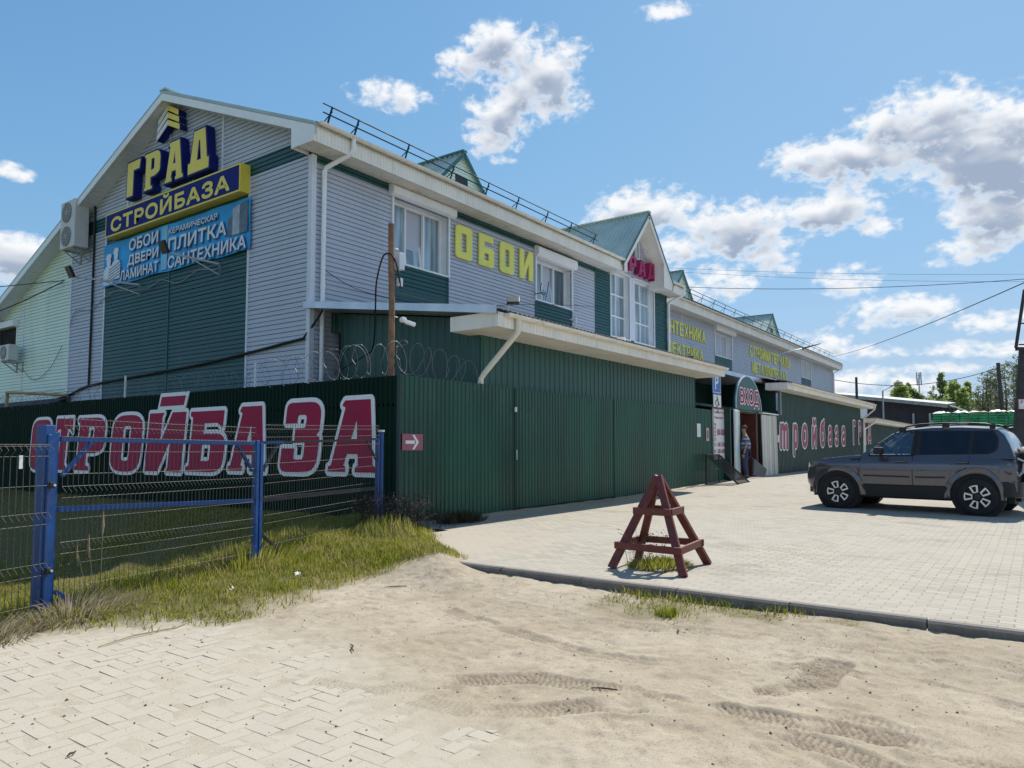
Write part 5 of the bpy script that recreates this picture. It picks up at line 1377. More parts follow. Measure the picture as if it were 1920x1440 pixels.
# block-paved yard with its kerb
def yard_mat():
    m = bpy.data.materials.new('yard_blocks'); m.use_nodes = True; t = NT(m.node_tree)
    pos = t.n('ShaderNodeNewGeometry').outputs['Position']
    s = t.n('ShaderNodeSeparateXYZ', ins={0: pos})
    w = t.noise(pos, .35, 3, .5)
    v = t.n('ShaderNodeCombineXYZ', ins={0: t.math('ADD', s.outputs[1], t.math('MULTIPLY', w, .03)), 1: t.math('ADD', s.outputs[0], t.math('MULTIPLY', w, .03)), 2: 0.0}).outputs[0]
    br = t.n('ShaderNodeTexBrick', ins={'Vector': v, 'Color1': (.33, .298, .24, 1), 'Color2': (.43, .386, .305, 1), 'Mortar': (.22, .198, .165, 1), 'Scale': 1.0, 'Mortar Size': .006, 'Mortar Smooth': .3, 'Bias': .1, 'Brick Width': .2, 'Row Height': .1})
    br.offset = .5
    a = t.noise(pos, .5, 6, .62); b = t.noise(pos, 3.2, 6, .65, .4); c = t.noise(pos, 60, 4, .65)
    col = t.mix(t.ramp(a, .36, .64, 0, .65), br.outputs['Color'], (.40, .36, .30))
    col = t.mix(t.ramp(b, .54, .74, 0, .5), col, (.25, .22, .18))
    e = t.noise(pos, .9, 4, .6, .6)
    col = t.mix(t.ramp(e, .58, .72, 0, .42), col, (.22, .19, .16))
    col = t.mix(t.ramp(c, .60, .8, 0, .4), col, (.18, .16, .13))
    # wind-blown sand near the corner by the fence
    d = t.n('ShaderNodeVectorMath', operation='DISTANCE', ins={0: pos, 1: (7.6, 7.0, 0)}).outputs['Value']
    col = t.mix(t.math('MULTIPLY', t.ramp(t.math('ADD', d, t.math('MULTIPLY', b, 2.4)), 3.6, 2.0), .8), col, (.42, .36, .28))
    bs = t.n('ShaderNodeBsdfPrincipled', ins={'Base Color': col, 'Roughness': .9, 'Specular IOR Level': .25})
    h = t.math('SUBTRACT', t.math('MULTIPLY', c, .25), br.outputs['Fac'])
    bp = t.n('ShaderNodeBump', ins={'Strength': .6, 'Distance': .006, 'Height': h}); t.t.links.new(bp.outputs[0], bs.inputs['Normal'])
    t.n('ShaderNodeOutputMaterial', ins={0: bs.outputs[0]}); return m
M_yard = yard_mat()
yard_z = lambda X, Y: .20 * nsst(15, 27, X) + .012 * (fbm(X, Y, .3, 2, 60) - .5)
ys_ = np.concatenate([ar(-150, -10, 10), ar(-10, 7.6, .5), [7.55]])
grid_mesh('paved_yard', np.concatenate([ar(6.37, 8.7, .2), [8.7]]), ys_, yard_z, M_yard)
grid_mesh('paved_yard', np.concatenate([[8.7], ar(9, 30, .4), ar(30, 300, 12)]), np.concatenate([ys_, ar(8, 12.8, .5)]), yard_z, M_yard)
M_kerb = pm('kerb_concrete', (.19, .17, .145), .9, var=.2, vs=4, bump=.3, bs=80, fine=.3)
m = MB(); y = 5.72
rngk = random.Random(11)
while y > -14:
    dx, dz = rngk.uniform(-.006, .006), rngk.uniform(-.005, .005)
    m.prism([rc([(6.285 + dx, -.32), (6.375, -.32), (6.375, .012 + dz), (6.305 + dx, .012 + dz, .0), (6.285 + dx, -.006 + dz, .0)])], lambda u, v, d, y=y: (u, y - d, v), .004, .994); y -= 1.0
tagp(m.build('kerb', M_kerb), kind='structure')
# sand and soil apron along the fence foot
m = MB()
vs = []; n = 60
rngk = random.Random(5)
for i in range(n + 1):
    x = 9.0 + 15.2 * i / n; z = plaza_z(x)
    vs += [(x, FY + .02, z + .03 + rngk.uniform(0, .015)), (x, FY - .16 - rngk.uniform(0, .07), z + .008), (x, FY - .26 - rngk.uniform(0, .08), z - .012)]
fs = []
for i in range(n):
    for j in range(2): fs.append((3 * i + j, 3 * i + j + 1, 3 * i + j + 4, 3 * i + j + 3))
m.add(vs, fs); o = m.build('fence_foot_soil', M_sand, smooth=True); o['kind'] = 'structure'

# ---------------------------------------------------------------- grass and weeds
def grass_mat(name, c_dark, c_light, c_dry, dry=.25):
    m = bpy.data.materials.new(name); m.use_nodes = True; t = NT(m.node_tree)
    pos = t.n('ShaderNodeNewGeometry').outputs['Position']
    tint = t.n('ShaderNodeAttribute', attribute_name='tint').outputs['Fac']
    a = t.noise(pos, 2.2, 4, .6)
    col = t.mix(tint, c_dark, c_light)
    col = t.mix(t.ramp(t.math('ADD', t.math('MULTIPLY', a, 1.0), t.math('MULTIPLY', tint, .35)), .86 - dry, .98 - dry * .6), col, c_dry)
    bs = t.n('ShaderNodeBsdfPrincipled', ins={'Base Color': col, 'Roughness': .6, 'Specular IOR Level': .2})
    tr = t.n('ShaderNodeBsdfTranslucent', ins={'Color': col})
    mx = t.n('ShaderNodeMixShader', ins={0: .5, 1: bs.outputs[0], 2: tr.outputs[0]})
    t.n('ShaderNodeOutputMaterial', ins={0: mx.outputs[0]}); return m
def blades(name, pts, zs, hts, mat, wid=.004, lean=.5, seed=1, parent=None, at=None, dirbias=(0, 0)):
    rg = np.random.default_rng(seed); n = len(pts)
    P = np.column_stack([pts, zs]); an = rg.uniform(0, 2 * np.pi, n); ln = rg.uniform(.1, 1, n) * lean
    dx = np.cos(an) * ln + dirbias[0]; dy = np.sin(an) * ln + dirbias[1]
    wa = rg.uniform(0, 2 * np.pi, n); wx, wy = np.cos(wa), np.sin(wa); w = wid * rg.uniform(.6, 1.4, n)
    rows = []
    for t, k in ((0, 1), (.55, .8), (1, .12)):
        c = P + np.column_stack([dx * hts * t ** 1.8, dy * hts * t ** 1.8, hts * t * np.maximum(.3, 1 - .35 * ln * t)])
        o = np.column_stack([wx * w * k, wy * w * k, np.zeros(n)])
        rows += [c - o, c + o]
    co = np.stack(rows, 1).reshape(-1, 3)
    b = np.arange(n)[:, None] * 6
    q = np.concatenate([b + np.array([[0, 1, 3, 2]]), b + np.array([[2, 3, 5, 4]])], 1).reshape(-1, 4)
    if at is not None: co = co - np.array(at)
    me = bpy.data.meshes.new(name)
    me.vertices.add(len(co)); me.vertices.foreach_set('co', co.astype(np.float32).ravel())
    me.loops.add(q.size); me.loops.foreach_set('vertex_index', q.ravel().astype(np.int32))
    me.polygons.add(len(q)); me.polygons.foreach_set('loop_start', np.arange(0, q.size, 4, dtype=np.int32))
    try: me.polygons.foreach_set('loop_total', np.full(len(q), 4, dtype=np.int32))
    except Exception: pass
    me.materials.append(mat)
    a = me.attributes.new('tint', 'FLOAT', 'POINT'); a.data.foreach_set('value', np.repeat(rg.uniform(0, 1, n), 6).astype(np.float32))
    me.update(calc_edges=True)
    o = bpy.data.objects.new(name, me); COL.objects.link(o); WM[o.name] = Matrix.Identity(4)
    if at is not None: o.location = at
    if parent is not None:
        o.parent = parent
        if at is None: o.location = -Vector(parent.location)
        else: o.location = Vector(at) - Vector(parent.location)
    return o
MG = grass_mat('fresh_grass', (.14, .17, .010), (.36, .37, .045), (.42, .36, .13), .24)
MG_dry = grass_mat('dry_grass', (.16, .13, .07), (.30, .25, .15), (.34, .29, .20), .5)
MG_weed = grass_mat('dark_weeds', (.025, .045, .012), (.07, .10, .03), (.10, .075, .045), .3)
rg = np.random.default_rng(5)
N = 330000
X = rg.uniform(-1.5, 8.6, N); Y = np.where(rg.uniform(0, 1, N) < .85, rg.uniform(4.9, 14.5, N), rg.uniform(14, 25, N))
gb = np.interp(X, GRX, GRY) + (fbm(X, Y, 2.0, 4, 40) - .5) * .7
dens = nsst(-.12, .35, Y - gb) * (.25 + .75 * nsst(.34, .6, fbm(X, Y, 1.4, 3, 71)))
far = nsst(1.2, 4, Y - gate_y(X)); dens = dens * (1 - .55 * far)
keep = rg.uniform(0, 1, N) < dens
X, Y = X[keep], Y[keep]
hh = (.035 + .075 * fbm(X, Y, 1.1, 3, 77) ** 1.3) * rg.uniform(.6, 1.5, len(X)) * (1 + .9 * nsst(-.6, .3, Y - gate_y(X)) * nsst(1.6, .4, Y - gate_y(X)))
gs = blades('grass', np.column_stack([X, Y]), terrain(X, Y) - .005, hh, MG, .0042, .75, 2)
tagp(gs, 'short yellow-green grass between the sandy ground and the mesh gate', 'grass', kind='stuff')
# weedy tufts along the kerb
N = 3500
X = rg.normal(5.95, .28, N); Y = rg.uniform(.8, 3.3, N)
d = .25 + .75 * nsst(.42, .62, fbm(X, Y, 3.5, 3, 80)); d *= nsst(.2, .5, soil_at(X, Y))
k = (rg.uniform(0, 1, N) < d) & (X < 6.27)
X, Y = X[k], Y[k]
X2 = rg.normal(6.2, .06, 420); Y2 = rg.choice([3.15, 2.75, 2.35, 1.75, 3.0, 2.55], 420) + rg.normal(0, .12, 420); k2 = X2 < 6.28
X3 = rg.normal(5.72, .05, 160); Y3 = rg.normal(2.55, .06, 160)
X = np.concatenate([X, X2[k2], X3]); Y = np.concatenate([Y, Y2[k2], Y3]); hh = np.concatenate([rg.uniform(.015, .04, k.sum()), rg.uniform(.03, .12, k2.sum()), rg.uniform(.06, .12, 160)])
kg_ = blades('kerb_grass', np.column_stack([X, Y]), terrain(X, Y) - .004, hh, MG, .0035, .8, 9)
tagp(kg_, 'sparse grass tufts growing along the kerb below the red pyramid frame', 'grass', kind='stuff')

def tuft(name, label, cat, x, y, n, r, h, mat, lean=.9, wid=.004, seed=1, bias=(0, 0), zf=None, elong=1.0, ang=0.0):
    rg = np.random.default_rng(seed)
    a = rg.uniform(0, 2 * np.pi, n); d = r * np.sqrt(rg.uniform(0, 1, n))
    lx, ly = d * np.cos(a) * elong, d * np.sin(a)
    PX = x + lx * math.cos(ang) - ly * math.sin(ang); PY = y + lx * math.sin(ang) + ly * math.cos(ang)
    z = terrain(PX, PY) if zf is None else np.full(n, zf)
    hh = h * rg.uniform(.35, 1.1, n) * (1 - .5 * (d / r) ** 2)
    o = blades(name, np.column_stack([PX, PY]), z - .005, hh, mat, wid, lean, seed, at=(x, y, float(np.mean(z))), dirbias=bias)
    return tagp(o, label, cat)
tuft('dry_grass', 'heap of dry bent grass round the foot of the thick blue post', 'dry grass', 2.95, 6.72, 650, .30, .26, MG_dry, 2.0, .004, 3, (.15, -.4), elong=1.8, ang=.28)
tuft('dry_grass', 'low straw-coloured grass heap at the path edge in the lower left corner', 'dry grass', 2.2, 6.45, 450, .24, .2, MG_dry, 1.4, .004, 4, (.2, -.5), elong=1.6, ang=.3)
tuft('green_tuft', 'bright green grass tuft at the path edge left of the thick post', 'grass tuft', 1.95, 6.5, 500, .22, .22, MG, .9, .005, 5)
tuft('green_tuft', 'tall green grass tuft beside the dark bush at the fence corner', 'grass tuft', 7.25, 7.4, 700, .42, .36, MG, .8, .005, 6, elong=1.5, ang=2.2)
tuft('green_tuft', 'tall grass growing through the mesh at the foot of the middle gate post', 'grass tuft', 5.3, 7.85, 900, .5, .34, MG, .7, .005, 7, elong=1.6, ang=.28)
tuft('weed_clump', 'dark green weeds at the foot of the pavement fence', 'weeds', 9.75, 8.15, 700, .3, .24, MG_weed, .9, .008, 8, zf=0.02, elong=1.8)
tuft('weed_clump', 'withered weeds and grass growing inside the red pyramid frame', 'weeds', 7.48, 3.42, 1300, .34, .13, MG, 1.2, .004, 10, zf=.0, elong=1.25, ang=.2)
def twigs(name, label, cat, x, y, n, r, h, mat, seed, z=None, rad_=.0025):
    rg = random.Random(seed); mb = MB()
    for i in range(n):
        a = rg.uniform(0, 6.283); d = r * math.sqrt(rg.random())
        px, py = x + d * math.cos(a), y + d * math.sin(a); pz = float(terrain(np.array([px]), np.array([py]))[0]) if z is None else z
        hh = h * rg.uniform(.5, 1.1); dx, dy = rg.uniform(-.35, .35) * hh, rg.uniform(-.35, .35) * hh
        pts = [(px, py, pz - .02), (px + dx * .4, py + dy * .4, pz + hh * .5), (px + dx, py + dy, pz + hh)]
        mb.tube(pts, [rad_, rad_ * .8, rad_ * .4], 4, caps=False)
        for k in range(5):
            t = rg.uniform(.35, .95); q = Vector(pts[1]) * (1 - t) * 2 * .5 + Vector(pts[2]) * t if t > .5 else Vector(pts[0]) * (1 - 2 * t) + Vector(pts[1]) * 2 * t
            e = q + Vector((rg.uniform(-1, 1), rg.uniform(-1, 1), rg.uniform(.2, 1))) * hh * .22
            mb.tube([q, e], [rad_ * .6, rad_ * .35], 3, caps=False)
            for w in range(2):
                c = q.lerp(e, rg.uniform(.4, 1)); s = .008 + .008 * rg.random(); v = Vector((rg.uniform(-1, 1), rg.uniform(-1, 1), rg.uniform(-1, 1))).normalized(); u = v.orthogonal().normalized()
                mb.quad(c - v * s, c + u * s * .5, c + v * s, c - u * s * .5)
    return tagp(mb.build(name, mat, at=(x, y, 0)), label, cat)
M_twig = pm('dead_twigs', (.045, .03, .022), .85, var=.3, vs=8)
twigs('twiggy_bush', 'dark leafless bush at the corner of the green fence', 'bush', 7.85, 7.9, 220, .55, .5, M_twig, 5)
twigs('twiggy_bush', 'low dead brush on the pavement edge by the green fence', 'bush', 8.9, 8.05, 60, .4, .22, M_twig, 6, .02)
twigs('dry_weed', 'thin dry weed stalks standing inside the red pyramid frame', 'weeds', 7.3, 3.52, 26, .22, .42, M_twig, 7, .0, .0018)
# dead reed stalks behind the gate
t = thing('reed_stalks', 'three tall dry reed stalks with seed heads by the thick blue post', 'reeds', (3.25, 7.0, -.2))
m = MB(); m2 = MB()
for (x, y, h, dx) in ((3.20, 6.98, .86, .02), (3.12, 7.02, .60, -.10), (3.16, 7.0, .66, -.05)):
    pts = [(x, y, -.2), (x + dx * .4, y, -.2 + h * .5), (x + dx, y + .02, -.2 + h)]
    m.tube(pts, .0032, 5); e = Vector(pts[2]); m2.tube([e - Vector((dx * .15, 0, .16)), e - Vector((0, 0, .08)), e + Vector((0, 0, .06))], [.004, .013, .002], 6)
m.build('stalk', pm('dry_straw', (.34, .26, .15), .8, var=.2), t); m2.build('seed_head', pm('seed_head', (.30, .22, .14), .9, var=.3), t)

# pebbles, clods and sticks
rgp = random.Random(9); mb = MB()
for i in range(2600):
    x = rgp.uniform(1.4, 6.2); y = rgp.uniform(-1.5, 6.0)
    if y > np.interp(x, GRX, GRY) - .05: continue
    s = .002 + .009 * rgp.random() ** 5; z = float(ground_z(np.array([[x]]), np.array([[y]]))[0, 0]) if x > 3.2 else -.149
    vs = []
    for j in range(5): 
        a = j * 1.257 + rgp.random() * .5; vs.append((x + s * math.cos(a) * rgp.uniform(.7, 1.2), y + s * math.sin(a) * rgp.uniform(.7, 1.2), z))
    vs.append((x, y, z + s * rgp.uniform(.5, 1)))
    mb.add(vs, [(j, (j + 1) % 5, 5) for j in range(5)])
tagp(mb.build('pebbles', pm('dark_pebble', (.13, .105, .08), .9, var=.5, vs=30)), kind='stuff')
sticks = [((3.62, 4.05), .20, .9, 'dry stick lying on bare sand left of the tyre marks'), ((3.0, 5.65), .9, .18, 'long thin pale pole lying along the grass edge beside the path'), ((5.35, 5.35), .22, 2.4, 'crooked twig at the grass edge near the kerb end'), ((1.62, 3.75), .06, .5, 'short twig on the block path in the lower left'), ((3.9, 2.15), .16, 1.9, 'thin twig on the sand beside the tread marks'), ((5.35, 2.3), .13, .4, 'small twig below the kerb grass')]
for (x, y), L, a, lab in sticks:
    z = max(-.146, float(ground_z(np.array([[x]]), np.array([[y]]))[0, 0])) + .008
    m = MB(); d = Vector((math.cos(a), math.sin(a), 0)); s = Vector((-d.y, d.x, 0)); p = Vector((x, y, z))
    m.tube([p - d * L / 2, p - d * L * .15 + s * L * .05 + Vector((0, 0, .004)), p + d * L * .2 - s * L * .03, p + d * L / 2 + s * L * .06], [.004, .006, .005, .003], 5)
    tagp(m.build('stick', M_twig if L < .8 else MATS['dry_straw'], at=(x, y, z)), lab, 'stick')
for (x, y, s, lab) in ((5.05, 6.55, .035, 'white plastic scrap in the grass in front of the rusty gate leaf'), (4.2, 6.45, .03, 'pale paper scrap in the grass in front of the blue gate leaf')):
    z = float(terrain(np.array([x]), np.array([y]))[0]) + .03; rs = random.Random(int(x * 100)); m = MB()
    vs = [(x + s * (i - 1.5) * .6 + rs.uniform(-.01, .01), y + s * (j - 1) * .7 + rs.uniform(-.01, .01), z + rs.uniform(-.015, .03)) for i in range(4) for j in range(3)]
    m.add(vs, [(i * 3 + j, i * 3 + j + 1, i * 3 + j + 4, i * 3 + j + 3) for i in range(3) for j in range(2)])
    tagp(m.build('litter', M_signwhite, at=(x, y, z)), lab, 'litter')
t = thing('plank', 'weathered board lying in the shade behind the thick blue post', 'board', (2.9, 8.2, -.5))
m = MB(); m.bar((2.85, 8.0, -.40), (3.0, 8.35, -.38), .10, .02); m.build('board', M_pole, t)

# ================================================================ red pyramid frame
PY = thing('pyramid_frame', 'red-brown painted wooden pyramid frame standing near the kerb', 'barrier frame', (7.42, 3.4, 0))
APX = Vector((7.42, 3.40, 1.0))
FEET = [Vector((7.03, 3.78, 0)), Vector((6.97, 2.93, 0)), Vector((7.90, 3.03, 0)), Vector((7.80, 3.84, 0))]
for i, f in enumerate(FEET):
    m = MB(); n_ = Vector((-1, 0, .35)) if i < 2 else Vector((1, 0, .35))
    top = APX + (f - APX) * .015; e = (f - APX).normalized()
    m.bar(f + e * .0, top, .085, .05, up=n_, w1=.078)
    m.build('leg', M_red, PY, bevel=.004)
def at_h(f, z): return APX + (f - APX) * ((1 - z) / 1.0)
for z, hh, ext in ((.245, .075, .05), (.615, .075, .035)):
    for i in range(4):
        a, b = at_h(FEET[i], z), at_h(FEET[(i + 1) % 4], z)
        d = (b - a).normalized(); o = Vector((d.y, -d.x, 0)); c = (a + b) / 2 - Vector((APX.x, APX.y, z))
        if o.dot(c) < 0: o = -o
        ee = ext + (.025 if i % 2 == 0 else -.012)
        m = MB(); m.bar(a - d * ee + o * .045, b + d * ee + o * .045, .03, hh, up=(0, 0, 1)); m.build('crosspiece', M_red, PY, bevel=.003)
for i, j in ((0, 1), (1, 2), (2, 3), (3, 0)):                   # boards that close the top
    a, b = at_h(FEET[i], .70), at_h(FEET[j], .70); a2, b2 = at_h(FEET[i], .985), at_h(FEET[j], .985)
    c = ((a + b) / 2 - Vector((APX.x, APX.y, .7))).normalized()
    m = MB(); off = c * .024
    if i in (0, 2):
        vs = [p + off for p in (a.lerp(a2, .25), a.lerp(b, .0), at_h(FEET[i], .99), at_h(FEET[j], .99))]
        m.add([at_h(FEET[i], .76) + off, at_h(FEET[i], .76).lerp(at_h(FEET[j], .76), .28) + off, APX + off * .8, ], [(0, 1, 2)])
        m.add([at_h(FEET[j], .76) + off, at_h(FEET[j], .76).lerp(at_h(FEET[i], .76), .28) + off, APX + off * .8, ], [(0, 1, 2)])
        m.build('gusset', M_red, PY)

# ================================================================ black metal display rack by the entrance
RK = thing('display_rack', 'black slatted metal rack leaning by the tall hours board', 'rack', (22.7, 8.3, .1))
m = MB(); z0 = .1; A = (21.95, 8.42); 
tl, tr = Vector((21.92, 8.42, 1.06)), Vector((23.05, 8.42, 1.06)); bl, br_ = Vector((22.55, 7.62, .12)), Vector((23.75, 7.62, .12))
for a, b in ((tl, tr), (bl, br_), (tl, bl), (tr, br_), (tl, (21.92, 8.42, .1)), (tr, (23.05, 8.42, .1)), ((21.92, 8.42, .12), (21.92, 7.62, .12)), ((21.92, 7.62, .12), br_), ((21.92, 8.42, .6), (23.05, 8.42, .6)), ((21.92, 8.42, .12), (23.05, 8.42, .12))): m.bar(a, b, .035, .035)
m.build('frame', M_black, RK)
for k in range(1, 9):
    m = MB(); m.bar(tl.lerp(tr, k / 9), bl.lerp(br_, k / 9), .03, .02); m.build('slat', M_black, RK)

# ================================================================ person at the doorway
def skin_mesh(joints, edges, radii, root=0, sub=2):
    me = bpy.data.meshes.new('sk'); me.from_pydata([tuple(j) for j in joints], edges, [])
    o = bpy.data.objects.new('sk', me); COL.objects.link(o)
    mod = o.modifiers.new('skin', 'SKIN'); mod.use_smooth_shade = True; mod.branch_smoothing = .4
    for i, r in enumerate(radii):
        r = r if isinstance(r, tuple) else (r, r)
        me.skin_vertices[0].data[i].radius = r; me.skin_vertices[0].data[i].use_root = (i == root)
    s = o.modifiers.new('sub', 'SUBSURF'); s.levels = sub; s.render_levels = sub
    bpy.context.view_layer.update()
    em = bpy.data.meshes.new_from_object(o.evaluated_get(bpy.context.evaluated_depsgraph_get()))
    vs = [v.co.copy() for v in em.vertices]; fs = [tuple(p.vertices) for p in em.polygons]
    bpy.data.objects.remove(o); bpy.data.meshes.remove(me); bpy.data.meshes.remove(em)
    return vs, fs
M_skin = pm('skin', (.36, .20, .14), .55, var=.08)
M_jeans = pm('dark_jeans', (.035, .045, .10), .8, var=.25, vs=8)
M_hair = pm('short_brown_hair', (.06, .045, .035), .8, var=.3, vs=30)
M_shoe = pm('dark_shoe', (.02, .018, .017), .6)
M_shirt = striped('striped_polo', (.035, .055, .17), (.17, .30, .50), 2, 13.0, .62, third=(.62, .58, .50))
# local frame: +X the way he faces, +Y his left, origin on the ground
PE = thing('person', 'man in striped navy polo shirt and jeans walking into the doorway', 'person', (25.72, 8.42, .19), rad(112), scale=1.06)
J = [(0, 0, .93), (0, 0, 1.10), (-.01, 0, 1.28), (.0, 0, 1.42), (.025, 0, 1.52), (.05, 0, 1.60), (.06, 0, 1.70),
     (0, .17, 1.40), (-.02, .22, 1.14), (.05, .20, .90), (.07, .19, .82),
     (0, -.17, 1.40), (-.06, -.23, 1.14), (-.08, -.22, .90), (-.07, -.21, .82),
     (.0, .09, .88), (.05, .10, .50), (-.02, .10, .09), (.11, .11, .035),
     (.0, -.09, .88), (.0, -.10, .50), (-.05, -.10, .09), (.09, -.11, .035)]
Ed = [(0, 1), (1, 2), (2, 3), (3, 4), (4, 5), (5, 6), (3, 7), (7, 8), (8, 9), (9, 10), (3, 11), (11, 12), (12, 13), (13, 14), (0, 15), (15, 16), (16, 17), (17, 18), (0, 19), (19, 20), (20, 21), (21, 22)]
Rr = [(.145, .165), (.16, .17), (.145, .18), (.08, .13), .055, (.085, .07), (.09, .075), .058, .042, .032, .026, .058, .042, .032, .026, .085, .058, .042, .035, .085, .058, .042, .035]
vs, fs = skin_mesh(J, Ed, Rr)
m = MB(); m.add(vs, fs); body = m.build('body', M_skin, PE, smooth=True, local=True)
def clothed(idx, grow_, edges):
    mp_ = {i: k for k, i in enumerate(idx)}
    rr = [tuple(x + grow_ for x in (Rr[i] if isinstance(Rr[i], tuple) else (Rr[i], Rr[i]))) for i in idx]
    return [J[i] for i in idx], [(mp_[a], mp_[b]) for a, b in edges], rr
js, es, rs = clothed([0, 1, 2, 3, 7, 8, 11, 12], .022, [(0, 1), (1, 2), (2, 3), (3, 7), (7, 8), (3, 11), (11, 12)])
js[5] = tuple(Vector(J[7]).lerp(Vector(J[8]), .75)); js[7] = tuple(Vector(J[11]).lerp(Vector(J[12]), .75)); rs[5] = (.075, .075); rs[7] = (.075, .075); rs[1] = (.195, .195)
vs, fs = skin_mesh(js, es, rs); m = MB(); m.add(vs, fs); m.build('polo_shirt', M_shirt, PE, smooth=True, local=True)
js, es, rs = clothed([0, 15, 16, 17, 19, 20, 21], .022, [(0, 15), (15, 16), (16, 17), (0, 19), (19, 20), (20, 21)])
vs, fs = skin_mesh(js, es, rs); m = MB(); m.add(vs, fs); m.build('jeans', M_jeans, PE, smooth=True, local=True)
for k, (x, y) in enumerate(((.05, .105), (.02, -.105))):
    m = MB(); m.prism([rc([(x - .11, y - .045, .04), (x + .14, y - .05, .05), (x + .14, y + .05, .05), (x - .11, y + .045, .04)])], lambda u, v, d: (u, v, d), 0, .085); m.build('shoe', M_shoe, PE, local=True, bevel=.015)
def ell(c, r, n=12, k=8, M=None):
    v = []; f = []
    for i in range(k + 1):
        th = math.pi * i / k
        for j in range(n):
            ph = 2 * math.pi * j / n; v.append((c[0] + r[0] * math.sin(th) * math.cos(ph), c[1] + r[1] * math.sin(th) * math.sin(ph), c[2] + r[2] * math.cos(th)))
    for i in range(k):
        for j in range(n): f.append((i * n + j, i * n + (j + 1) % n, (i + 1) * n + (j + 1) % n, (i + 1) * n + j))
    return v, f
m = MB(); v, f = ell((.036, 0, 1.708), (.108, .087, .082)); m.add(v, f); m.build('hair', M_hair, PE, smooth=True, local=True)
m = MB()
v, f = ell((.158, 0, 1.635), (.022, .016, .024), 8, 6); m.add(v, f)
for s in (-1, 1): v, f = ell((.045, s * .083, 1.635), (.022, .012, .034), 8, 6); m.add(v, f)
m.build('face_features', M_skin, PE, smooth=True, local=True)
m = MB()
for s in (-1, 1): v, f = ell((.139, s * .032, 1.658), (.008, .013, .008), 8, 6); m.add(v, f)
v, f = ell((.142, 0, 1.59), (.008, .024, .006), 8, 6); m.add(v, f)
m.build('eyes_and_mouth', pm('dark_lip', (.10, .045, .04), .5), PE, smooth=True, local=True)
# hands with separate fingers
for s, base, curl in ((1, Vector((.07, .19, .82)), .02), (-1, Vector((-.07, -.21, .82)), .05)):
    hj = [base, base + Vector((.012, 0, -.07))]; he = [(0, 1)]; hr = [(.024, .034), (.018, .038)]
    for k in range(4):
        q = hj[1] + Vector((-.030 + .020 * k, 0, -.008)); L = (.052, .062, .066, .055)[k]
        i0 = len(hj); hj += [q, q + Vector((0, -s * curl * .4, -L * .55)), q + Vector((0, -s * curl, -L))]; he += [(1, i0), (i0, i0 + 1), (i0 + 1, i0 + 2)]; hr += [.0095, .009, .0075]
    i0 = len(hj); hj += [base + Vector((.035, -s * .005, -.03)), base + Vector((.055, -s * .012, -.07))]; he += [(0, i0), (i0, i0 + 1)]; hr += [.011, .009]
    vs, fs = skin_mesh(hj, he, hr, sub=1); m = MB(); m.add(vs, fs); m.build('hand', M_skin, PE, smooth=True, local=True)
t = thing('carried_panel', 'flat dark panel with a pale edge hanging from the hand of the man', 'panel', (26.2, 8.3, .3))
m = MB()
q = [(25.85, 8.22, .90), (26.95, 8.10, .48), (26.62, 8.10, .22), (25.75, 8.22, .33)]
m.add([Vector(p) for p in q] + [Vector(p) + Vector((.02, -.05, 0)) for p in q], [(0, 1, 2, 3), (7, 6, 5, 4), (0, 4, 5, 1), (1, 5, 6, 2), (2, 6, 7, 3), (3, 7, 4, 0)]); m.build('sheet', pm('dark_panel_film', (.015, .017, .03), .4), t)
m = MB(); m.bar(q[0], q[1], .02, .012); m.bar(q[1], q[2], .02, .012); m.build('edge_strip', M_trim, t)

# ================================================================ cars
M_car = pm('dark_grey_metallic_paint', (.095, .090, .105), .25, .45, var=.04, vs=1, coat=1.0, dirt=(.10, .09, .085), dirt_amt=.10)
M_car2 = pm('black_car_paint', (.012, .012, .014), .25, .2, var=.05, coat=.8)
M_plastic = pm('black_car_plastic', (.012, .012, .014), .6, var=.15, vs=4)
M_tyre = pm('tyre_rubber', (.016, .016, .017), .85, var=.25, vs=6, dirt=(.06, .055, .05), dirt_amt=.5)
M_alloy = pm('silver_alloy', (.70, .71, .73), .3, .6, var=.05)
M_tint = glass('tinted_car_glass', (.006, .007, .012), .05, .6)
M_lamp = glass('headlamp_glass', (.16, .17, .19), .05, .8)
M_taill = glass('tail_lamp_glass', (.06, .005, .008), .08, .7)
M_clear = bpy.data.materials.new('clear_car_glass'); M_clear.use_nodes = True
t_ = NT(M_clear.node_tree)
ga = t_.n('ShaderNodeBsdfTransparent', ins={'Color': (.55, .62, .66, 1)}); gb_ = t_.n('ShaderNodeBsdfGlossy', ins={'Color': (.9, .95, 1, 1), 'Roughness': .03})
fr_ = t_.n('ShaderNodeFresnel', ins={'IOR': 1.6}); mx_ = t_.n('ShaderNodeMixShader', ins={0: t_.math('ADD', fr_.outputs[0], .05), 1: ga.outputs[0], 2: gb_.outputs[0]}); t_.n('ShaderNodeOutputMaterial', ins={0: mx_.outputs[0]})
M_seat = pm('grey_car_seat', (.10, .10, .11), .8)

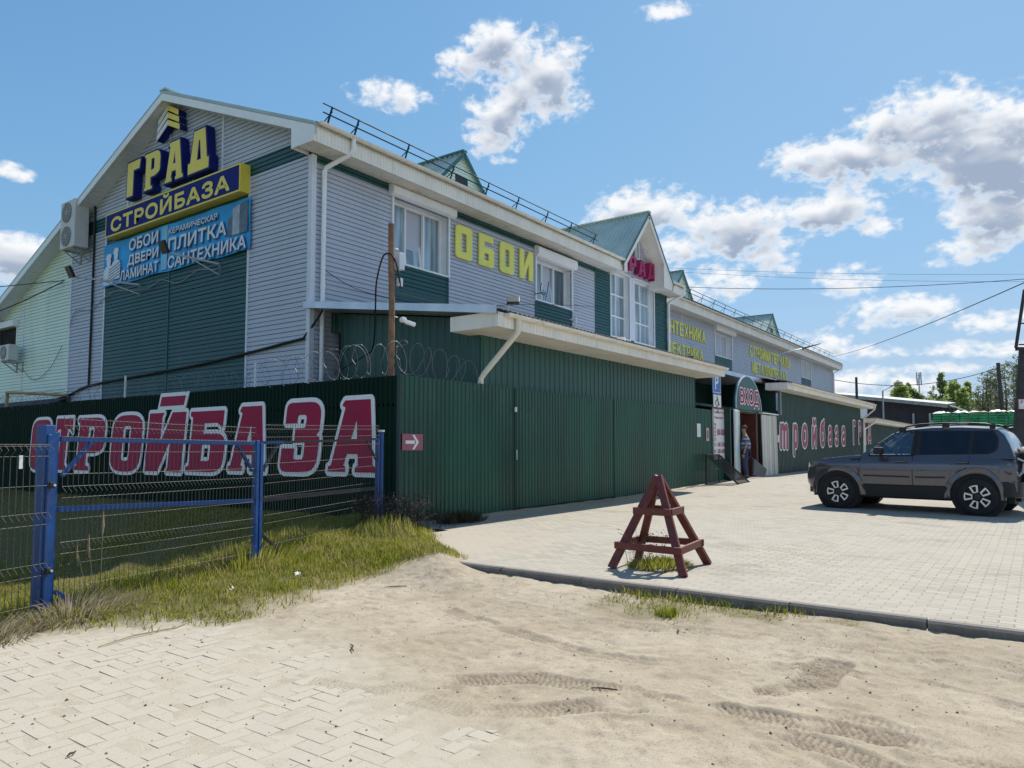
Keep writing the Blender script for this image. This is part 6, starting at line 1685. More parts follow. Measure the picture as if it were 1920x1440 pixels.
def suv(loc, heading, label, paint, scale=1.0):
    C_ = thing('parked_car', label, 'car', loc, heading, group='cars parked on the paved yard', scale=scale)
    # local: +X forward, +Y left. s = distance back from the front bumper, X = 1.95 - s
    fx = lambda s: 1.95 - (s if s < 3.3 else 3.3 + (s - 3.3) * .74)
    AX = (.72, 3.17); WR = .345; ARC = .44; SILL = .34
    st = sorted(set([0, .03, .08, .15, .22] + [.28 + .075 * k for k in range(49)] + [3.80, 3.86, 3.90, 3.93] + [a + d for a in AX for d in (-ARC, -ARC * .985, -ARC * .92, -ARC * .8, -ARC * .6, -ARC * .3, 0, ARC * .3, ARC * .6, ARC * .8, ARC * .92, ARC * .985, ARC)]))
    st = [s for i, s in enumerate(st) if i == 0 or s - st[i - 1] > .006]
    def zb(s):
        z = SILL if s > .3 else .30 + .22 * (1 - s / .3) ** 2
        if s > 3.65: z = .36 + .1 * ((s - 3.65) / .28)
        for a in AX:
            if abs(s - a) < ARC: z = max(z, WR + math.sqrt(max(0, ARC * ARC - (s - a) ** 2)) * .97)
        return z
    def zt(s): return float(np.interp(s, [0, .02, .06, .15, .35, .8, 1.2, 1.3, 3.6, 3.8, 3.9, 3.93], [.74, .83, .90, .955, 1.0, 1.055, 1.085, 1.10, 1.12, 1.10, 1.0, .9]))
    def wd(s, z):
        w = float(np.interp(s, [0, .03, .08, .15, .28, .5, .9, 2, 3.2, 3.6, 3.8, 3.93], [.56, .66, .74, .79, .835, .862, .872, .875, .872, .855, .82, .76]))
        w -= .035 * max(0, (.60 - z) / .3) + .10 * max(0, (z - .90) / .2) ** 1.5
        w += .010 * math.exp(-((z - .88) / .05) ** 2)
        return w
    fr = [0, .1, .25, .42, .58, .72, .84, .93, .98, 1.0]
    V_ = []; 
    for s in st:
        b, tp = zb(s), zt(s); ring = []
        for f in fr: z = b + (tp - b) * f; ring.append((fx(s + .16 * max(0, (.52 - z) / .2) ** 1.3 * max(0, 1 - s / .45) + .10 * max(0, (z - .72) / .2) * max(0, 1 - s / .25)), wd(s, z), z))
        wt_ = ring[-1][1]
        for k in (.82, .5, 0): ring.append((fx(s), wt_ * k, tp + .028 * (1 - k * k)))
        ring += [(x, -y, z) for x, y, z in ring[-2::-1]]
        V_.append(ring)
    nr = len(V_[0]); mb = MB(); mb.v = [p for r in V_ for p in r]
    for i in range(len(V_) - 1):
        for j in range(nr - 1): mb.f.append((i * nr + j, i * nr + j + 1, (i + 1) * nr + j + 1, (i + 1) * nr + j)); 
    mb.f += [tuple(range(nr))[::-1], tuple(range((len(V_) - 1) * nr, len(V_) * nr))]; mb.mi = [0] * len(mb.f)
    body = mb.build('body', paint, C_, smooth=True, local=True, angle=32)
    # cabin
    def gz(s): return float(np.interp(s, [1.12, 1.22, 1.45, 1.70, 1.86, 2.0, 2.4, 2.9, 3.4, 3.55, 3.68, 3.80, 3.90], [1.075, 1.16, 1.34, 1.52, 1.585, 1.612, 1.645, 1.645, 1.615, 1.585, 1.50, 1.32, 1.10]))
    def gw_(z): return .80 - .255 * (z - 1.05) / .6
    gs_ = [1.12, 1.22, 1.33, 1.45, 1.58, 1.70, 1.78, 1.86, 1.93, 2.0, 2.2, 2.4, 2.65, 2.9, 3.15, 3.4, 3.48, 3.55, 3.62, 3.68, 3.74, 3.80, 3.85, 3.90]
    mb = MB(); rings = []
    for s in gs_:
        top = gz(s); e = min(.05, (top - 1.05) * .4); ring = []
        for z in (1.04, 1.04 + (top - e - 1.04) * .5, top - e): ring.append((fx(s), gw_(z), z))
        ring.append((fx(s), gw_(top - e) - .02, top - e * .4)); ring.append((fx(s), gw_(top) - .075, top))
        ring += [(fx(s), gw_(top) * .5, top + .018), (fx(s), 0, top + .025)]
        ring += [(x, -y, z) for x, y, z in ring[-2::-1]]
        rings.append(ring)
    return C_, body, fx, gz, gw_, rings, wd, gs_

def finish_suv(C_, body, fx, gz, gw_, rings, wd, gs_, paint):
    nr = len(rings[0])
    # roof and pillars: leave out the side-window and windscreen openings
    side_open = lambda s0, s1: 1.58 < (s0 + s1) / 2 < 2.05
    mb = MB(); mb.v = [p for r in rings for p in r]
    for i in range(len(rings) - 1):
        s0, s1 = gs_[i], gs_[i + 1]
        for j in range(nr - 1):
            jj = min(j, nr - 2 - j)
            if s1 <= 1.86 and jj >= 3: continue                 # windscreen
            if jj < 2 and 1.33 <= s0 and s1 <= 2.2: continue       # front side windows
            mb.f.append((i * nr + j, i * nr + j + 1, (i + 1) * nr + j + 1, (i + 1) * nr + j))
    mb.f.append(tuple(range((len(rings) - 1) * nr, len(rings) * nr))); mb.mi = [0] * len(mb.f)
    mb.build('roof', paint, C_, smooth=True, local=True, angle=35)
    mb = MB(); 
    for i in range(len(rings) - 1):
        if gs_[i + 1] <= 1.86:
            for j in range(nr - 1):
                if min(j, nr - 2 - j) >= 3:
                    b = len(mb.v); mb.add([rings[i][j], rings[i][j + 1], rings[i + 1][j + 1], rings[i + 1][j]], [(0, 1, 2, 3)])
    mb.build('windscreen', M_clear, C_, smooth=True, local=True)
    def side_poly(mb, pts, sgn, off, th=.006):
        mb.prism([pts], lambda u, v, d: (fx(u), sgn * (gw_(v) + d), v), off - th, off)
    for sgn in (1, -1):
        mb = MB(); side_poly(mb, rc([(1.36, 1.105), (2.10, 1.115), (2.14, 1.53, .05), (1.80, 1.53, .06)]), sgn, .006); mb.build('window', M_clear, C_, local=True)
        mb = MB(); side_poly(mb, rc([(2.08, 1.10), (3.38, 1.125), (3.56, 1.20, .08), (3.58, 1.42, .1), (3.46, 1.555, .08), (2.14, 1.575)]), sgn, .004); mb.build('window_surround', M_plastic, C_, local=True)
        mb = MB(); side_poly(mb, rc([(2.23, 1.125), (3.03, 1.14), (3.05, 1.545), (2.24, 1.55)]), sgn, .010); mb.build('window', M_tint, C_, local=True)
        mb = MB(); side_poly(mb, rc([(3.09, 1.145), (3.36, 1.15), (3.50, 1.22, .06), (3.53, 1.41, .08), (3.43, 1.53, .06), (3.11, 1.54)]), sgn, .010); mb.build('window', M_tint, C_, local=True)
        mb = MB()
        for (u0, v0, u1, v1) in ((1.30, 1.09, 1.80, 1.565), (1.80, 1.565, 2.16, 1.572), (1.30, 1.09, 2.12, 1.10), (2.1, 1.1, 2.14, 1.57)):
            mb.bar((fx(u0), sgn * (gw_(v0) + .006), v0), (fx(u1), sgn * (gw_(v1) + .006), v1), .035 if u0 != 2.1 else .06, .014)
        mb.build('window_frame', M_plastic, C_, local=True)
        # seams, handles, cladding
        mb = MB()
        def seam(pts):
            for (a, b) in zip(pts, pts[1:]): mb.bar((fx(a[0]), sgn * (wd(*a) - .002), a[1]), (fx(b[0]), sgn * (wd(*b) - .002), b[1]), .013, .012, up=(0, sgn, 0))
        seam([(1.16, .42), (1.15, .6), (1.13, .8), (1.14, .95), (1.18, 1.06)]); seam([(2.12, .40), (2.11, .6), (2.11, .8), (2.11, 1.0), (2.11, 1.09)])
        seam([(2.74, .62), (2.86, .80), (3.0, .86), (3.05, .95), (3.06, 1.1)]); seam([(1.2, .42), (1.6, .415), (2.0, .412), (2.4, .412), (2.66, .42)])
        def strip(pts):
            for (a, b) in zip(pts, pts[1:]): mb.bar((fx(a[0]), sgn * (wd(*a) + .003), a[1]), (fx(b[0]), sgn * (wd(*b) + .003), b[1]), .030, .012, up=(0, sgn, 0))
        strip([(1.22, .69), (1.6, .685), (2.06, .68)]); strip([(2.16, .68), (2.4, .68), (2.66, .685)]); seam([(3.62, .62), (3.75, .63), (3.9, .64)])
        mb.build('door_seam', M_plastic, C_, local=True)
        for s in (1.92, 2.93):
            mb = MB(); mb.bar((fx(s - .11), sgn * (wd(s, .965) + .028), .968), (fx(s + .11), sgn * (wd(s, .965) + .028), .972), .03, .028, up=(0, sgn, 0))
            for d in (-.1, .1): mb.bar((fx(s + d), sgn * wd(s, .965), .97), (fx(s + d), sgn * (wd(s, .965) + .03), .97), .02, .02)
            mb.build('door_handle', paint, C_, local=True, bevel=.006)
        mb = MB()
        for (s0, s1) in ((1.13, 2.75),):
            mb.add([(fx(s), sgn * y, z) for s in (s0, s1) for (y, z) in ((.862, .53), (.886, .50), (.85, .28), (.78, .26))], [(0, 1, 5, 4), (1, 2, 6, 5), (2, 3, 7, 6), (0, 3, 2, 1), (4, 5, 6, 7)])
        mb.build('sill_cladding', M_plastic, C_, local=True)
        for a in (.72, 3.17):
            mb = MB(); A0, A1 = rad(-14), rad(194); n = 22; vs = []; fs = []
            for i in range(n + 1):
                an = A0 + (A1 - A0) * i / n; c, s_ = math.cos(an), math.sin(an)
                for (r, dy) in ((.43, -.10), (.435, .026), (.445, .032), (.53, .016), (.545, -.01)):
                    z = max(.30, .345 + r * s_); x = a - r * c
                    vs.append((fx(x), sgn * (wd(min(max(x, .06), 3.9), max(z, .4)) + dy), z))
            for i in range(n):
                for j in range(4): fs.append((i * 5 + j, i * 5 + j + 1, i * 5 + j + 6, i * 5 + j + 5))
            mb.add(vs, fs); mb.build('wheel_arch', paint, C_, smooth=True, local=True)
        # mirror, lamps, roof rail
        mb = MB(); mb.box(fx(1.62), sgn * .86 if sgn > 0 else sgn * 1.05, 1.11, fx(1.47), sgn * 1.05 if sgn > 0 else sgn * .86, 1.25); mb.bar((fx(1.54), sgn * .80, 1.11), (fx(1.54), sgn * .9, 1.15), .06, .05); mb.build('mirror', M_plastic, C_, local=True, bevel=.03, seg=3)
        mb = MB()
        pr = [(.035, .82, .58), (.035, .90, .57), (.12, .945, .60), (.30, .95, .80), (.36, .90, .845), (.20, .83, .815)]
        mb.add([(fx(s) + .012, sgn * (y if s < .1 else wd(s, z) + .008), z) for s, z, y in pr], [(0, 1, 2, 5), (2, 3, 4, 5)]); mb.build('headlight', M_lamp, C_, local=True)
        mb = MB(); mb.prism([rc([(3.70, .80), (3.83, .74, .04), (3.86, 1.10, .04), (3.72, 1.10, .05)])], lambda u, v, d: (fx(u), sgn * (wd(u, v) + d), v), -.02, .012); mb.build('taillight', M_taill, C_, local=True)
        mb = MB(); ry = .60
        rp = [(1.86, 1.60), (1.98, 1.655), (2.2, 1.695), (2.6, 1.71), (3.0, 1.705), (3.3, 1.685), (3.5, 1.64)]
        mb.tube([(fx(s), sgn * ry, z) for s, z in rp], .016, 8)
        for s, z in ((1.9, 1.61), (2.65, 1.68), (3.44, 1.64)): mb.bar((fx(s - .06), sgn * ry, z - .01), (fx(s + .06), sgn * ry, z - .01), .03, .09)
        mb.build('roof_rail', M_plastic, C_, smooth=True, local=True)
        mb = MB(); mb.box(fx(1.12), sgn * .868 if sgn > 0 else -.876, .845, fx(1.02), sgn * .876 if sgn > 0 else -.868, .875); mb.build('badge', M_alloy, C_, local=True)
        mb = MB(); mb.add([(fx(a), sgn * (wd(a, b) + .004), b) for a, b in ((.98, .985), (1.17, 1.0), (1.16, 1.03), (.96, 1.01))], [(0, 1, 2, 3)]); mb.build('fender_vent', M_plastic, C_, local=True)
    # bumpers, grille, underside, interior, spare wheel
    mb = MB(); mb.prism([rc([(.05, -.60, .1), (.26, -.84, .1), (.32, -.84), (.32, .84), (.26, .84, .1), (.05, .60, .1)])], lambda u, v, d: (fx(u - .012), v, d), .31, .46); mb.build('front_bumper', M_plastic, C_, local=True, bevel=.03)
    mb = MB(); mb.box(fx(.03), -.46, .56, fx(-.004), .46, .72); mb.build('grille', M_plastic, C_, local=True, bevel=.02)
    mb = MB(); mb.prism([rc([(3.66, -.86), (3.82, -.85, .08), (4.0, -.66, .12), (4.0, .66, .12), (3.82, .85, .08), (3.66, .86)])], lambda u, v, d: (fx(u), v, d), .36, .62); mb.bar((fx(3.9), .1, .36), (fx(4.12), .1, .36), .05, .04); mb.build('rear_bumper', M_plastic, C_, local=True, bevel=.03)
    mb = MB(); mb.box(fx(3.85), -.66, .24, fx(.16), .66, .60); mb.box(fx(2.7), -.78, .27, fx(1.2), .78, .5); mb.tube([(fx(2.9), .35, .24), (fx(3.95), .45, .3)], .03, 8); mb.build('underbody', M_plastic, C_, local=True)
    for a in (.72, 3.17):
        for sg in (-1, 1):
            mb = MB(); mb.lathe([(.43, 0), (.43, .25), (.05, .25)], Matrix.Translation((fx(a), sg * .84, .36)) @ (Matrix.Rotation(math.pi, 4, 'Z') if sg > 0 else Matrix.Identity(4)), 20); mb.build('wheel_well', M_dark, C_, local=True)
    for sy in (.36, -.36):
        mb = MB(); mb.box(fx(2.35), sy - .24, .5, fx(1.85), sy + .24, .78); Mt = Matrix.Translation((fx(2.33), sy, .75)) @ Matrix.Rotation(rad(-12), 4, 'Y'); mb.box(-.07, -.24, 0, .07, .24, .58, M=Mt); mb.box(-.05, -.13, .6, .05, .13, .80, M=Mt); mb.build('seat', M_seat, C_, local=True, bevel=.04)
    mb = MB(); mb.tube([(fx(1.72) - .05 * math.cos(a), .36 + .18 * math.sin(a), 1.05 + .18 * math.cos(a)) for a in [i * math.pi / 10 for i in range(20)]], .016, 6, closed=True); mb.bar((fx(1.72), .36, 1.05), (fx(1.45), .36, .98), .05); mb.build('steering_wheel', M_plastic, C_, local=True)
    mb = MB(); mb.box(fx(1.55), -.76, .85, fx(1.15), .76, 1.07); mb.box(fx(3.8), -.74, .55, fx(2.45), .74, 1.05); mb.build('dashboard', M_plastic, C_, local=True)
    def wheel(nm, M):
        mb = MB(); mb.lathe([(.21, -.09), (.235, -.10), (.315, -.10), (.338, -.075), (.345, -.04), (.345, .04), (.338, .075), (.315, .10), (.235, .10), (.21, .09), (.20, .0)], M, 36); w = mb.build(nm, M_tyre, C_, smooth=True, local=True, angle=50)
        mb = MB(); mb.lathe([(.0, .03), (.20, .04), (.232, .09), (.236, .098), (.238, .06), (.20, -.05), (0, -.05)], M, 30); mb.build('rim', M_black, w, local=True)
        mb = MB()
        for k in range(5):
            R = M @ Matrix.Rotation(2 * math.pi * k / 5 + .3, 4, 'Y')
            outer = rc([(-.042, .078), (-.080, .229, .014), (.080, .229, .014), (.042, .078)]); inner = rc([(-.018, .095), (-.040, .192, .008), (.040, .192, .008), (.018, .095)])
            mb.prism([outer, inner], lambda u, v, d, R=R: R @ Vector((u, d, v)), .04, .092)
        mb.build('spokes', M_alloy, w, local=True)
        mb = MB(); mb.lathe([(.0, .05), (.06, .05), (.055, .085), (.0, .09)], M, 16); mb.build('hub', M_black, w, local=True)
    for a in (.72, 3.17):
        wheel('wheel', Matrix.Translation((fx(a), .78, .345))); wheel('wheel', Matrix.Translation((fx(a), -.78, .345)) @ Matrix.Rotation(math.pi, 4, 'Z'))
    mb = MB(); mb.lathe([(.20, -.09), (.335, -.09), (.345, -.06), (.345, .07), (.31, .10), (0, .115)], Matrix.Translation((fx(4.02), -.05, .92)) @ Matrix.Rotation(rad(90), 4, 'Z'), 30); mb.build('spare_wheel', M_plastic, C_, smooth=True, local=True)
    mb = MB(); mb.tube([(fx(3.9), .55, .72), (fx(4.0), .5, .8), (fx(4.0), .35, .95)], .02, 6); mb.tube([(fx(3.9), .55, 1.05), (fx(4.0), .4, 1.0)], .02, 6); mb.build('spare_carrier', M_pole, C_, local=True)
    return C_
a = suv((17.30, 2.10, plaza_z(16.5)), rad(82.8), 'dark grey off-road car parked nose towards the building, spare wheel on its back', M_car, 1.035)
car1 = finish_suv(*a, M_car)
car2 = dup(car1); car2.location = (23.6, .55, plaza_z(23.6)); car2.rotation_euler = (0, 0, rad(84))
car2['label'] = 'black car mostly hidden behind the grey car and the leaning pole'; car2.name = 'parked_car'
def repaint(o):
    for s in o.material_slots:
        pass
for o in [car2] + list(car2.children_recursive):
    if o.type == 'MESH' and len(o.material_slots):
        for s in o.material_slots:
            if s.material == M_car: s.link = 'OBJECT'; s.material = M_car2

# ================================================================ far side of the yard
SHE = thing('dark_shed', 'long low dark shed with a pale roof edge beyond the lean-tos', 'shed', (74, 9, 0))
m = MB()
m.sheet(lambda a, b, d: (74 - d, a, b), 5.9, 16, -.1, lambda a: 4.7 + (a - 5.9) * .145, .3, CORR); m.build('front_wall', pm('dark_shed_boards', (.030, .032, .040), .8, var=.3, vs=.8), SHE)
m = MB(); m.add([(73.2, 16.2, 6.45), (73.2, 6.3, 5.05), (82, 6.3, 5.6), (82, 16.2, 7.0)], [(0, 1, 2, 3)]); m.add([(73.2, 16.2, 6.45), (73.2, 6.3, 5.05), (73.2, 6.3, 4.75), (73.2, 16.2, 6.15)], [(0, 1, 2, 3)]); m.add([(73.2, 6.3, 5.05), (82, 6.3, 5.6), (82, 6.3, 5.4), (73.2, 6.3, 4.75)], [(0, 1, 2, 3)]); m.build('roof', pm('pale_shed_roof', (.25, .27, .27), .6, var=.2), SHE)
m = MB(); m.add([(73.6, 6.3, 5.0), (76, 2.9, 3.6), (80, 2.9, 3.6), (80, 6.3, 5.2)], [(0, 1, 2, 3)]); m.add([(73.9, 6.2, -.1), (76.2, 3.1, -.1), (76.2, 3.1, 3.5), (73.9, 6.2, 4.85)], [(0, 1, 2, 3)]); m.build('side_annex', M_green_dark, SHE)
m = MB()
for y in (7.6, 8.9): m.box(73.8, y, 2.2, 73.95, y + .16, 4.3)
m.tube([(73.8, 7.2 + .35 * math.cos(a), 3.4 + .35 * math.sin(a)) for a in [k * math.pi / 8 for k in range(16)]], .1, 6, closed=True)
m.build('wall_fitting', M_pole, SHE)

# green bag pallets
M_bag = pm('green_plastic_wrap', (.018, .30, .115), .32, var=.4, vs=3.2, bump=.9, bs=7)
M_bagtop = pm('white_plastic_cover', (.66, .68, .60), .4, var=.15, vs=4, bump=.6, bs=8)
rgb = random.Random(4)
for k in range(5):
    yy = 5.05 - k * 1.02
    lab = ('leftmost', 'second', 'middle', 'fourth', 'rightmost')[k] + ' of the tall stacks of green wrapped pallets beyond the grey car'
    t = thing('pallet_stack', lab, 'pallet', (55, yy, 0), group='green pallet stacks')
    for lv in range(3):
        m = MB(); nb = 6; z0_ = .15 + lv * 1.15
        for b in range(nb):
            for c in range(2):
                o = rgb.uniform(-.03, .03); zz = z0_ + b * .165
                m.box(54.5 + o, yy - .49 + c * .49 + o * .4, zz + .003, 55.5 + o, yy - .02 + c * .49 + o * .4, zz + .16)
        m.build('bags', M_bag, t, bevel=.05, seg=2)
        m = MB()
        for q in (-.42, -.05, .32): m.box(54.5, yy + q, z0_ - .14, 55.5, yy + q + .1, z0_ - .02)
        m.box(54.5, yy - .47, z0_ - .03, 55.5, yy + .47, z0_ - .005)
        m.build('pallet_base', M_wood, t)
    m = MB(); vs = []; top = .15 + 3 * 1.15 - .16
    for i in range(6):
        for j in range(6): vs.append((54.47 + .206 * i, yy - .50 + .2 * j, top + .06 + rgb.uniform(-.02, .13) * (0 < i < 5 and 0 < j < 5) + rgb.uniform(-.03, .05)))
    m.add(vs, [(i * 6 + j, i * 6 + j + 1, i * 6 + j + 7, i * 6 + j + 6) for i in range(5) for j in range(5)])
    m.build('cover', M_bagtop, t, smooth=True)

# leaning power pole by the car with its strut
PP = thing('power_pole', 'dark leaning power pole with a brace, behind the back of the grey car', 'pole', (20.0, .6, 0))
fr_dir = Vector((math.sin(rad(36)), -math.cos(rad(36)), 0))      # across the view
def rp(px, fwd, z):                                             # point seen at that bearing, fwd metres ahead
    r = (px - 960) / 1355
    return Vector((math.cos(rad(36)) * fwd + math.sin(rad(36)) * r * fwd, math.sin(rad(36)) * fwd - math.cos(rad(36)) * r * fwd, z))
b0, b1 = rp(1897, 17, 0), rp(1926, 17, 3.62)
m = MB(); m.bar(b0, b1, .24, .24, up=(1, .3, 0), w1=.17, h1=.18); m.build('shaft', M_conc_pole, PP, bevel=.02)
m = MB(); s0, s1 = rp(1922, 17.4, 0), rp(1948, 17.2, 3.6); m.bar(s0, s1, .16, .16, up=(1, .3, 0), w1=.15); m.build('brace', M_conc_pole, PP, bevel=.02)
m = MB(); zc = 3.6; c0 = rp(1911, 16.8, zc); m.bar(c0, c0 + fr_dir * .9, .06, .08)
m.bar(c0 + Vector((0, 0, .02)), rp(1932, 16.8, 5.0), .05, .05); m.bar(c0 + fr_dir * .6, rp(1960, 16.8, 6.5), .2, .2)
for z in (3.7, 4.2): m.bar(rp(1915 + (z - 3.4) * 7, 16.8, z), rp(1915 + (z - 3.4) * 7, 16.8, z) + fr_dir * .5, .03, .03)
m.build('steel_step', M_black, PP)
pl = rp(1911, 16.75, 2.18)
m = MB()
n_ = Vector((-math.cos(rad(36)), -math.sin(rad(36)), 0))
def ppm(u, v, d): return tuple(pl + fr_dir * u + Vector((0, 0, v)) + n_ * d)
m.prism([[(0, 0), (.42, 0), (.42, .24), (0, .24)]], ppm, 0, .012); o = m.build('plate', M_signwhite, PP)
m = MB(); put_text(m, 'P', ppm, .05, .12, .06, .09, .014, bold=.02); m.bar(ppm(.04, .05, .014), ppm(.3, .05, .014), .012, .004)
for a in ((0, 0, .42, .012), (0, .228, .42, .24), (0, .012, .012, .228)): m.quad(ppm(a[0], a[1], .0135), ppm(a[2], a[1], .0135), ppm(a[2], a[3], .0135), ppm(a[0], a[3], .0135))
m.build('plate_print', M_crimson, o)

# far poles, mast, lamp
def far_pole(name, label, cat, px, fwd, ztop, r, mat, px1=None):
    a, b = rp(px, fwd, 0), rp(px1 if px1 else px, fwd, ztop)
    m = MB(); m.tube([a, a.lerp(b, .5), b], [r, r * .9, r * .75], 8)
    return tagp(m.build(name, mat, at=tuple(a), smooth=True), label, cat)
far_pole('chimney_pipe', 'black chimney pipe rising behind the far end of the building', 'chimney', 1608, 64, 1.31 + 131 * 64 / 1355, .14, M_black)
far_pole('utility_pole', 'dark wooden utility pole among the bare trees near the picture edge', 'pole', 1884, 70, 1.31 + 158 * 70 / 1355, .22, M_conc_pole, 1876)
t = thing('street_lamp', 'distant thin street lamp above the last lean-to roof', 'street lamp', tuple(rp(1657, 58, 0)))
m = MB(); a = rp(1657, 58, 0); hz = 1.31 + 105 * 58 / 1355; m.tube([a, (a.x, a.y, hz), rp(1672, 58, hz + .32), rp(1684, 57, hz + .5)], [.09, .06, .05, .05], 7); m.build('pole', M_pole, t, smooth=True)
m = MB(); m.bar(rp(1682, 57.2, hz + .48), rp(1692, 56.5, hz + .56), .25, .1); m.build('lamp_head', M_pole, t)
t = thing('phone_mast', 'distant mobile phone mast with antennas above the trees', 'mast', tuple(rp(1725, 190, 0)))
m = MB(); a = rp(1726, 190, 0); hz = 1.31 + 135 * 190 / 1355; m.tube([a, (a.x, a.y, hz)], [.3, .14], 8); m.build('mast_pole', M_pole, t)
m = MB()
for i in range(6):
    an = i * 1.047; c = Vector((a.x, a.y, hz - .2 - (i % 2) * 1.6)) + Vector((math.cos(an), math.sin(an), 0)) * .55
    m.box(c.x - .14, c.y - .14, c.z - .9, c.x + .14, c.y + .14, c.z + .9); m.bar(c, (a.x, a.y, c.z), .12)
m.build('antenna_panel', M_pole, t)['kind'] = 'stuff'
# overhead lines
def wire(label, p, q, sag, r, grp):
    p, q = Vector(p), Vector(q); m = MB(); pts = [p.lerp(q, k / 24) - Vector((0, 0, sag * 4 * (k / 24) * (1 - k / 24))) for k in range(25)]
    m.tube(pts, r, 5); tagp(m.build('power_line', M_cable, at=tuple(p)), label, 'cable', grp)
def rz(px, py, fwd): return rp(px, fwd, 1.31 + (838 - py) * fwd / 1355)
wire('highest overhead line crossing the sky right of the centre gable', rz(1225, 497, 50), rz(2050, 509, 46), .25, .009, 'overhead lines right of the centre gable')
wire('second overhead line crossing the sky right of the centre gable, thin and faint', rz(1225, 503, 50), rz(2050, 524, 46), .3, .009, 'overhead lines right of the centre gable')
wire('darkest overhead line crossing the sky right of the centre gable, above the roof rail', rz(1262, 534, 38), rz(2050, 510, 30), .35, .014, 'overhead lines right of the centre gable')
wire('overhead line rising from the far roof end to the upper picture edge by the pole', rz(1566, 668, 62), rz(1975, 508, 18), .25, .016, 'overhead lines right of the far roof end')
wire('sagging overhead line from the far roof end to the distant wooden pole', rz(1566, 712, 66), rz(1874, 690, 68), 1.0, .03, 'overhead lines right of the far roof end')

# ================================================================ trees
def leaf_mat(name, a, b, tr=.3):
    m = bpy.data.materials.new(name); m.use_nodes = True; t = NT(m.node_tree)
    tint = t.n('ShaderNodeAttribute', attribute_name='tint').outputs['Fac']
    col = t.mix(tint, a, b)
    bs = t.n('ShaderNodeBsdfPrincipled', ins={'Base Color': col, 'Roughness': .6, 'Specular IOR Level': .2}); tl = t.n('ShaderNodeBsdfTranslucent', ins={'Color': col})
    mx = t.n('ShaderNodeMixShader', ins={0: tr, 1: bs.outputs[0], 2: tl.outputs[0]}); t.n('ShaderNodeOutputMaterial', ins={0: mx.outputs[0]}); return m
ML_y = leaf_mat('spring_birch_leaves', (.26, .34, .09), (.50, .55, .20), .5); ML_g = leaf_mat('spring_leaves', (.20, .28, .10), (.38, .44, .19), .5); ML_b = leaf_mat('budding_leaves', (.12, .14, .07), (.22, .25, .12), .4)
M_bark = pm('tree_bark', (.07, .06, .055), .9, var=.3, vs=6); M_birch = pm('birch_bark', (.34, .32, .29), .8, var=.5, vs=5)
def leaf_cloud(name, C3, size, mat, seed, parent, loc):
    rg = np.random.default_rng(seed); n = len(C3)
    a = rg.normal(size=(n, 3)); a /= np.linalg.norm(a, axis=1)[:, None]; b = np.cross(a, rg.normal(size=(n, 3))); b /= np.linalg.norm(b, axis=1)[:, None]
    s = size * rg.uniform(.5, 1.3, n)[:, None]
    co = np.stack([C3 - a * s, C3 + b * s * .55, C3 + a * s, C3 - b * s * .55], 1).reshape(-1, 3) - np.array(loc)
    q = np.arange(n * 4).reshape(-1, 4)
    me = bpy.data.meshes.new(name); me.vertices.add(n * 4); me.vertices.foreach_set('co', co.astype(np.float32).ravel())
    me.loops.add(n * 4); me.loops.foreach_set('vertex_index', q.ravel().astype(np.int32)); me.polygons.add(n); me.polygons.foreach_set('loop_start', np.arange(0, n * 4, 4, dtype=np.int32))
    try: me.polygons.foreach_set('loop_total', np.full(n, 4, dtype=np.int32))
    except Exception: pass
    me.materials.append(mat); at = me.attributes.new('tint', 'FLOAT', 'POINT'); at.data.foreach_set('value', np.repeat(rg.uniform(0, 1, n), 4).astype(np.float32)); me.update(calc_edges=True)
    o = bpy.data.objects.new(name, me); COL.objects.link(o); o.parent = parent; WM[o.name] = WM[parent.name].copy(); return o
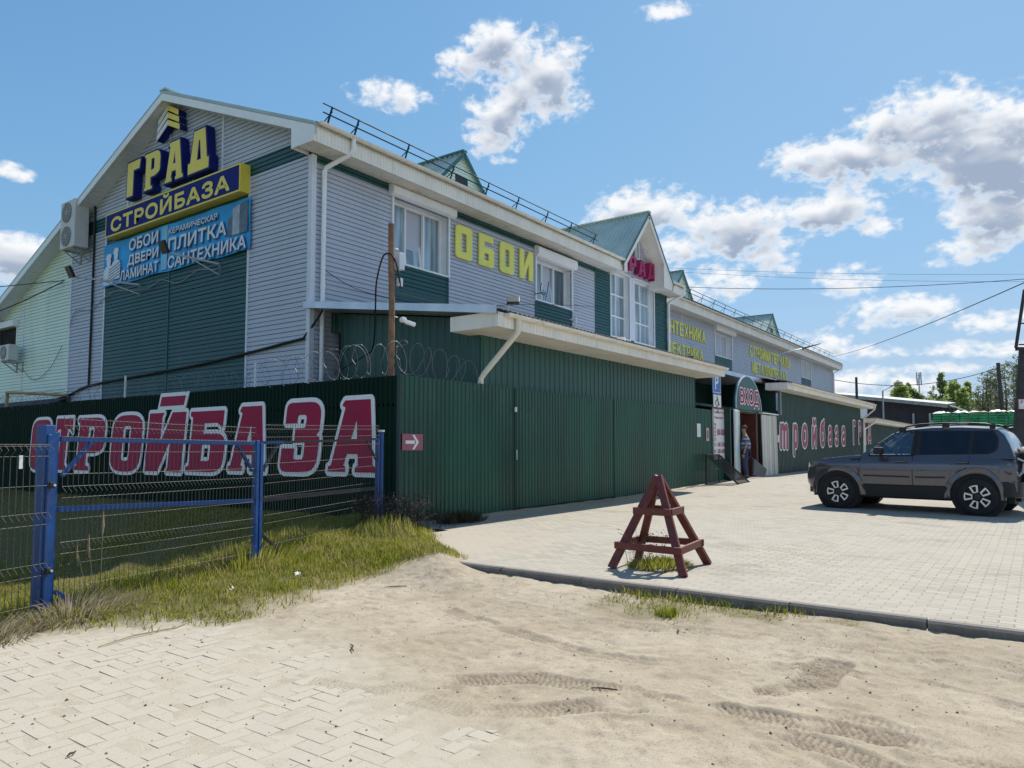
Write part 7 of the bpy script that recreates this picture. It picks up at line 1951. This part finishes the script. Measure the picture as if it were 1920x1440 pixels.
def tree(label, base, H, spread, nb, nleaf, lsize, lmat, bark, seed, droop=0.0, bare=.15, group=None, name='deciduous_tree', trunks=1, tr=.14):
    rg = random.Random(seed); t = thing(name, label, 'tree', tuple(base), group=group); base = Vector(base)
    tm = MB(); bm = MB(); tips = []
    for q in range(trunks):
        off = Vector((rg.uniform(-1, 1), rg.uniform(-1, 1), 0)) * spread * .35 * (q > 0); h = H * (1 if q == 0 else rg.uniform(.7, .95))
        lean = Vector((rg.uniform(-.05, .05), rg.uniform(-.05, .05), 0))
        tp = [base + off + lean * h * f + Vector((0, 0, h * f)) + Vector((rg.uniform(-.1, .1), rg.uniform(-.1, .1), 0)) * (f > 0) for f in (0, .25, .5, .75, 1)]
        tm.tube(tp, [tr, tr * .8, tr * .55, tr * .32, tr * .08], 7)
        for i in range(nb):
            f = bare + (1 - bare) * (i + rg.random()) / nb; k = min(3, int(f * 4)); s = tp[k].lerp(tp[k + 1], f * 4 - k)
            an = rg.uniform(0, 6.283); L = spread * (1.05 - .75 * f) * rg.uniform(.6, 1.15)
            d = Vector((math.cos(an), math.sin(an), rg.uniform(.5, 1.1))).normalized()
            mid = s + d * L * .55; e = s + d * L + Vector((0, 0, -droop * L * rg.uniform(.3, 1)))
            bm.tube([s, mid, e], [tr * .32 * (1.1 - f), tr * .2 * (1.1 - f), .012], 5, caps=False)
            tips += [(mid, L * .22), (mid.lerp(e, .5), L * .24), (e, L * .22)]
            for w in range(4):
                p0 = s.lerp(mid, rg.uniform(.4, 1)) if rg.random() < .4 else mid.lerp(e, rg.random()); d2 = Vector((rg.uniform(-1, 1), rg.uniform(-1, 1), rg.uniform(-.3, .9))).normalized(); e2 = p0 + d2 * L * rg.uniform(.2, .45)
                bm.tube([p0, e2], [.016, .008], 3, caps=False); tips.append((e2, L * .15)); tips.append((p0.lerp(e2, .6), L * .13))
    tm.build('trunk', bark, t, smooth=True); bm.build('limbs', bark, t)
    rn = np.random.default_rng(seed); ks = rn.integers(0, len(tips), nleaf)
    C3 = np.array([tuple(tips[k][0]) for k in ks]) + rn.normal(size=(nleaf, 3)) * np.array([[max(.12, tips[k][1])] for k in ks]) * 1.15
    leaf_cloud('crown', C3, lsize, lmat, seed, t, tuple(base))
    return t
def at_px(px, fwd): return rp(px, fwd, -.2)
hz_ = lambda py, fwd: 1.5 + (838 - py) * fwd / 1355
G_ = 'trees beyond the yard'
for k, (px, fw_, py, sp, nl, mt, bk, dr, lab) in enumerate((
  (1690, 105, 722, 3.2, 2600, ML_y, M_birch, .3, 'round pale green tree left of the phone mast'),
  (1714, 112, 724, 2.6, 1900, ML_g, M_birch, .3, 'darker green tree just below the phone mast'),
  (1745, 100, 728, 1.7, 900, ML_b, M_birch, .4, 'thin sparse birch right of the phone mast'),
  (1766, 104, 706, 2.2, 2000, ML_g, M_birch, .4, 'tallest birch between the phone mast and the wooden pole'),
  (1782, 98, 718, 2.2, 2400, ML_y, M_birch, .4, 'bushy birch standing right behind the tallest birch'),
  (1803, 95, 732, 2.0, 2200, ML_y, M_birch, .3, 'yellow-green low birch above the green pallets'),
  (1823, 97, 722, 1.9, 2200, ML_y, M_birch, .4, 'slim yellow-green birch nearest the bare trees'),
  (1852, 74, 700, 2.4, 700, ML_b, M_bark, .1, 'bare budding tree left of the wooden utility pole'),
  (1868, 80, 690, 2.6, 900, ML_b, M_bark, .1, 'bare budding tree close behind the wooden utility pole'),
  (1893, 72, 684, 2.4, 800, ML_b, M_bark, .1, 'bare budding tree between the wooden pole and the leaning pole'),
  (1912, 76, 674, 2.8, 1000, ML_b, M_bark, .1, 'tallest bare tree, beside the leaning pole'),
  (1965, 74, 668, 2.8, 900, ML_b, M_bark, .1, 'bare tree past the leaning pole'))):
    tree(lab, at_px(px, fw_), hz_(py, fw_), sp, 26, int(nl * 3.6), .20 if mt is not ML_b else .10, mt, bk, 40 + k, dr, .2 if mt is not ML_b else .3, G_, 'birch_tree' if bk is M_birch else 'deciduous_tree', 2 if mt is not ML_b else 3, .16)
# low green growth under the trees
rg = np.random.default_rng(31); n = 22000
px = rg.uniform(1640, 1990, n); fw_ = rg.uniform(88, 112, n); hh = 2.2 + 6.5 * fbm(px / 14, fw_ / 9, 1.0, 3, 90)
R_ = (px - 960) / 1355; c, s = math.cos(rad(36)), math.sin(rad(36))
C3 = np.column_stack([c * fw_ + s * R_ * fw_, s * fw_ - c * R_ * fw_, rg.uniform(0, 1, n) ** .8 * hh + .2])
t = thing('undergrowth', None, None, (80, 5, 0)); t['kind'] = 'stuff'
leaf_cloud('foliage', C3, .3, ML_g, 77, t, (80, 5, 0))
